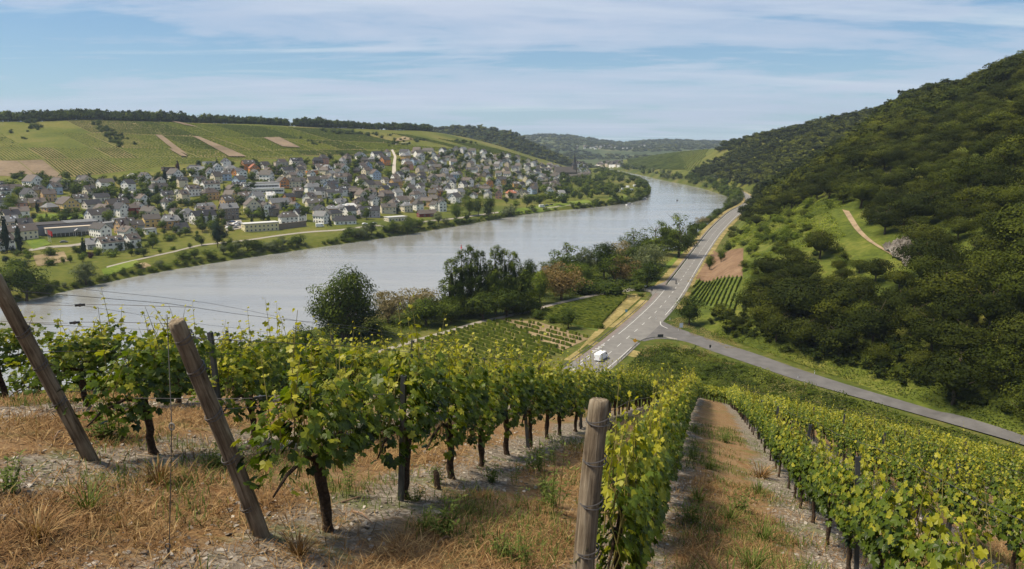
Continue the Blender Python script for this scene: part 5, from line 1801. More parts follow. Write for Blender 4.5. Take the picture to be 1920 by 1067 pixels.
# junction to the left
jp = [G(1240, 536, 7.214), G(1216, 563, 7.214), G(1222, 552, 7.214), G(1219, 546, 7.214), G(1196, 541, 7.214), G(1176, 541.5, 7.214), G(1176, 545.5, 7.214)]
b = MB(); b.put([G(1247, 528, 7.214), G(1240, 536, 7.214), G(1216, 563, 7.214), G(1223, 553, 7.214), G(1219, 548, 7.214), G(1203, 545, 7.214), G(1176, 545, 7.214), G(1176, 541, 7.214), G(1205, 540, 7.214), G(1228, 536, 7.214)],
             [(0, 1, 9), (1, 2, 3), (1, 3, 9), (3, 4, 9), (4, 5, 8), (4, 8, 9), (5, 6, 7), (5, 7, 8)])
V_ = np.concatenate(b.V); F_ = np.array(b.F[3])
add('junction_road', make_mesh('junction_road', V_, upfix(V_, F_), M['asphalt']))['kind'] = 'structure'
# farm track
tk = [(1180, 543), (1150, 545), (1112, 552), (1076, 560), (1040, 568), (990, 581), (940, 593), (890, 604), (840, 619), (790, 633), (740, 648), (660, 672), (560, 706)]
strip('farm_track', Gp(tk, 7.1), Gp([(x + 1, y + 3.6 + (y - 540) * .012) for x, y in tk], 7.1), M['concrete'], dz=.10, n=6)
# riverside path and lane on the far bank
pth = [(200, 500), (240, 490), (285, 480), (330, 470), (370, 460), (400, 456), (440, 452), (480, 447), (520, 441), (580, 434), (640, 430), (700, 422), (740, 424), (800, 414), (850, 409), (900, 402), (960, 394), (1020, 390), (1060, 384), (1100, 380)]
strip('riverside_path', [at(x, y) for x, y in pth], [at(x, y + 2.5) for x, y in pth], M['concrete'], dz=.15, n=5)
rdv = [(738, 333), (739, 322), (739, 312), (740, 302), (741, 294), (738, 287), (735, 280), (737, 273), (748, 269), (770, 267)]
strip('hill_road', [at(x - 2.2 - max(0, (y - 290)) * .05, y) for x, y in rdv], [at(x + 2.0 + max(0, (y - 290)) * .05, y) for x, y in rdv], plain('pale_concrete', (.42, .37, .31), .9, .1, .3), dz=.35, n=5)
vst = [(150, 400), (165, 410), (178, 420), (186, 430), (178, 448), (140, 458), (90, 462), (40, 470)]
strip('village_street', [at(x, y) for x, y in vst], [at(x + 5, y + 3.5) for x, y in vst], M['concrete'], dz=.2, n=5)
strip('hill_dirt_track', [at(x, y) for x, y in TRACKPX], [at(x + 13, y + 3) for x, y in TRACKPX], plain('dirt', (.26, .19, .115), .95, .3, .25, .3), dz=.35, n=6)

# rock outcrop on the wooded hill
def drape(name, c4, mat, n=10, dz=.25, kind='structure', rough=0):
    """a four cornered field (photo pixels: top left, top right, bottom right, bottom left) laid on the land"""
    q = [at(*c) for c in c4]
    if any(v is None for v in q): return None, None
    g = np.zeros((n + 1, n + 1, 3))
    for i in range(n + 1):
        for j in range(n + 1):
            u, v = j / n, i / n
            p = (q[0] * (1 - u) + q[1] * u) * (1 - v) + (q[3] * (1 - u) + q[2] * u) * v
            g[i, j] = (p[0], p[1], zat(p[0], p[1]) + dz + (rough * (random.random()) if rough else 0))
    V = g.reshape(-1, 3)
    o = add(name, make_mesh(name, V, upfix(V, gridfaces(n + 1, n + 1)), mat, smooth=not rough))
    if kind: o['kind'] = kind
    return o, q


M['rock'] = groundmat('rock', (.07, .06, .05), (.15, .13, .11), (.26, .235, .20), .2, 1.0, .9, 1.0)
o, _ = drape('rock_outcrop', [(1652, 466), (1704, 446), (1716, 478), (1700, 504)], M['rock'], 14, .3, None, 1.8)
tag(o, 'pale bare rock face below the dirt track on the wooded hill', 'rock')
o, _ = drape('gravel_clearing', [(1738, 492), (1766, 494), (1762, 518), (1728, 512)], M['rock'], 6, .3, 'structure', .2)

# brown bare field and plots at the foot of the hill
M['brown_field'] = groundmat('brown_field', (.12, .072, .042), (.175, .108, .064), (.23, .15, .09), .05, .4, .3, .3)
M['green_field'] = groundmat('green_field', (.055, .085, .015), (.085, .115, .02), (.13, .15, .035), .05, .4)
M['dry_verge'] = groundmat('dry_verge', (.15, .125, .045), (.24, .19, .07), (.33, .26, .12), .1, .8)
M['plot_soil'] = groundmat('plot_soil', (.14, .11, .055), (.22, .165, .09), (.30, .23, .13), .06, .9)
M['lawn'] = groundmat('lawn', (.07, .11, .015), (.12, .16, .02), (.17, .19, .04), .05, .5)
M['row_ground2'] = groundmat('row_ground2', (.12, .10, .035), (.17, .14, .055), (.22, .17, .08), .02, .2)
M['row_ground'] = groundmat('row_ground', (.085, .095, .022), (.125, .125, .034), (.18, .16, .055), .02, .2)
M['row_brown'] = groundmat('row_brown', (.12, .09, .055), (.17, .125, .08), (.23, .17, .11), .02, .3)
drape('brown_field', [(1338, 470), (1394, 466), (1392, 520), (1304, 522)], M['brown_field'], 8, .15)
drape('vine_plot_ground', [(1306, 524), (1390, 520), (1376, 596), (1290, 566)], M['green_field'], 8, .2)
drape('field_meadow', [(1178, 553), (1212, 549), (1120, 632), (1078, 664)], M['dry_verge'], 8, .12)
drape('small_field', [(1112, 560), (1186, 552), (1122, 622), (990, 588)], M['green_field'], 8, .10)
drape('dry_plot', [(940, 598), (1010, 604), (1108, 634), (1050, 660)], M['plot_soil'], 8, .11)
drape('plot_ground', [(880, 612), (938, 598), (1052, 668), (800, 668)], M['row_ground'], 8, .10)
drape('roadside_grass', [(1296, 452), (1312, 440), (1262, 500), (1240, 505)], M['lawn'], 6, .10)
# dry verge along the left side of the road
vl = LEs.copy(); tv = np.gradient(LEs[:, :2], axis=0); tv /= np.linalg.norm(tv, axis=1)[:, None]
nl_ = np.stack([-tv[:, 1], tv[:, 0]], -1)
vo = LEs.copy(); vo[:, :2] += nl_ * 3.2; vi = LEs.copy(); vi[:, :2] += nl_ * .05
for nm, A, B in (('verge_left_strip', vo, vi),):
    sel = [i for i in range(len(A)) if not (4.1 * 10 < i < 4.9 * 10)]
    g1 = np.array([A[:41], B[:41]]); g2 = np.array([A[50:], B[50:]])
    for gg in (g1, g2):
        gg[..., 2] = RZ - .07
        V = gg.reshape(-1, 3); add('road_verge', make_mesh(nm, V, upfix(V, gridfaces(*gg.shape[:2])), M['dry_verge']))['kind'] = 'structure'
ro_ = REs.copy(); tr_ = np.gradient(REs[:, :2], axis=0); tr_ /= np.linalg.norm(tr_, axis=1)[:, None]
nr2 = np.stack([tr_[:, 1], -tr_[:, 0]], -1)
A = REs.copy(); A[:, :2] += nr2 * .05; B = REs.copy(); B[:, :2] += nr2 * 3.0
for a0, a1 in ((0, 20), (38, len(A))):
    gg = np.array([A[a0:a1], B[a0:a1]]); gg[..., 2] = RZ - .07
    V = gg.reshape(-1, 3); add('road_verge', make_mesh('road_verge', V, upfix(V, gridfaces(*gg.shape[:2])), M['dry_verge']))['kind'] = 'structure'

# road paint
def paint_strip(Cn, w, i0, i1, dash=None, z=RZ + .012):
    """line along a sampled centre line between two of its samples"""
    seg = Cn[i0:i1 + 1]
    d = np.concatenate([[0], np.cumsum(np.linalg.norm(np.diff(seg[:, :2], axis=0), axis=1))])
    out = []
    s_ = np.arange(0, d[-1], 1.0)
    X = np.interp(s_, d, seg[:, 0]); Y = np.interp(s_, d, seg[:, 1])
    T = np.stack([np.gradient(X), np.gradient(Y)], -1); T /= np.linalg.norm(T, axis=1)[:, None]
    N_ = np.stack([T[:, 1], -T[:, 0]], -1) * w / 2
    V, F = [], []
    for k in range(len(s_) - 1):
        if dash and (s_[k] % dash[1]) >= dash[0]: continue
        n = len(V)
        V += [(X[k] - N_[k, 0], Y[k] - N_[k, 1], z), (X[k] + N_[k, 0], Y[k] + N_[k, 1], z), (X[k + 1] + N_[k + 1, 0], Y[k + 1] + N_[k + 1, 1], z), (X[k + 1] - N_[k + 1, 0], Y[k + 1] - N_[k + 1, 1], z)]
        F.append((n, n + 1, n + 2, n + 3))
    return np.array(V), np.array(F)


def mixl(f): return LEs * (1 - f) + REs * f


pv, pf, n = [], [], 0
NS = len(LEs) - 1
for f, w_, i0, i1, dash in ((.90, .24, 0, 17, None), (.90, .24, 34, NS, None), (.22, .22, 22, 48, None), (.17, .2, 52, NS, None), (.55, .2, 0, NS, (4, 10)),
                            (.24, .28, 0, 14, (3, 6)), (.16, .28, 8, 22, (2, 5))):
    v, q = paint_strip(mixl(f), w_, i0, i1, dash)
    pv.append(v); pf.append(q + n); n += len(v)
# hatched wedge
for k in range(4):
    c_ = mixl(.14)[14 + k] if k < 4 else mixl(.17)[14 + k]
    a_ = mixl(.09 + k * .012)[13 + k]; b2 = mixl(.22)[13 + k]
    dv = (mixl(.2)[14 + k] - mixl(.2)[13 + k]); dv /= np.linalg.norm(dv); dv *= .35
    v = np.array([a_ - dv, b2 - dv, b2 + dv, a_ + dv]); v[:, 2] = RZ + .016
    pv.append(v); pf.append(np.array([[0, 1, 2, 3]]) + n); n += 4
# edge line curving into the side road
cv_ = catmull(np.array([G(1238, 603, RZ), G(1240, 610, RZ), G(1252, 616, RZ)]), 6)
v, q = paint_strip(cv_, .3, 0, len(cv_) - 1); pv.append(v); pf.append(q + n); n += len(v)
V = np.concatenate(pv); F = upfix(V, np.concatenate(pf))
add('road_markings', make_mesh('road_markings', V, F, M['white_paint']))['kind'] = 'structure'

# guard rails
M['dry_leaf'] = foliage('dry_leaf', (.14, .10, .035), (.26, .195, .075), (.40, .32, .15), .2)
M['scrub_leaf'] = foliage('scrub_leaf', (.022, .034, .005), (.070, .092, .012), (.16, .175, .03), .25)
M['lane'] = plain('cycle_lane', (.175, .145, .13), .9, .15, .4, .1, 0, .2)
M['rail'] = plain('galvanised_rail', (.30, .28, .25), .5, .15, 2, 0, .5)
def guardrail(name, label, C_, hgt=.75):
    d = np.concatenate([[0], np.cumsum(np.linalg.norm(np.diff(C_[:, :2], axis=0), axis=1))])
    s_ = np.arange(0, d[-1], 4.0)
    X = np.interp(s_, d, C_[:, 0]); Y = np.interp(s_, d, C_[:, 1]); Z = np.interp(s_, d, C_[:, 2])
    t = thing(name, label, 'guard rail', (X[0], Y[0], Z[0]))
    pts = [(X[k] - X[0], Y[k] - Y[0], Z[k] - Z[0]) for k in range(len(X))]
    b = MB()
    prof = [(0, -.16), (.05, -.08), (0, 0), (.05, .08), (0, .16)]
    V, F = [], []
    for k, p_ in enumerate(pts):
        a_ = pts[max(k - 1, 0)]; c_ = pts[min(k + 1, len(pts) - 1)]
        tx, ty = c_[0] - a_[0], c_[1] - a_[1]; l_ = math.hypot(tx, ty); nx, ny = ty / l_, -tx / l_
        for (o_, z_) in prof: V.append((p_[0] + nx * o_, p_[1] + ny * o_, p_[2] + hgt - .15 + z_))
    m_ = len(prof)
    for k in range(len(pts) - 1):
        for q in range(m_ - 1): F.append((k * m_ + q, k * m_ + q + 1, (k + 1) * m_ + q + 1, (k + 1) * m_ + q))
    b.put(V, F); b.build('rail', [M['rail']], t)
    pm = None
    for k, p_ in enumerate(pts[:99]):
        if pm is None:
            b = MB(); b.box(-.06, .06, -.05, .05, -.5, hgt - .05); pm = b.mesh('post', [M['rail']])
        add('post', pm, t, loc=p_)
    return t


gl = LEs[:41].copy(); gl[:, :2] += nl_[:41] * .5
gl = np.concatenate([gl, np.array([G(1222, 550, RZ), G(1216, 546.5, RZ), G(1196, 544.8, RZ)])])
guardrail('guard_rail', 'steel guard rail on the left edge of the road, bending into the farm junction', gl)
gm = mixl(.13)[52:118]
guardrail('guard_rail', 'long steel guard rail between the carriageway and the grey cycle lane', gm)
gj = catmull(np.array([G(1158, 682, RZ), G(1186, 655, RZ), G(1200, 643, RZ), G(1216, 637, RZ), G(1236, 635, RZ), G(1258, 637, RZ), G(1282, 643, RZ)]), 5)
guardrail('guard_rail', 'curved guard rail round the inner corner of the side road', gj)

gA = mixl(.105)[51:120].copy(); gB = mixl(.155)[51:120].copy()
gg = np.array([gA, gB]); gg[..., 2] = RZ + .02
V = gg.reshape(-1, 3); add('median_strip', make_mesh('median_strip', V, upfix(V, gridfaces(*gg.shape[:2])), M['wood_floor']))['kind'] = 'structure'
for i0, i1, f1 in ((8, 46, .13), (50, NS, .10)):
    gg = np.array([LEs[i0:i1], mixl(f1)[i0:i1]]); gg[..., 2] = RZ + .006
    V = gg.reshape(-1, 3); add('cycle_lane', make_mesh('cycle_lane', V, upfix(V, gridfaces(*gg.shape[:2])), M['lane']))['kind'] = 'structure'
# road signs
def sign(name, label, px, py, plate, col, size, h=2.2, rz=None, shape='rect', txt=None):
    p = G(px, py, RZ)
    t = thing(name, label, 'sign', (p[0], p[1], zat(p[0], p[1])), 0 if rz is None else rz)
    b = MB(); b.tube([(0, 0, -.5), (0, 0, h + size[1] * .4)], .04, 6); b.build('pole', [M['rail']], t)
    b = MB(); sx, sz = size
    if shape == 'rect': b.box(-sx / 2, sx / 2, -.06, -.04, h - sz / 2, h + sz / 2)
    else:
        b.put([(sx / 2 * math.cos(a) , -.06, h + sx / 2 * math.sin(a)) for a in [math.pi / 2 * k for k in range(4)]] + [(sx / 2 * math.cos(a), -.04, h + sx / 2 * math.sin(a)) for a in [math.pi / 2 * k for k in range(4)]],
              [(0, 1, 2, 3)[::-1], (4, 5, 6, 7), (0, 1, 5, 4), (1, 2, 6, 5), (2, 3, 7, 6), (3, 0, 4, 7)])
    pl = b.build('plate', [col], t)
    return t


YE = plain('sign_yellow', (.75, .36, .02), .5, .05); DK = plain('sign_back', (.05, .05, .055), .6, .1); WH = plain('sign_white', (.75, .76, .76), .5, .05); BL = plain('sign_blue', (.12, .30, .42), .5, .05)
sign('road_sign', 'yellow diamond shaped sign on the inner kerb of the side road junction', 1190.5, 650, 0, YE, (1.5, 1.5), 2.0, 0, 'dia')
sign('road_sign', 'dark back of a broad direction sign at the bend of the side road', 1238, 637, 0, DK, (1.9, .9), 1.4, .1)
sign('road_sign', 'white rectangular sign on the dry grass left of the round dark tree', 1277, 618, 0, WH, (1.3, 1.6), 1.6, .3)
sign('road_sign', 'small blue sign on the dry verge beside the field', 1174, 592, 0, BL, (.8, 1.0), 2.0, 0)
sign('road_sign', 'small white arrow sign at the farm road junction', 1210, 541, 0, WH, (1.1, .6), 1.3, .2)
sign('road_sign', 'dark round topped sign at the mouth of the farm junction', 1222, 548, 0, DK, (.7, .7), 1.2, 0)
sign('road_sign', 'dark narrow sign beside the side road past the dry verge', 1331, 660, 0, DK, (.6, .9), 1.8, .2)
# delineator posts
_b = MB(); _b.box(-.06, .06, -.05, .05, -.3, 1.0, 0); _b.box(-.065, .065, -.055, .055, .72, .9, 1)
DEL = _b.mesh('post', [WH, DK])
for i, (px_, py_) in enumerate([(1230, 598), (1256, 600), (1248, 586), (1496, 711), (1527, 703), (1508, 722), (1272, 620)]):
    p = G(px_, py_, RZ)
    o = add('delineator_post', DEL, loc=(p[0], p[1], zat(p[0], p[1])))
    tag(o, 'white roadside post with black band ' + ('by the main junction' if py_ < 650 else 'along the side road'), 'post', 'roadside posts ' + ('by the main junction' if py_ < 650 else 'along the side road'))
for i, (px_, py_) in enumerate([(1194, 541), (1218.5, 538), (1157, 542)]):
    p = G(px_, py_, RZ)
    t = thing('lamp_pole', ['left', 'right', 'leftmost'][i] + ' thin pole standing at the farm junction', 'pole', (p[0], p[1], zat(p[0], p[1])))
    b = MB(); b.tube([(0, 0, -.5), (0, 0, 5)], [.07, .045], 6); b.build('pole', [M['rail']], t)
    b = MB(); b.tube([(0, 0, 4.97), (0, 0, 5.12)], .09, 6); b.build('cap', [DK], t)

# the van and the two motorcycles
def heading(i, f=.7):
    c_ = mixl(f); dv = c_[i + 1] - c_[i]; return math.atan2(dv[1], dv[0])
pv_ = G(1127, 674, RZ)
car('delivery_van', 'white delivery van on the main road, half hidden behind the vine tops', 'van', (pv_[0], pv_[1], RZ + .01), heading(10) - .1, 'van', 'white')


def rider(name, label, px, py, rz):
    p = G(px, py, RZ)
    t = thing(name, label, 'motorcycle', (p[0], p[1], RZ + .01), rz)
    b = MB(); b.tube([(-.75, -.07, .32), (-.75, .07, .32)], .32, 14); b.build('wheel', [M['rubber']], t)
    b = MB(); b.tube([(.75, -.06, .32), (.75, .06, .32)], .32, 14); b.build('wheel', [M['rubber']], t)
    b = MB(); b.tube([(-.75, 0, .32), (-.3, 0, .5), (.25, 0, .5), (.55, 0, .95), (.75, 0, .32)], [.06, .14, .14, .07, .05], 8)
    b.tube([(-.8, 0, .82), (-.3, 0, .78), (.1, 0, .92), (.4, 0, .95)], [.09, .13, .19, .08], 8); b.tube([(.45, -.36, 1.05), (.5, 0, 1.0), (.45, .36, 1.05)], .025, 6)
    b.build('body', [PAINT['grey']], t, smooth=True)
    r = thing('person', 'rider in dark leathers and black helmet on the ' + ('motorcycle near the farm junction' if py > 500 else 'motorcycle by the tree shadow'), 'person', (p[0], p[1], RZ + .01), rz)
    me = bpy.data.meshes.new('body')
    vs = [(-.3, 0, .95), (-.22, 0, 1.15), (-.08, 0, 1.38), (0, 0, 1.47), (.05, 0, 1.58),
          (-.08, .19, 1.36), (.12, .30, 1.15), (.42, .34, 1.07), (-.08, -.19, 1.36), (.12, -.30, 1.15), (.42, -.34, 1.07),
          (-.25, .12, .92), (.15, .2, .78), (-.1, .2, .40), (.05, .2, .36), (-.25, -.12, .92), (.15, -.2, .78), (-.1, -.2, .40), (.05, -.2, .36)]
    es = [(0, 1), (1, 2), (2, 3), (3, 4), (2, 5), (5, 6), (6, 7), (2, 8), (8, 9), (9, 10), (0, 11), (11, 12), (12, 13), (13, 14), (0, 15), (15, 16), (16, 17), (17, 18)]
    me.from_pydata(vs, es, [])
    o = add('body', me, r)
    o.modifiers.new('skin', 'SKIN'); ss = o.modifiers.new('sub', 'SUBSURF'); ss.levels = 1; ss.render_levels = 1
    rad = [.17, .17, .18, .07, .10, .08, .055, .04, .08, .055, .04, .11, .085, .06, .05, .11, .085, .06, .05]
    for q, rr in zip(me.skin_vertices[0].data, rad): q.radius = (rr, rr)
    me.skin_vertices[0].data[0].use_root = True
    me.materials.append(DK)
    b = MB()
    for k in range(1): b.tube([(.0, 0, 1.52), (.03, 0, 1.58), (.06, 0, 1.70), (.05, 0, 1.80), (.03, 0, 1.84)], [.09, .13, .145, .11, .03], 12)
    b.build('helmet', [PAINT['black']], r, smooth=True)
    return t


rider('motorcycle', 'motorcycle ridden in the left lane just past the start of the middle guard rail', 1267.5, 532, heading(55, .4))
rider('motorcycle', 'motorcycle ridden farther up the lane left of the middle guard rail by the tree shadow', 1291, 486, heading(66, .05))

# buoy and boats
p = G(865, 465, 0)
t = thing('buoy', 'small red buoy floating in the middle of the river', 'buoy', (p[0], p[1], -.1))
b = MB(); b.tube([(0, 0, -.3), (0, 0, .35), (0, 0, .5)], [.75, .8, .5], 16); b.build('float', [PAINT['red']], t, smooth=True)
b = MB(); b.tube([(0, 0, .45), (0, 0, 1.9)], [.38, .14], 10); b.tube([(0, 0, 1.88), (0, 0, 2.4)], [.28, .28], 10); b.build('top_mark', [PAINT['red']], t)


def boat(label, px, py, L, rz, col, cabin=True):
    p = G(px, py, 0)
    t = thing('boat', label, 'boat', (p[0], p[1], .05), rz)
    b = MB(); W_ = L * .17
    sec = [(-L / 2, .8, 0), (-L * .2, 1, 0), (L * .2, .95, .05), (L * .42, .5, .15), (L / 2, .03, .3)]
    V, F = [], []
    for x, k, dz in sec: V += [(x, -W_ * k, .9 + dz), (x, -W_ * k * .7, -.2), (x, W_ * k * .7, -.2), (x, W_ * k, .9 + dz)]
    for i in range(4):
        for q in range(3): F.append((i * 4 + q, (i + 1) * 4 + q, (i + 1) * 4 + q + 1, i * 4 + q + 1))
        F.append((i * 4 + 3, (i + 1) * 4 + 3, (i + 1) * 4, i * 4))
    F.append((0, 1, 2, 3)); b.put(V, F); b.build('hull', [col], t)
    if cabin:
        b = MB(); b.box(-L * .25, L * .15, -W_ * .7, W_ * .7, .9, 2.1, 0); b.box(-L * .27, L * .18, -W_ * .78, W_ * .78, 2.103, 2.25, 1); b.build('cabin', [M['pane'], PAINT['white']], t)
    return t


boat('small dark motor boat out on the river before the bend', 1270, 376, 5.5, 1.2, PAINT['black'], False)
boat('white boat moored at the small landing stage of the camping ground', 1180, 384.5, 9, .5, PAINT['white'])
boat('white boat moored near the tip of the far bank', 1209, 373.5, 8, .9, PAINT['silver'])

# ---- vineyard rows on the slopes --------------------------------------------------
def rowmesh(name, label, lines, mat, w=.5, h=1.3, gap=0.0, seg=2.6, z0=.25, seed=1, cat='vine rows', tone=0.0):
    rg = np.random.default_rng(seed)
    Vs, Fs, Ts = [], [], []; n = 0
    for (a, c) in lines:
        L = math.hypot(c[0] - a[0], c[1] - a[1]); m_ = max(2, int(L / seg))
        u = np.linspace(0, 1, m_ + 1)
        X = a[0] + (c[0] - a[0]) * u; Y = a[1] + (c[1] - a[1]) * u
        Z = np.array([zat(x, y) for x, y in zip(X, Y)])
        tx, ty = (c[0] - a[0]) / L, (c[1] - a[1]) / L
        ww = w / 2 * rg.uniform(.6, 1.35, m_ + 1); hh_ = h * rg.uniform(.75, 1.2, m_ + 1)
        X = X + rg.normal(0, .05, m_ + 1)
        P0 = np.stack([X - ty * ww, Y + tx * ww, Z + z0], -1); P1 = np.stack([X - ty * ww * .6, Y + tx * ww * .6, Z + hh_], -1)
        P2 = np.stack([X + ty * ww * .6, Y - tx * ww * .6, Z + hh_], -1); P3 = np.stack([X + ty * ww, Y - tx * ww, Z + z0], -1)
        V = np.stack([P0, P1, P2, P3], 1).reshape(-1, 3)
        k = np.arange(m_)
        if gap: k = k[rg.random(m_) > gap]
        base = k * 4
        f = np.concatenate([np.stack([base + q, base + q + 1, base + q + 5, base + q + 4], -1) for q in range(3)])
        Vs.append(V); Fs.append(f + n); Ts.append(np.clip(rg.normal(.5 + tone, .2, len(f)), 0, 1)); n += len(V)
    if not Vs: return None
    o = add(name, make_mesh(name, np.concatenate(Vs), np.concatenate(Fs), M[mat], tint=np.concatenate(Ts)))
    return tag(o, label, cat, kind='stuff')


def clip_lines(poly, ang, spacing, inset=.5):
    """parallel lines at an angle through a world polygon"""
    P_ = np.array(poly)[:, :2]
    d = np.array([math.cos(ang), math.sin(ang)]); n_ = np.array([-d[1], d[0]])
    s = P_ @ n_
    out = []
    k = s.min() + spacing / 2
    while k < s.max():
        hits = []
        for i in range(len(P_)):
            a, c = P_[i], P_[(i + 1) % len(P_)]
            sa, sc = a @ n_ - k, c @ n_ - k
            if (sa > 0) != (sc > 0):
                f = sa / (sa - sc); hits.append((a + (c - a) * f) @ d)
        hits.sort()
        for q in range(0, len(hits) - 1, 2):
            if hits[q + 1] - hits[q] > 4:
                out.append((n_ * k + d * (hits[q] + inset), n_ * k + d * (hits[q + 1] - inset)))
        k += spacing
    return out


# left hill: tiers between the contour tracks, fields in each, rows down the slope
FALL = np.array([.70, -.714])
def drop_to(px, y1, y2):
    p = at(px, y1)
    if p is None: return None
    lo, hi = 0, 400
    for _ in range(24):
        m_ = (lo + hi) / 2
        x, y = p[0] + FALL[0] * m_, p[1] + FALL[1] * m_
        if float(proj((x, y, zat(x, y)))[1]) < y2: lo = m_
        else: hi = m_
    return np.array([p[0] + FALL[0] * lo, p[1] + FALL[1] * lo])


def tier_y(k, x):
    """photo height of contour track k at photo column x"""
    T = [[(-400, 226), (0, 226.5), (150, 225), (320, 230), (520, 238), (640, 243), (700, 247), (800, 256), (930, 278), (1010, 302)],
         [(-400, 250), (0, 249), (200, 250), (330, 256), (480, 259), (560, 262), (700, 267), (800, 275), (930, 288), (1030, 308)],
         [(-400, 280), (0, 277), (220, 277), (330, 280), (480, 283), (600, 282), (700, 281), (800, 283), (930, 293), (1040, 312)],
         [(-400, 303), (0, 302), (160, 297), (330, 296), (480, 296), (560, 293), (690, 290), (740, 289), (800, 288), (930, 294), (1050, 315)],
         [(-400, 335), (0, 330), (90, 334), (190, 331), (230, 322), (300, 312), (400, 305), (470, 300), (560, 297)]]
    t = T[k]; return float(np.interp(x, [a for a, _ in t], [b for _, b in t]))


rs = random.Random(5)
linesets = {0: [], 1: [], 2: []}
for k in range(4):
    x = -140
    xmax = [990, 1000, 1010, 545][k]
    while x < xmax:
        wdt = rs.choice([36, 48, 60, 76, 90]) * (1.0 if x > 300 else 1.25)
        x2 = min(x + wdt, xmax)
        ya, yb = tier_y(k, x) + .4, tier_y(k, x2) + .4
        c = [at(x, ya), at(x2, yb)]
        if c[0] is None or c[1] is None: x = x2; continue
        def low(px, y1):
            p = drop_to(px, y1, 0)
            q = at(px, y1)
            lo, hi = 0, 420
            for _ in range(22):
                m_ = (lo + hi) / 2
                xx, yy = q[0] + FALL[0] * m_, q[1] + FALL[1] * m_
                qx, qy = map(float, proj((xx, yy, zat(xx, yy))))
                if qy < tier_y(k + 1, qx) - .4: lo = m_
                else: hi = m_
            return np.array([q[0] + FALL[0] * lo, q[1] + FALL[1] * lo])
        d_, e_ = low(x2, yb), low(x, ya)
        poly = [c[0][:2], c[1][:2], d_, e_]
        cxp = (x + x2) / 2
        kind_ = rs.choice([0, 0, 1, 1, 2])
        skip = False
        if k == 0 and 560 < cxp: kind_ = 0
        if k == 3 and x < 60: kind_ = 'brown'
        if (k == 1 and cxp < 60 and cxp > -10) or (k in (0, 1, 2) and 690 < cxp < 800 and rs.random() < .6): kind_ = 'meadow'
        gm_ = {'brown': 'row_brown', 'meadow': None}.get(kind_, 'row_ground')
        if kind_ == 'brown':
            pass
        if kind_ != 'meadow':
            # ground sheet of the field
            n = 8; g = np.zeros((n + 1, n + 1, 3)); pl = [np.array(q) for q in poly]
            for i in range(n + 1):
                for j in range(n + 1):
                    u, v = j / n, i / n
                    q = (pl[0] * (1 - u) + pl[1] * u) * (1 - v) + (pl[3] * (1 - u) + pl[2] * u) * v
                    g[i, j] = (q[0], q[1], zat(q[0], q[1]) + .18)
            V = g.reshape(-1, 3)
            add('vineyard_field', make_mesh('vineyard_field', V, upfix(V, gridfaces(n + 1, n + 1)), M[gm_ if rs.random() < .6 or gm_ != 'row_ground' else 'row_ground2'], smooth=True))['kind'] = 'structure'
            if kind_ != 'brown':
                linesets[kind_] += clip_lines(poly, math.atan2(FALL[1], FALL[0]), 2.9 if x < 420 else 3.4, .8)
        x = x2 + 2
for k_, tone in ((0, -.2), (1, .05), (2, .32)):
    rowmesh('hillside_vine_rows', ['deep green', 'mid green', 'yellowish green'][k_] + ' rows of vines running down the slope above the village', linesets[k_], 'row_leaf', .62, 1.15, .06, 2.6, .2, 5 + k_, tone=tone)
# bare strips and patches on the left hill
for c4 in ([(291, 255), (303, 255), (354, 294), (322, 280)], [(361, 257), (372, 258), (462, 296), (430, 296)], [(494, 260), (524, 259), (564, 279), (530, 277)],
           [(322, 229), (338, 231), (372, 240), (345, 236)], [(316, 281), (330, 282), (352, 296), (340, 295)]):
    drape('bare_field', c4, M['row_brown'], 8, 1.75)
drape('pale_slope', [(742, 262), (758, 256), (776, 262), (742, 266)], M['plot_soil'], 6, .8)

# hedges and bushes on the left hill
rs = random.Random(31)
def scat_px(n, poly, hr, label, group, mats=('leaf_dark',), kinds=('bush',), name='hillside_bush', cat='bush'):
    xs_ = [a for a, _ in poly]; ys_ = [b for _, b in poly]
    k = 0; tr = 0
    while k < n and tr < 5000:
        tr += 1
        x, y = rs.uniform(min(xs_), max(xs_)), rs.uniform(min(ys_), max(ys_))
        if not inpoly(x, y, poly): continue
        p = at(x, y)
        if p is None: continue
        tree(name, label, cat, p, rs.uniform(*hr), rs.uniform(1, 1.5), rs.choice(kinds), rs.choice(mats), rs.randint(1, 7), 0, group); k += 1


scat_px(34, [(172, 230), (182, 228), (205, 242), (240, 256), (262, 278), (215, 277), (195, 256)], (4, 8), 'dark bush in the slanting hedge clump on the vineyard hill', 'bushes of the slanting hedge clump')
scat_px(10, [(42, 228), (80, 226), (82, 242), (58, 246)], (4, 8), 'dark bush in the small clump high on the left of the vineyard hill', 'bushes of the small upper left clump')
scat_px(12, [(0, 240), (75, 250), (80, 276), (0, 276)], (2.5, 4.5), 'small dark bush scattered on the rough grass left on the hill', 'bushes scattered on the rough grass')
scat_px(26, [(570, 236), (640, 246), (700, 250), (740, 256), (735, 262), (690, 256), (625, 252), (600, 246)], (5, 9), 'dark bush in the hedge below the crest trees', 'bushes below the crest trees')
scat_px(12, [(560, 257), (608, 272), (600, 278), (572, 266)], (3, 5), 'dark bush in the short hedge above the right part of the village', 'bushes of the short hedge')
scat_px(20, [(630, 286), (690, 296), (700, 304), (640, 296)], (4, 6), 'dark bush in the hedge along the top of the village', 'bushes along the top of the village')
scat_px(22, [(735, 262), (752, 258), (800, 264), (790, 270), (720, 276)], (4, 7), 'dark bush around the pale quarry patch on the hill', 'bushes around the pale quarry patch')
scat_px(16, [(852, 262), (900, 270), (900, 274), (850, 268)], (4, 7), 'dark bush on the right end of the vineyard hill', 'bushes on the right end of the hill')
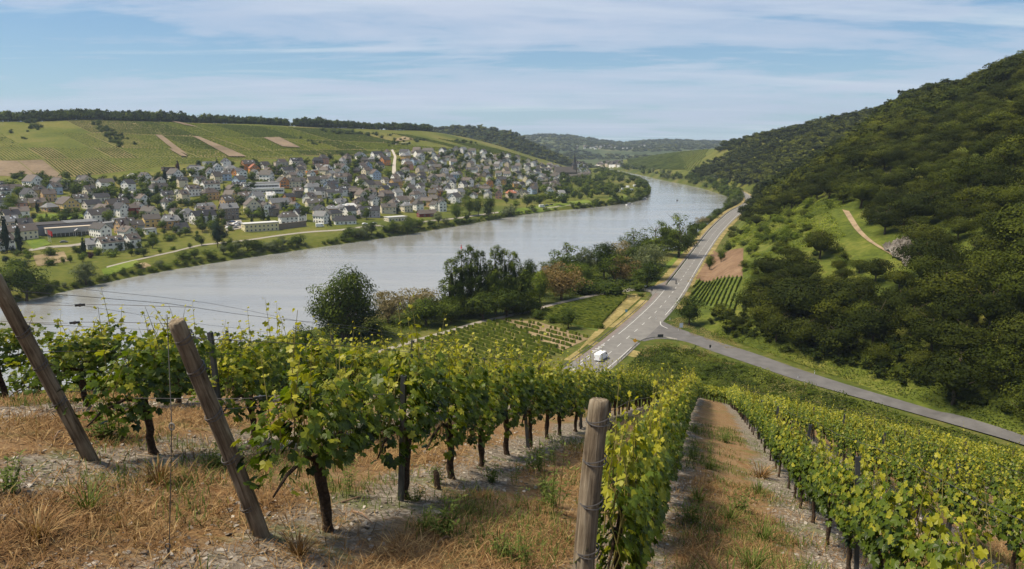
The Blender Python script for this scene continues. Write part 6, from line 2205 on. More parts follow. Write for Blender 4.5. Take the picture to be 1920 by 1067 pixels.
scat_px(12, [(20, 328), (50, 326), (48, 334), (22, 336)], (3, 6), 'dark shrub below the brown field at the left edge', 'shrubs below the brown field')
scat_px(46, [(1320, 300), (1380, 300), (1420, 330), (1400, 352), (1300, 338)], (4, 9), 'dark bush at the foot of the far wooded hill', 'bushes at the foot of the far wooded hill', ('leaf_dark', 'leaf_mid'))
scat_px(14, [(1225, 312), (1262, 300), (1266, 304), (1232, 316)], (3, 5), 'dark bush in the hedge lines of the far green slope', 'bushes of the far green slope')

# right bank plots
lines = clip_lines([at(1306, 524)[:2], at(1390, 520)[:2], at(1376, 596)[:2], at(1290, 566)[:2]], math.atan2(*(G(1340, 520, 9) - G(1300, 570, 9))[[1, 0]]), 1.9)
rowmesh('vine_plot_rows', 'slanting rows of young vines at the foot of the wooded hill beside the road', lines, 'row_leaf', .55, 1.3, .05, 1.2, .2, 3, tone=.1)
lines = clip_lines([at(1114, 561)[:2], at(1184, 553)[:2], at(1120, 620)[:2], at(994, 588)[:2]], math.radians(-28), 1.7)
rowmesh('field_vine_rows', 'dense green rows of vines in the small field beside the road', lines, 'row_leaf', .9, 1.3, .03, 1.0, .2, 4, tone=.12)
dirp = math.atan2(*(G(1100, 632, 7) - G(960, 596, 7))[[1, 0]])
lines = clip_lines([at(880, 612)[:2], at(938, 598)[:2], at(1060, 662)[:2], at(1000, 690)[:2], at(800, 668)[:2], at(780, 640)[:2]], dirp, 3.0)
rowmesh('lower_vine_rows', 'green rows of low vines between the farm track and the near vineyard', lines, 'row_leaf', .6, 1.15, .10, .8, .2, 6, tone=-.05)
lines = clip_lines([at(942, 599)[:2], at(1010, 604)[:2], at(1106, 634)[:2], at(1056, 660)[:2]], dirp, 3.9)
rowmesh('young_vine_rows', 'sparse young vines in rows on pale dry soil', lines, 'row_leaf', .55, 1.1, .35, .7, .1, 7)
# far green slope right of the bend
for c4, ang in (([(1170, 297), (1250, 287), (1290, 318), (1180, 316)], 0), ([(1250, 287), (1330, 281), (1300, 325), (1285, 320)], 1)):
    pts = [at(*c) for c in c4]
    if all(q is not None for q in pts):
        rowmesh('far_slope_rows', ['pale', 'dark'][ang] + ' vine rows on the far green slope beyond the bend', clip_lines([q[:2] for q in pts], math.radians(20 + 50 * ang), 7), 'row_leaf', 2.5, 1.8, .05, 12, .2, 8)


def cover(name, label, cat, test, box, n, mat, size, hfun, seed):
    """leafy ground cover: many small leaves heaped over the land"""
    rg = np.random.default_rng(seed)
    x = rg.uniform(box[0], box[1], n); y = rg.uniform(box[2], box[3], n)
    a, c = proj(np.stack([x, y, np.array([zat(i, j) for i, j in zip(x, y)])], -1))
    k = test(a, c, x, y); x, y = x[k], y[k]
    hh = hfun(x, y); k = hh > .02; x, y, hh = x[k], y[k], hh[k]; n = len(x)
    z = np.array([zat(i, j) for i, j in zip(x, y)])
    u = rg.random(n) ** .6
    cen = np.stack([x, y, z + hh * u + .03], -1)
    e = .25
    gx = (hfun(x + e, y) - hfun(x - e, y)) / (2 * e); gy = (hfun(x, y + e) - hfun(x, y - e)) / (2 * e)
    nn = np.stack([-gx, -gy, np.ones(n)], -1) + rg.normal(0, .38, (n, 3)); nn /= np.linalg.norm(nn, axis=1)[:, None]
    V, F = quads(cen, nn, size * rg.uniform(.6, 1.4, n), rg)
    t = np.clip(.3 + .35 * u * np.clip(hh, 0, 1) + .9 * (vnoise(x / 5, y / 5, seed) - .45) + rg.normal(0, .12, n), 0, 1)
    return tag(add(name, make_mesh(name, V, F, M[mat], tint=t)), label, cat, kind='stuff')


def heap(lo, hi, sc, seed, thr=.35):
    return lambda x, y: np.clip((vnoise(x / sc, y / sc, seed) * .6 + vnoise(x / (sc * .38), y / (sc * .38), seed + 1) * .4 - thr) / (1 - thr), 0, 1) * (hi - lo) + lo


# brambles on the open slope and bushes over it
OPENP = [(1352, 470), (1400, 418), (1450, 385), (1520, 368), (1580, 380), (1600, 425), (1660, 470), (1690, 492), (1640, 500), (1560, 510), (1480, 525), (1420, 560), (1396, 520), (1394, 468)]
TRD = lambda x, y: np.min(np.hypot(np.asarray(x)[:, None] - _tt[None, :, 0], np.asarray(y)[:, None] - _tt[None, :, 1]), 1)
_tq = np.array([at(*q)[:2] for q in TRACKPX]); _tt = linres(_tq, 6, 0)
cover('bramble_thicket', 'bright green brambles and scrub covering the open slope right of the road', 'scrub', lambda a, c, x, y: inpoly(a, c, OPENP) & (TRD(x, y) > 4.5), (120, 480, 300, 760), 420000, 'bramble', .34, heap(.05, 2.8, 6, 6, .33), 6)
_t = np.array([at(*q)[:2] for q in TRACKPX])
def track_d(x, y):
    x = np.asarray(x, float); y = np.asarray(y, float); d = np.full(x.shape, 1e9)
    for k in range(len(_t) - 1):
        a, b_ = _t[k], _t[k + 1]; ab = b_ - a
        f = np.clip(((x - a[0]) * ab[0] + (y - a[1]) * ab[1]) / (ab @ ab), 0, 1)
        d = np.minimum(d, np.hypot(x - a[0] - f * ab[0], y - a[1] - f * ab[1]))
    return d
for i in range(130):
    while True:
        x, y = random.uniform(1350, 1660), random.uniform(372, 545)
        if inpoly(x, y, OPENP) and (x < 1480 or random.random() < .45): break
    p = at(x, y)
    if track_d(p[0], p[1]) < 11: continue
    mt_ = random.choice(['leaf_mid', 'leaf_mid', 'leaf_light', 'bramble', 'leaf_wood2'])
    tn_ = {'leaf_mid': 'mid green', 'leaf_light': 'bright green', 'bramble': 'yellowish green', 'leaf_wood2': 'dark green'}[mt_]
    hh_ = random.uniform(2, 6)
    pl_ = ('above the brown field' if x < 1430 else 'in the middle of the bright slope' if x < 1530 else 'near the dirt track') + (', upper part' if y < 440 else ', lower part')
    tree('slope_bush', ('small ' if hh_ < 3.6 else 'large ') + tn_ + ' bush ' + pl_, 'bush', p, hh_, random.uniform(1.1, 1.6), random.choice(['bush', 'bush', 'broad']), mt_, random.randint(1, 7), 1, 'bushes ' + pl_.split(',')[0])
# bushes under the near vineyard and verge scrub
cover('slope_scrub', 'green grass and low scrub between the near vineyard and the side road', 'scrub', lambda a, c, x, y: inpoly(a, c, [(1170, 700), (1196, 664), (1250, 650), (1300, 657), (1420, 694), (1600, 752), (1800, 810), (1960, 858), (1960, 960), (1500, 830), (1250, 760)]) & (.63 * x + .78 * y > 60), (20, 190, 50, 240), 330000, 'scrub_leaf', .24, heap(.03, 2.8, 5.5, 3, .36), 7)
for i in range(26):
    while True:
        x, y = random.uniform(1210, 1620), random.uniform(655, 760)
        if inpoly(x, y, [(1225, 664), (1300, 664), (1420, 700), (1610, 760), (1600, 775), (1420, 745), (1250, 690)]): break
    p = at(x, y)
    if p is not None and .63 * p[0] + .78 * p[1] > 62:
        tree('scrub_bush', 'low dark bush in the green strip between vineyard and side road', 'bush', p, random.uniform(1.2, 2.4), random.uniform(1.3, 2.0), 'bush', random.choice(['leaf_dark', 'leaf_mid']), random.randint(1, 7), 1, 'low bushes in the green strip')
wob = lambda x, y: ((vnoise(x / 3, y / 3, 71) - .5) * 22, (vnoise(x / 3, y / 3, 72) - .5) * 14)
def warped(poly):
    def t_(a, c, x, y):
        u, v = wob(x, y); return inpoly(a + u, c + v, poly)
    return t_
cover('dry_verge_grass', 'dry straw coloured grass along the inner bend of the side road', 'grass', warped([(1196, 656), (1222, 645), (1262, 645), (1300, 655), (1350, 672), (1400, 690), (1380, 690), (1320, 672), (1260, 655), (1205, 664)]), (30, 110, 150, 260), 160000, 'dry_leaf', .10, heap(.12, .5, 2, 43, .1), 17)
cover('dry_corner_grass', 'dry straw coloured grass between the junction tree and the side road', 'grass', warped([(1256, 600), (1272, 596), (1300, 612), (1350, 628), (1392, 648), (1388, 654), (1340, 642), (1290, 622), (1262, 612)]), (40, 120, 180, 280), 120000, 'dry_leaf', .10, heap(.12, .5, 2, 44, .1), 18)
cover('dry_roadside_grass', 'dry grass strip between the main road and the vine plot', 'grass', warped([(1286, 548), (1300, 520), (1312, 520), (1304, 545), (1294, 580), (1276, 584)]), (50, 130, 250, 380), 120000, 'dry_leaf', .12, heap(.12, .5, 2, 45, .1), 19)
cover('verge_grass', 'long green grass between the side road and the foot of the wood', 'grass', lambda a, c, x, y: inpoly(a, c, [(1330, 632), (1400, 650), (1500, 685), (1600, 718), (1700, 748), (1800, 778), (1940, 825), (1940, 770), (1700, 690), (1500, 640), (1350, 612)]), (50, 220, 120, 300), 220000, 'scrub_leaf', .2, heap(.04, 1.6, 4, 33, .35), 8)
# grass and low bushes under the bank trees
cover('bank_undergrowth', 'green undergrowth beneath the trees of the near bank', 'undergrowth', lambda a, c, x, y: inpoly(a, c, [(500, 690), (556, 628), (700, 598), (800, 566), (1000, 512), (1180, 482), (1233, 478), (1236, 528), (1170, 538), (1050, 554), (900, 594), (740, 636), (690, 690)]), (-100, 130, 180, 470), 420000, 'leaf_mid', .2, heap(.05, 2.0, 6, 8, .42), 9)
# lawns and gardens of the far bank
for c4 in ([(190, 506), (256, 488), (262, 497), (196, 520)], [(44, 446), (72, 440), (96, 458), (62, 468)], [(62, 402), (158, 400), (168, 408), (66, 416)], [(62, 480), (120, 472), (130, 490), (70, 500)],
           [(930, 396), (1100, 374), (1110, 380), (940, 402)], [(1140, 372), (1170, 366), (1180, 372), (1145, 378)]):
    drape('lawn', c4, M['lawn'] if c4[0][0] != 62 or c4[0][1] != 480 else M['plot_soil'], 6, .25)
drape('sand_pitch', [(256, 496), (272, 493), (284, 500), (262, 506)], M['plot_soil'], 4, .35)
drape('car_park', [(418, 416), (452, 412), (458, 428), (424, 434)], M['concrete'], 4, .3)
# a far village and settlement dots on the distant hills
b = MB(); rs = random.Random(77)
for i in range(150):
    if i < 90: px_, py_ = rs.uniform(1075, 1165), rs.uniform(306, 313)
    else: px_, py_ = rs.uniform(1080, 1220), rs.uniform(273, 280)
    p = at(px_, py_)
    if p is None: continue
    s_ = rs.uniform(7, 12); wl = rs.randint(0, 1)
    Mx = Matrix.Translation(Vector(p)) @ Matrix.Rotation(rs.uniform(0, 3), 4, 'Z')
    b.box(-s_ / 2, s_ / 2, -5, 5, -3, 6, wl, Mx)
    V = [Mx @ Vector(v) for v in [(-s_ / 2 - .4, -5.4, 6), (s_ / 2 + .4, -5.4, 6), (s_ / 2 + .4, 0, 10), (-s_ / 2 - .4, 0, 10), (s_ / 2 + .4, 5.4, 6), (-s_ / 2 - .4, 5.4, 6)]]
    b.put(V, [(0, 1, 2, 3), (4, 5, 3, 2)], 2)
tag(b.build('distant_village', [WALL['white'], WALL['beige'], ROOF['slate']]), 'tiny houses of a distant village beyond the river bend', 'village', kind='stuff')
# woods and field blocks on the distant hills
rg = np.random.default_rng(4)
pd_ = scatter_on(HD[6:-2], 5200, rg, 26)
qx, qy = proj(pd_)
kk = (vnoise(pd_[:, 0] / 260, pd_[:, 1] / 200, 5) > .52) | (qy < 283 - 6 * vnoise(pd_[:, 0] / 400, pd_[:, 1] / 300, 2))
pd_ = pd_[kk]
mass('distant_wood', 'bluish woods on the distant hills at the end of the valley', 'wood', pd_, rg.uniform(12, 20, len(pd_)), rg.uniform(1.6, 2.6, len(pd_)), ['bush'], 'leaf_wood', 30, .2, 6, 5, 2)
# ------------------------------------------------------------------ the near vineyard
LEAF = [(0, 1.0), (20, .74), (34, .60), (52, .95), (68, .74), (84, .60), (104, .80), (130, .74), (152, .62), (168, .26)]


def vine_leaves(n, seed, hi=True, L=1.2, top=1.30, low=.50, wid=.24, size=(.045, .078)):
    """leaves of one vine: V, list of faces, tint"""
    rg = np.random.default_rng(seed)
    x = rg.normal(0, .27, n) * L; x = np.clip(x, -.66 * L, .66 * L)
    prof = 1 - (np.abs(x) / (.66 * L)) ** 3 * .35
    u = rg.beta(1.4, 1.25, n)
    lowx = low + .10 * np.sin(x * 4 + seed) + .22 * (np.abs(x) / (.66 * L)) ** 2
    topx = top * (.90 + .10 * prof) + .09 * np.sin(x * 9 + seed * 1.7)
    z = lowx + (topx - lowx) * u
    wz = wid * (.62 + .5 * np.sin(np.clip((z - low) / (top - low), 0, 1) * math.pi)) * prof
    y = wz * np.sign(rg.normal(size=n)) * np.sqrt(rg.uniform(.08, 1.15, n))
    cen = np.stack([x, y, z], -1)
    nrm = np.stack([rg.normal(0, .45, n), np.sign(y) * (.35 + .5 * rg.random(n)) + rg.normal(0, .3, n), .55 + .5 * rg.random(n) - .2 * (1 - u)], -1)
    nrm /= np.linalg.norm(nrm, axis=1)[:, None]
    down = np.stack([rg.normal(0, .45, n), np.sign(y) * .5 + rg.normal(0, .35, n), -1.0 + rg.normal(0, .3, n)], -1)
    t = down - nrm * (down * nrm).sum(1)[:, None]; t /= np.linalg.norm(t, axis=1)[:, None]
    b = np.cross(nrm, t)
    s = rg.uniform(size[0], size[1], n) * np.where(u > .85, .72, 1.0)
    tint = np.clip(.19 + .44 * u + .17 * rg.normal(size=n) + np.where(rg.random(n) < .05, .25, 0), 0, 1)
    return leaf_geo(cen, nrm, t, b, s, rg, hi), tint


def leaf_geo(cen, nrm, t, b, s, rg, hi):
    n = len(cen)
    if hi:
        ang = []; rad = []
        for a, r in LEAF: ang.append(math.radians(a)); rad.append(r)
        for a, r in LEAF[:0:-1]: ang.append(-math.radians(a)); rad.append(r)
        ang = np.array(ang); rad = np.array(rad); k = len(ang)
        ca, sa = np.cos(ang) * rad, np.sin(ang) * rad
        drop = -.22 * (rad ** 2) * (.6 + .8 * rg.random((n, 1))) + .10 * np.abs(np.sin(ang * 2.5))[None] * rg.uniform(-1, 1, (n, 1))
        ring = cen[:, None] + (t[:, None] * ca[None, :, None] + b[:, None] * sa[None, :, None] + nrm[:, None] * drop[..., None]) * s[:, None, None]
        V = np.concatenate([cen[:, None], ring], 1)
        i = np.arange(k)
        f = np.stack([np.zeros(k, int), 1 + i, 1 + (i + 1) % k], -1)
        F = (f[None] + (np.arange(n) * (k + 1))[:, None, None]).reshape(-1, 3)
        return V.reshape(-1, 3), F, k
    else:
        # folded diamond with two broad halves
        d = np.stack([cen + t * s[:, None], cen + (b * .78 - t * .05 - nrm * .22) * s[:, None], cen - t * s[:, None] * .62, cen + (-b * .78 - t * .05 - nrm * .22) * s[:, None]], 1)
        V = d.reshape(-1, 3); q = np.arange(n)[:, None] * 4
        F = np.stack([np.concatenate([q, q + 1, q + 2], 1), np.concatenate([q, q + 2, q + 3], 1)], 1).reshape(-1, 3)
        return V, F, 2


def vine_parts(seed, nleaf, hi, shoots=7):
    rnd = random.Random(seed)
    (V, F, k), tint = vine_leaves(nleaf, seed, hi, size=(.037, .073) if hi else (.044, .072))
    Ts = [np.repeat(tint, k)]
    Vs, Fs = [V], [F]; n = len(V)
    stems = MB()
    # shoots rising above the canopy with small young leaves
    rg = np.random.default_rng(seed + 500)
    for q in range(shoots):
        x0 = rnd.uniform(-.6, .6); y0 = rnd.uniform(-.12, .12); z0 = rnd.uniform(.8, 1.1)
        hgt = rnd.uniform(.35, .75) * (1.25 if rnd.random() < .2 else 1)
        dx, dy = rnd.uniform(-.22, .22), rnd.uniform(-.18, .18)
        pts = [(x0 + dx * f ** 1.5 * hgt * 1.2, y0 + dy * f ** 1.5, z0 + hgt * f) for f in (0, .25, .5, .75, 1)]
        stems.tube(pts, [.006, .005, .004, .003, .0018], 4, cap=False)
        m_ = 7
        f = np.linspace(.3, 1.0, m_)
        cx = np.interp(f, [0, .25, .5, .75, 1], [p[0] for p in pts]) + rg.normal(0, .03, m_); cy = np.interp(f, [0, .25, .5, .75, 1], [p[1] for p in pts]) + rg.normal(0, .03, m_)
        cz = z0 + hgt * f
        cen = np.stack([cx, cy, cz], -1); nn = rg.normal(0, .6, (m_, 3)) + np.array([0, 0, .6]); nn /= np.linalg.norm(nn, axis=1)[:, None]
        tt = rg.normal(0, 1, (m_, 3)); tt -= nn * (tt * nn).sum(1)[:, None]; tt /= np.linalg.norm(tt, axis=1)[:, None]
        V, F, k = leaf_geo(cen, nn, tt, np.cross(nn, tt), .058 * (1.25 - f) + .010, rg, hi)
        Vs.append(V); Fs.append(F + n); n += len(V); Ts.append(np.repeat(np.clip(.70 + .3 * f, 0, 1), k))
    leaves = make_mesh('leaves', np.concatenate(Vs), np.concatenate(Fs), M['vine_leaf'], tint=np.concatenate(Ts))
    for q in range(12):
        x0 = rnd.uniform(-.5, .5); pts = [(x0, 0, .62), (x0 + rnd.uniform(-.1, .1), rnd.uniform(-.1, .1), .85), (x0 + rnd.uniform(-.15, .15), rnd.uniform(-.15, .15), 1.2)]
        stems.tube(pts, [.006, .005, .004], 4, cap=False)
    cane = stems.mesh('shoots', M['cane'], True)
    tr = MB(); st = random.getstate(); random.seed(seed)
    x = y = 0; pts = []; rr = []
    lean = rnd.uniform(-.09, .09)
    for i in range(11):
        z = -.08 + .74 * i / 10
        pts.append((x, y, z)); rr.append((.036 if i > 1 else .046) * rnd.uniform(.82, 1.2) * (1.12 if i > 8 else 1))
        x += lean * .12 + rnd.uniform(-.012, .012); y += rnd.uniform(-.010, .010)
    tr.tube(pts, rr, 9, jit=.14)
    hx, hy, hz_ = pts[-1]
    for sx in (-1, 1):
        L_ = rnd.uniform(.28, .5)
        tr.tube([(hx, hy, hz_ - .04), (hx + sx * L_ * .4, hy, hz_ + .07), (hx + sx * L_, hy + .01, hz_ + .05), (hx + sx * (L_ + .15), hy, hz_ - .04)], [.026, .017, .013, .007], 6, jit=.15)
    trunk = tr.mesh('trunk', M['vine_bark'], True)
    random.setstate(st)
    return leaves, cane, trunk


M['cane'] = plain('green_cane', (.20, .17, .05), .6, .3, 12)
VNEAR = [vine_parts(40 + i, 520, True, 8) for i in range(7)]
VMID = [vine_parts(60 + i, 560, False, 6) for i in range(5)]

ROW_START = {0: 4.25, 1: 2.4, 2: 2.4, 3: 2.2, -1: 5.0, -2: 6.2, -3: 8.0, -4: 9.2}


def rowpt(n, y):
    """point of row n at forward distance y"""
    q = Q0 + QS * n
    x = (q + y * -RN[1]) / RN[0]
    return x, y


vines = []
rs = random.Random(14)
for n_ in range(-11, 13):
    y = ROW_START.get(n_, 9.4 + max(0, -n_ - 5) * 1.05 if n_ < 0 else 2.0)
    if n_ > 3: y = 2.2 + max(0, n_ - 4) * .1
    while True:
        x, _ = rowpt(n_, y)
        D = .63 * x + .78 * y
        if D > 44.5 or y > 60: break
        u_ = x / (y * .98 + .6)
        if abs(u_) < .82 and y > 2.0:
            if n_ == -1 and len([1 for v in vines if v[0] == -1]) == 2:
                pass
            vines.append((n_, x + rs.uniform(-.05, .05) + (.14 if n_ == 0 and y < 9 else 0), y + rs.uniform(-.06, .06)))
        y += rs.uniform(1.08, 1.22) * RD[1] * (1.12 if n_ < 0 and y < 12 else 1)
# cross rows below the end of the rows
CR_ANG = math.atan2(-.42, 1)
cross = []
for r_ in range(5):
    for k in range(60):
        D0 = 47.5 + r_ * 2.0
        s_ = -30 + k * 1.12
        # direction perpendicular to the gradient
        gx, gy = .63, .78
        x = gx * D0 + gy * s_ * 1.0; y = gy * D0 - gx * s_ * 1.0
        if x < 4: continue
        cross.append((x, y))
def pxsize(x, y):
    return 1 / math.hypot(x, y)


order = sorted(range(len(vines)), key=lambda i: vines[i][1] ** 2 + vines[i][2] ** 2)
IND = set(order[:285])
rowname = {0: 'the row behind the upright post on the right', -1: 'the row starting at the leaning post left of centre', -2: 'the row starting at the leftmost leaning post',
           1: 'the second row to the right of the upright post', 2: 'the third row to the right of the upright post', 3: 'the fourth row to the right of the upright post'}
ORD = ['first', 'second', 'third', 'fourth', 'fifth', 'sixth', 'seventh', 'eighth', 'ninth', 'tenth']
cnt = {}
rz0 = math.atan2(RD[1], RD[0])
for i in order:
    if i not in IND: continue
    n_, x, y = vines[i]
    cnt[n_] = cnt.get(n_, 0) + 1
    z = float(near_z(x, y))
    dist = math.hypot(x, y)
    rn = rowname.get(n_)
    if not rn: rn = 'the %s row left of the leaning posts' % ORD[min(-n_ - 3, 9)] if n_ < 0 else 'the %s row right of the upright post' % ORD[min(n_, 9)]
    lab = ('%s leafy grapevine of %s' % (ORD[cnt[n_] - 1], rn)) if cnt[n_] <= 10 else 'leafy green grapevine farther down ' + rn
    lv, cn, tr_ = (VNEAR if dist < 13 else VMID)[rs.randrange(7 if dist < 13 else 5)]
    flip = rs.choice([0, math.pi])
    sc = rs.uniform(.93, 1.07)
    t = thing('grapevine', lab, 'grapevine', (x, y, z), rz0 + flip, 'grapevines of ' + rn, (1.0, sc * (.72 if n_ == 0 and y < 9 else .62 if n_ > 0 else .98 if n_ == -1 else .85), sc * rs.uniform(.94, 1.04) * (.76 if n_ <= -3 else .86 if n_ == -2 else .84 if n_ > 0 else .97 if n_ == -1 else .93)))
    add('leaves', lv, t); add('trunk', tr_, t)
    if dist < 30: add('shoots', cn, t)
# all the farther vines of the slope as one mass
rest = [(v[1], v[2], rz0) for i, v in enumerate(vines) if i not in IND] + [(a, b, math.atan2(-.63, .78)) for a, b in cross]
def merged(name, label, cat, items, nvar, nleaf, shoots):
    Vs, Fs, Ts, MI = [], [], [], []; n = 0
    prot = []
    for k in range(nvar):
        (V, F, kk), tint = vine_leaves(nleaf, 300 + k, False, size=(.060, .095), top=1.15)
        prot.append((V, F, np.repeat(np.clip(tint + .10, 0, 1), kk)))
        rg = np.random.default_rng(k)
    st = MB(); st.tube([(0, 0, -.1), (.01, .01, .3), (0, 0, .72)], [.045, .035, .03], 5)
    sV = np.concatenate(st.V); sF = np.concatenate([np.array(st.F[3])] + [np.array([[a, b, c], [a, c, d]]) for a, b, c, d in st.F[4]])
    for q, (x, y, rz) in enumerate(items):
        z = float(near_z(x, y))
        V, F, T = prot[q % nvar]
        for (VV, FF, TT, mi) in ((V, F, T, 0), (sV, sF, np.zeros(len(sF)), 1)):
            c_, s_ = math.cos(rz + (math.pi if q % 2 else 0)), math.sin(rz + (math.pi if q % 2 else 0)); k_ = .92 + .16 * ((q * 37) % 11) / 11
            X = (VV[:, 0] * c_ - VV[:, 1] * s_) + x; Y = (VV[:, 0] * s_ + VV[:, 1] * c_) + y; Z = VV[:, 2] * k_ + z
            Vs.append(np.stack([X, Y, Z], -1)); Fs.append(FF + n); Ts.append(TT); MI.append(np.full(len(FF), mi)); n += len(VV)
    o = add(name, make_mesh(name, np.concatenate(Vs), np.concatenate(Fs), [M['vine_leaf'], M['vine_bark']], mi=np.concatenate(MI), tint=np.concatenate(Ts)))
    return tag(o, label, cat, kind='stuff')


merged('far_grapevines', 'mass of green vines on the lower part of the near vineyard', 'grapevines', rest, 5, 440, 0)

# ---- posts, stakes, wires -----------------------------------------------------
def woodmat():
    m, N = newmat('weathered_wood')
    t = N.n('ShaderNodeTexCoord')
    mp_ = N.n('ShaderNodeMapping', inp={0: t.outputs['Object']}); mp_.inputs['Scale'].default_value = (14, 14, 1.1)
    n1_ = N.noise(mp_.outputs[0], 3.0, 7, .62, .6)
    n2_ = N.noise(t.outputs['Object'], 5.0, 4, .6)
    f = N.math('ADD', N.math('MULTIPLY', n1_, .7), N.math('MULTIPLY', n2_, .3))
    c = N.ramp(f, [(.33, (.035, .025, .017)), (.45, (.125, .095, .065)), (.58, (.235, .19, .135)), (.72, (.34, .295, .225))])
    bp_ = N.n('ShaderNodeBump', inp={'Height': n1_, 'Strength': .9, 'Distance': .012})
    bs_ = N.n('ShaderNodeBsdfPrincipled', inp={'Base Color': c, 'Roughness': .9, 'Specular IOR Level': .15, 'Normal': bp_.outputs[0]})
    o_ = N.n('ShaderNodeOutputMaterial'); N.l(bs_.outputs[0], o_.inputs[0])
    return m


M['post_wood'] = woodmat()
M['wire'] = plain('rusty_wire', (.11, .10, .095), .5, .3, 20, 0, .6)
M['stake'] = plain('dark_steel', (.075, .08, .088), .5, .3, 6, 0, .5)
M['crack'] = plain('crack', (.015, .010, .008), 1, .1)


def post(name, label, base, top, r, wires=(.35, .62, .95), seed=1):
    """round weathered post with uneven surface, cracked top, wire wound round it"""
    base, top = Vector(base), Vector(top)
    ax = (top - base); H = ax.length
    q = Vector((0, 0, 1)).rotation_difference(ax.normalized())
    t = bpy.data.objects.new(name, None); COL.objects.link(t); t.location = base; t.rotation_mode = 'QUATERNION'; t.rotation_quaternion = q
    tag(t, label, 'post')
    seg, nr_ = 40, 46
    V, F = [], []
    crack = [(seed * 1.3) % 6.28, (seed * 1.3 + 2.2) % 6.28]
    for j in range(nr_ + 1):
        z = -.3 + (H + .3) * j / nr_
        for i in range(seg):
            a = 6.28318 * i / seg
            rr = r * (1 + .05 * float(fbm(math.cos(a) * 1.5 + seed, z * 1.2 + math.sin(a) * 1.5, seed, 3)) * 2) * (1.06 - .10 * max(z, 0) / H)
            for c_ in crack:
                da_ = abs((a - c_ - .25 * math.sin(z * 2.3 + seed) + math.pi) % 6.28318 - math.pi)
                if da_ < .12 and (z > H * .12): rr *= .84 + .16 * da_ / .12
            if j == nr_: rr *= .95
            zz_ = z - (.008 if j == nr_ else 0)
            V.append((math.cos(a) * rr + .012 * math.sin(z * 2.1 + seed), math.sin(a) * rr + .010 * math.sin(z * 1.7), zz_ + (0.006 * math.sin(a * 3 + seed) if j >= nr_ - 1 else 0)))
    for j in range(nr_):
        for i in range(seg): F.append((j * seg + i, j * seg + (i + 1) % seg, (j + 1) * seg + (i + 1) % seg, (j + 1) * seg + i))
    n = len(V)
    # top face as rings with radial cracks
    for k, rr in enumerate((.7, .35)):
        for i in range(seg):
            a = 6.28318 * i / seg
            dz = -.006 if (i % 9 == 0) else .003 * math.sin(i * 1.7 + k)
            V.append((math.cos(a) * r * rr * .95, math.sin(a) * r * rr * .95, H + dz))
    V.append((0, 0, H + .002))
    for i in range(seg):
        i2 = (i + 1) % seg
        F.append((nr_ * seg + i, nr_ * seg + i2, n + i2, n + i)); F.append((n + i, n + i2, n + seg + i2, n + seg + i))
    F3 = [(n + seg + i, n + seg + (i + 1) % seg, n + 2 * seg) for i in range(seg)]
    me = make_mesh('wood', V, [np.array(F3), np.array(F)], M['post_wood'], smooth=True)
    add('wood', me, t)
    for f in wires:
        b = MB()
        zc = H * f
        for k in range(2):
            pts = [(math.cos(a) * r * 1.05, math.sin(a) * r * 1.05, zc + .012 * k + .02 * math.sin(a + k)) for a in np.linspace(0, 6.3, 22)]
            b.tube(pts, .0035, 5, cap=False)
        b.tube([(r * 1.05, 0, zc), (r * 1.4, .02, zc - .02), (r * 1.3, .05, zc - .06)], .003, 5)
        b.build('wire_binding', [M['wire']], t)
    return t


def gnd(px, py):
    """where a line of sight meets the near ground"""
    r = ray(px, py)
    lo = 1.0
    t_ = 1.0
    for _ in range(4000):
        p = r * t_
        if 70 + p[2] < near_z(p[0], p[1]): break
        t_ += .01
    p = r * t_; return np.array([p[0], p[1], 70 + p[2]])


pb = gnd(487, 1003)
pt = P(333, 601, pb[1] - .42)
post('wooden_post', 'leaning weathered round wooden post left of centre with wire wound round it', pb, pt, .052, (.16, .40, .60, .80, .93), 1)
pb0 = gnd(168, 862); pt0 = P(-12, 515, pb0[1] - .55)
post('wooden_post', 'leftmost leaning weathered wooden post cut by the left picture edge', pb0, pt0, .052, (.35, .55, .72), 2)
ptc = P(1124, 748, 3.62)
bx, by = P(1092, 1067, 3.42)[:2]
xb, yb = bx - .03, 3.36
post('wooden_post', 'upright thick weathered wooden post with a flat top right of centre', (xb, yb, float(near_z(xb, yb)) - .1), ptc, .056, (.30, .50, .66, .80, .93), 3)


def stake(x, y, lean, h=1.62, label='', group=None, detail=True):
    z = float(near_z(x, y))
    t = thing('steel_stake', label, 'stake', (x, y, z), rz0, group)
    t.rotation_euler = (lean[0], lean[1], rz0)
    b = MB()
    pr = [(-.02, -.022), (.02, -.022), (.02, -.014), (-.012, -.014), (-.012, .014), (.02, .014), (.02, .022), (-.02, .022)]
    V = [(a, c, -.3) for a, c in pr] + [(a, c, h) for a, c in pr]; n = len(pr)
    F = [(i, (i + 1) % n, n + (i + 1) % n, n + i) for i in range(n)] + [(8, 9, 10, 11), (8, 11, 12, 15), (12, 13, 14, 15)]
    b.put(V, F)
    b.build('profile', [M['stake']], t)
    b = MB()
    for k in range(6 if detail else 5):
        b.box(.02, .034, -.006, .006, .5 + k * .12, .53 + k * .12)
    b.build('wire_hooks', [M['stake']], t)
    return t


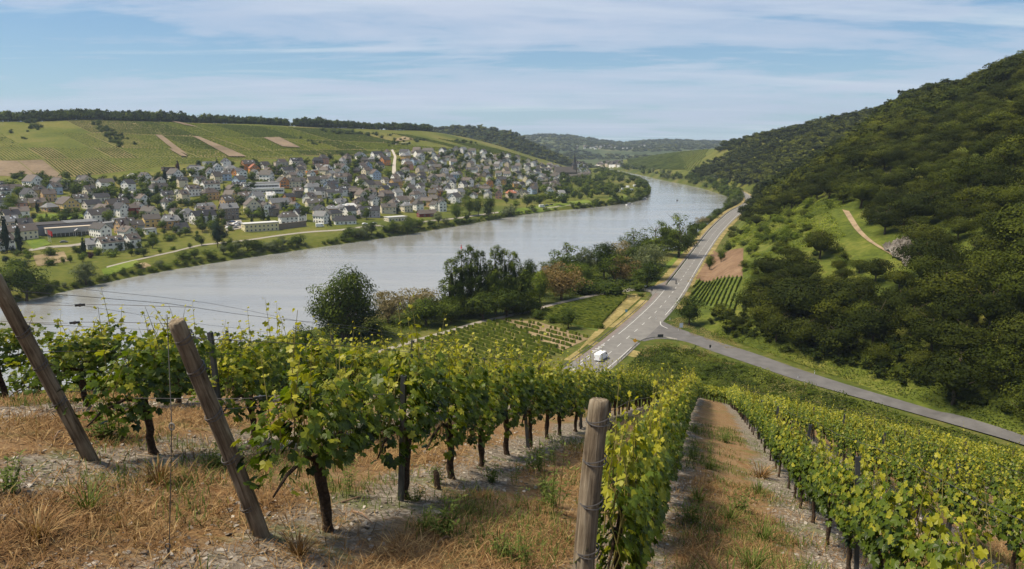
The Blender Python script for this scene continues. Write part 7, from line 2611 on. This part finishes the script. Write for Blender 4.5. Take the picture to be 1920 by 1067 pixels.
rs = random.Random(4)
kst = 0
for n_ in range(-6, 8):
    ys0 = {-1: 6.15, 0: 9.0, -2: 7.0, 1: 6.6, 2: 5.6, -3: 8.6}.get(n_, 6.5 + (n_ % 3) * 1.2)
    for k in range(7):
        y = ys0 + k * 4.5
        x, _ = rowpt(n_, y)
        if .63 * x + .78 * y > 45 or abs(x / y) > .8 or (n_ == -3 and k == 0): continue
        rn = rowname.get(n_, 'a row on the %s' % ('left' if n_ < 0 else 'right'))
        lab = ('nearest' if k == 0 else ORD[min(k, 9)]) + ' dark steel stake in ' + rn
        stake(x + .05, y, (rs.uniform(-.07, .07), rs.uniform(-.06, .06)), rs.uniform(1.2, 1.34), lab, 'steel stakes in the vine rows' if n_ not in rowname else None, y < 14)
        kst += 1

for n_ in (-4, -3, -2, -1, 0, 1, 2, 3):
    rn = rowname.get(n_, {-3: 'the third row left of the leaning post', -4: 'the fourth row left of the leaning post'}.get(n_))
    for w_, hgt in (('lower', .62), ('middle', .98), ('upper', 1.42)):
        ys_ = np.arange(ROW_START.get(n_, 8) - .6, 30, .9)
        if n_ == -1: ys_ = np.arange(4.75, 30, .9)
        pts = []
        for y in ys_:
            x, _ = rowpt(n_, y)
            pts.append((x, y, float(hill_z(x, y)) + hgt + .02 * math.sin(y * 1.4)))
        if n_ == -1:
            f = {'lower': .40, 'middle': .62, 'upper': .93}[w_]; pts[0] = tuple(np.array(pb) * (1 - f) + np.array(pt) * f)
        if n_ == -2:
            f = {'lower': .40, 'middle': .62, 'upper': .93}[w_]; pts[0] = tuple(np.array(pb0) * (1 - f) + np.array(pt0) * f)
        if n_ == 0:
            f = {'lower': .45, 'middle': .66, 'upper': .92}[w_]; pts[0] = tuple(np.array((xb, yb, float(near_z(xb, yb)))) * (1 - f) + np.array(ptc) * f)
        b = MB(); b.tube(pts, .0022, 4, cap=False)
        o = b.build('trellis_wire', [M['wire']])
        tag(o, w_ + ' trellis wire of ' + rn, 'wire')

# wire tensioners hanging on the wires at the left
def tensioner(px, py, Y, label):
    p = P(px, py, Y)
    t = thing('wire_tensioner', label, 'tensioner', p, rz0 - .9)
    b = MB(); b.box(-.04, .04, -.005, .005, -.010, .010); b.box(-.04, .04, -.011, -.006, .005, .011); b.build('frame', [M['stake']], t)
    b = MB(); b.tube([(0, -.016, 0), (0, .016, 0)], .014, 10); b.build('spool', [M['wire']], t)
    b = MB(); b.tube([(-.05, 0, 0), (-.35, .02, .03), (-.8, .02, .10)], .0025, 4); b.tube([(.05, 0, 0), (.35, 0, -.03), (.9, 0, -.10)], .0025, 4); b.build('wire_end', [M['wire']], t)


tensioner(150, 572, 6.3, 'upper wire tensioner hanging in front of the water at the left')
tensioner(140, 605, 6.3, 'lower wire tensioner hanging in front of the water at the left')
tensioner(488, 745, 5.0, 'wire tensioner among the leaves right of the leaning post')
# anchor wire with its eye
a0 = gnd(317, 1046); a1 = P(322, 800, a0[1] + .05)
t = thing('anchor_wire', 'thin anchor wire rising from the dry soil left of the leaning post', 'wire', a0)
b = MB(); a1 = Vector(a1) - Vector(a0); a2 = Vector(P(313, 590, a0[1] + .3)) - Vector(a0)
b.tube([(0, 0, 0), a1 * .5, a1, a2], [.003, .003, .003, .0025], 5); b.build('wire', [M['wire']], t)
b = MB(); b.tube([(0, 0, -.08), (0, 0, .06)], .008, 6); pts = [(math.cos(a) * .016, 0, .075 + math.sin(a) * .016) for a in np.linspace(0, 6.3, 14)]; b.tube(pts, .004, 5, cap=False); b.build('anchor_eye', [M['wire']], t)
b = MB(); pts = [a1 + Vector((math.cos(a) * .014, 0, math.sin(a) * .02)) for a in np.linspace(0, 6.3, 14)]; b.tube(pts, .005, 5, cap=False); b.build('wire_ring', [M['rail']], t)

# ---- ground cover near the camera -------------------------------------------
def rowdist(x, y):
    u = (qcoord(x, y) - Q0) / QS
    return np.abs(u - np.round(u)) * QS


M['straw'] = foliage('straw', (.062, .032, .014), (.21, .115, .047), (.42, .295, .140), .15, .8, 0, .1)
M['grass'] = foliage('grass', (.035, .055, .012), (.085, .12, .022), (.20, .22, .06), .3, .7, 0, .15)
M['slate'] = foliage('slate_chip', (.08, .062, .048), (.20, .165, .13), (.42, .375, .315), 0.0, .7, 0, .25)


def near_points(n, rg, ymax=13.0, power=1.0):
    y = 1.2 + (ymax - 1.2) * rg.random(n) ** power
    x = (rg.random(n) * 2 - 1) * (y * .74 + .8)
    return x, y


def blades(name, label, cat, n, mat, lo, hi, wdt, tilt, fn, seed, ymax=12.0, bend=.4):
    rg = np.random.default_rng(seed)
    x, y = near_points(n, rg, ymax)
    k = rg.random(n) < fn(x, y)
    x, y = x[k], y[k]; n = len(x)
    z = near_z(x, y)
    a = rg.uniform(0, 6.28, n); L = rg.uniform(lo, hi, n); ti = np.clip(rg.normal(tilt, .3, n), 0.03, 1.5)
    h = np.stack([np.cos(a) * np.cos(ti), np.sin(a) * np.cos(ti), np.sin(ti)], -1)
    s = np.stack([-np.sin(a), np.cos(a), np.zeros(n)], -1) * (wdt * rg.uniform(.6, 1.4, n) * (1 + y / 14))[:, None]
    B = np.stack([x, y, z + .004], -1)
    mid = B + h * L[:, None] * .55 + np.array([0, 0, 1]) * (L * .06)[:, None]
    tip = B + h * L[:, None] + np.stack([np.cos(a), np.sin(a), -np.ones(n)], -1) * (L * bend * .3 * np.sin(ti))[:, None]
    tip[:, 2] = np.maximum(tip[:, 2], near_z(tip[:, 0], tip[:, 1]) + .004)
    V = np.stack([B - s * .5, B + s * .5, mid + s * .45, mid - s * .45, tip], 1).reshape(-1, 3)
    b = np.arange(n)[:, None] * 5
    Q = np.concatenate([b, b + 1, b + 2, b + 3], 1); T3 = np.concatenate([b + 3, b + 2, b + 4], 1)
    t = np.clip(rg.normal(.5, .24, n) + .25 * (vnoise(x * 1.5, y * 1.5, 5) - .5), 0, 1)
    o = add(name, make_mesh(name, V, [T3, Q], M[mat], tint=np.concatenate([t, t])))
    return tag(o, label, cat, kind='stuff')


drymask = lambda x, y: np.clip((vnoise(x * .8, y * .8, 41) * .6 + vnoise(x * 3, y * 3, 42) * .5 - .34) * 3.2, 0, 1) * np.where(rowdist(x, y) < .45, .25, 1.0)
greenmask = lambda x, y: np.clip((vnoise(x * .75 + 9, y * .75, 51) * .7 + vnoise(x * 2.6, y * 2.6, 52) * .4 - np.where(x > .7, .50, .63)) * 6, 0, 1) * np.where(rowdist(x, y) < .3, .4, 1)
blades('straw_litter', 'flat tangle of dry straw covering the soil between the rows', 'straw', 190000, 'straw', .05, .17, .0034, .12, drymask, 1, 11)
blades('dry_grass', 'standing dry brown grass between the vine rows', 'grass', 60000, 'straw', .06, .20, .0034, .85, lambda x, y: drymask(x, y) * np.clip((vnoise(x * 1.3, y * 1.3, 61) - .42) * 4, 0, 1), 2, 12)
blades('green_grass', 'green grass patches between the vine rows', 'grass', 130000, 'grass', .05, .17, .0042, .95, greenmask, 3, 22)


def chips(name, label, n, seed, fn, smin, smax, ymax=13):
    rg = np.random.default_rng(seed)
    x, y = near_points(n, rg, ymax)
    k = rg.random(n) < fn(x, y); x, y = x[k], y[k]; n = len(x)
    z = near_z(x, y)
    s = smin + (smax - smin) * rg.random(n) ** 3
    base = np.array([(-1, -.6, 0), (.1, -1, 0), (1, -.3, 0), (.6, .8, 0), (-.5, .9, 0)])
    V = np.repeat(base[None], n, 0) * rg.uniform(.55, 1.2, (n, 5, 1)) * s[:, None, None]
    Vt = V * .86; Vt[..., 2] = (s * rg.uniform(.12, .4, n))[:, None]
    V = np.concatenate([V, Vt], 1)
    a = rg.uniform(0, 6.28, n); c_, s_ = np.cos(a)[:, None], np.sin(a)[:, None]
    X = V[..., 0] * c_ - V[..., 1] * s_; Y = V[..., 0] * s_ + V[..., 1] * c_
    tx, ty = rg.normal(0, .35, (n, 1)), rg.normal(0, .35, (n, 1))
    Z = V[..., 2] + X * tx + Y * ty
    W_ = np.stack([X + x[:, None], Y + y[:, None], Z + z[:, None] + (s * .06)[:, None]], -1).reshape(-1, 3)
    b = np.arange(n)[:, None] * 10
    quad = np.concatenate([np.concatenate([b + i, b + (i + 1) % 5, b + 5 + (i + 1) % 5, b + 5 + i], 1) for i in range(5)])
    top = np.concatenate([np.concatenate([b + 5, b + 5 + i, b + 6 + i], 1) for i in (1, 2, 3)])
    t = np.clip(rg.normal(.5, .25, n), 0, 1)
    o = add(name, make_mesh(name, W_, [top, quad], M['slate'], tint=np.concatenate([np.tile(t, 3), np.tile(t, 5)])))
    return tag(o, label, 'slate chips', kind='stuff')


stony = lambda x, y: np.clip((vnoise(x * .9 + 3, y * .9, 71) * .6 + .2 - rowdist(x, y) * .62) * 2.4, .015, 1)
chips('slate_chips', 'pale slate chips scattered along the feet of the vines', 52000, 1, stony, .006, .030, 14)

# single weeds and plants
def weed_mesh(seed, kind):
    rg = np.random.default_rng(seed)
    Vs, Fs, Ts = [], [], []; n = 0
    ns = {'tuft': 70, 'leafy': 26, 'tall': 9, 'drytuft': 110}[kind]
    for i in range(ns):
        a = rg.uniform(0, 6.28)
        if kind in ('tuft', 'drytuft'):
            L = rg.uniform(.12, .30); ti = rg.uniform(.5, 1.4); r0 = rg.uniform(0, .07)
            b0 = np.array([math.cos(a) * r0, math.sin(a) * r0, -.01]); d = np.array([math.cos(a) * math.cos(ti), math.sin(a) * math.cos(ti), math.sin(ti)])
            s = np.array([-math.sin(a), math.cos(a), 0]) * .004
            m_ = b0 + d * L * .6; e = b0 + d * L + np.array([math.cos(a), math.sin(a), -1]) * L * .15
            Vs.append(np.array([b0 - s, b0 + s, m_ + s, m_ - s, e, e])); Fs.append(np.array([[0, 1, 2, 3], [3, 2, 4, 5]]) + n); Ts += [rg.uniform(.2, .9)] * 2; n += 6
        else:
            L = rg.uniform(.15, .32) if kind == 'leafy' else rg.uniform(.3, .55); ti = rg.uniform(.7, 1.45) if kind == 'leafy' else rg.uniform(1.2, 1.5)
            d = np.array([math.cos(a) * math.cos(ti), math.sin(a) * math.cos(ti), math.sin(ti)])
            s = np.array([-math.sin(a), math.cos(a), 0]) * .003
            b0 = np.array([rg.normal(0, .03), rg.normal(0, .03), -.01])
            Vs.append(np.array([b0 - s, b0 + s, b0 + d * L + s * .4, b0 + d * L - s * .4])); Fs.append(np.array([[0, 1, 2, 3]]) + n); Ts += [.5]; n += 4
            for k in range(10 if kind == 'leafy' else 16):
                f = rg.uniform(.15, 1.0); c = b0 + d * L * f
                la = rg.uniform(0, 6.28); ld = np.array([math.cos(la) * .9, math.sin(la) * .9, rg.uniform(-.1, .7)]); ld /= np.linalg.norm(ld)
                ll = rg.uniform(.03, .055); sd = np.cross(ld, [0, 0, 1]); sd /= np.linalg.norm(sd) + 1e-6
                Vs.append(np.array([c, c + ld * ll * .5 + sd * ll * .16, c + ld * ll, c + ld * ll * .5 - sd * ll * .16])); Fs.append(np.array([[0, 1, 2, 3]]) + n); Ts += [np.clip(rg.normal(.55, .2), 0, 1)]; n += 4
    return make_mesh(kind, np.concatenate(Vs), np.concatenate(Fs), M['straw'] if kind == 'drytuft' else M['grass'], tint=np.array(Ts))


WM = {k: [weed_mesh(10 * j + i, k) for i in range(3)] for j, k in enumerate(('tuft', 'leafy', 'tall', 'drytuft'))}
WEEDS = [(205, 822, 'leafy', 1.7, 'big leafy green weed between the leftmost post and the vine'), (298, 905, 'drytuft', 1.2, 'yellowish grass tuft left of the leaning post'),
         (165, 955, 'tuft', 1.2, 'low green grass tuft at the lower left'), (656, 930, 'tall', .9, 'slim upright green plant right of the leaning post'),
         (400, 880, 'leafy', .8, 'small green weed behind the leaning post'), (820, 905, 'leafy', .8, 'sprouting leaves on the small stump in the row'),
         (925, 905, 'leafy', 1.0, 'weed at the foot of the vines in the stony strip'), (965, 910, 'tall', .8, 'upright weed in the stony strip'),
         (1005, 885, 'leafy', 1.5, 'large weed clump left of the upright post'), (1035, 870, 'tall', 1.1, 'tall weed close to the upright post'),
         (1030, 950, 'leafy', 1.1, 'green weed just left of the upright post'), (1020, 920, 'tuft', 1.1, 'grass tuft left of the upright post'),
         (795, 990, 'tuft', 1.0, 'small green tuft in the lower middle'), (880, 965, 'tuft', .8, 'tiny green tuft below the stony strip'), (780, 940, 'leafy', .6, 'small flat weed on the chips in the middle'),
         (1300, 860, 'leafy', 1.3, 'green weed in the alley right of the upright post'), (1330, 880, 'tuft', 1.4, 'grass tuft in the alley right of the upright post'), (1360, 830, 'leafy', 1.4, 'dark weed at the right side of the alley'),
         (1390, 960, 'leafy', 1.3, 'big weed near the stony strip right of the alley'), (1310, 940, 'tuft', 1.3, 'thin tall grass in the middle of the alley'), (1430, 1010, 'tuft', 1.5, 'grass tuft at the lower end of the alley'),
         (1230, 1000, 'tuft', 1.2, 'grass tuft right beside the upright post'), (1300, 810, 'tuft', 1.6, 'green grass tuft far down the alley'), (70, 1010, 'drytuft', 1.2, 'dry tuft at the lower left corner'), (560, 1040, 'drytuft', 1.0, 'dry tuft at the lower edge right of the leaning post'),
         (950, 1045, 'leafy', .8, 'leafy weed at the lower edge left of the upright post'), (15, 925, 'leafy', 1.0, 'weed at the left edge of the picture')]
rs = random.Random(2)
for (px_, py_, kd, sc, lab) in WEEDS:
    p = gnd(px_, py_)
    sc *= .75 if 'tuft' in kd else 1
    o = add({'tuft': 'grass_tuft', 'drytuft': 'grass_tuft', 'leafy': 'weed', 'tall': 'weed'}[kd], rs.choice(WM[kd]), loc=p, rz=rs.uniform(0, 6.28), scale=sc)
    tag(o, lab, 'weed' if kd in ('leafy', 'tall') else 'grass tuft')
for i in range(90):
    y = rs.uniform(4, 16); x = rs.uniform(-.6, .75) * y
    if float(greenmask(np.array([x]), np.array([y]))[0]) < rs.random() * .6: continue
    kd = rs.choice(['tuft', 'leafy', 'leafy', 'tall', 'drytuft'])
    o = add('weed', rs.choice(WM[kd]), loc=(x, y, float(near_z(x, y))), rz=rs.uniform(0, 6.28), scale=rs.uniform(.7, 1.5))
    pl_ = 'left of the upright post' if x < .3 else 'in the lane right of the upright post' if qcoord(x, y) < 1.5 else 'between the right hand rows'
    tag(o, ('dry tuft like' if kd == 'drytuft' else {'tuft': 'grassy green', 'leafy': 'leafy green', 'tall': 'upright green'}[kd]) + (' far' if y > 9 else ' near') + ' weed scattered ' + pl_, 'weed', ('dry' if kd == 'drytuft' else 'green') + ' weeds between the rows')
# stump of a young vine and a few dead canes lying about
p = gnd(822, 918)
b = MB(); st_ = random.getstate(); b.tube([(0, 0, -.05), (-.01, 0, .08), (-.02, .01, .17), (-.03, .01, .20)], [.038, .03, .03, .02], 8, jit=.2); random.setstate(st_)
tag(b.build('vine_stump', [M['vine_bark']], loc=p), 'short dark vine stump with new leaves in the row of the leaning post', 'stump')
p = gnd(1180, 1030)
b = MB(); b.tube([(0, 0, -.05), (.01, 0, .05), (.03, 0, .12)], [.05, .045, .02], 8, jit=.25)
tag(b.build('vine_stump', [M['vine_bark']], loc=p), 'broken dark vine stump at the foot of the row right of the upright post', 'stump')
for i, (a_, b_) in enumerate([((640, 944), (700, 938)), ((660, 960), (700, 985)), ((150, 780), (175, 800)), ((100, 828), (118, 808)), ((1210, 1010), (1232, 1030)), ((820, 1020), (850, 1012)), ((905, 690), (1060, 780))][:6]):
    p, q = gnd(*a_), gnd(*b_)
    b = MB(); d = Vector(q - p); b.tube([(0, 0, .01), d * .5 + Vector((0, .01, .04)), d + Vector((0, 0, .012))], [.009, .007, .004], 6)
    tag(b.build('dead_cane', [M['straw_cane'] if 'straw_cane' in M else plain('dead_cane', (.22, .14, .09), .8, .3, 9)], loc=p),
        ['thick dead cane lying left of the young green plant', 'thin dead cane lying beside the steel stake', 'dry twig lying at the far left', 'pale dry twig near the leftmost post', 'short twig right of the upright post', 'dry twig at the lower middle'][i], 'dead cane')

# ------------------------------------------------------------------ haze
hm = bpy.data.materials.new('haze'); hm.use_nodes = True
N = NT(hm.node_tree)
pv = N.n('ShaderNodeVolumePrincipled', inp={'Color': (.72, .85, 1.0, 1), 'Density': HAZE_D, 'Anisotropy': .2})
o = N.n('ShaderNodeOutputMaterial'); N.l(pv.outputs[0], o.inputs['Volume'])
b = MB(); b.box(-3600, 3600, -420, 6600, -6, 330)
hz = b.build('haze', [hm]); tag(hz, 'thin summer haze filling the valley', 'haze', kind='stuff')
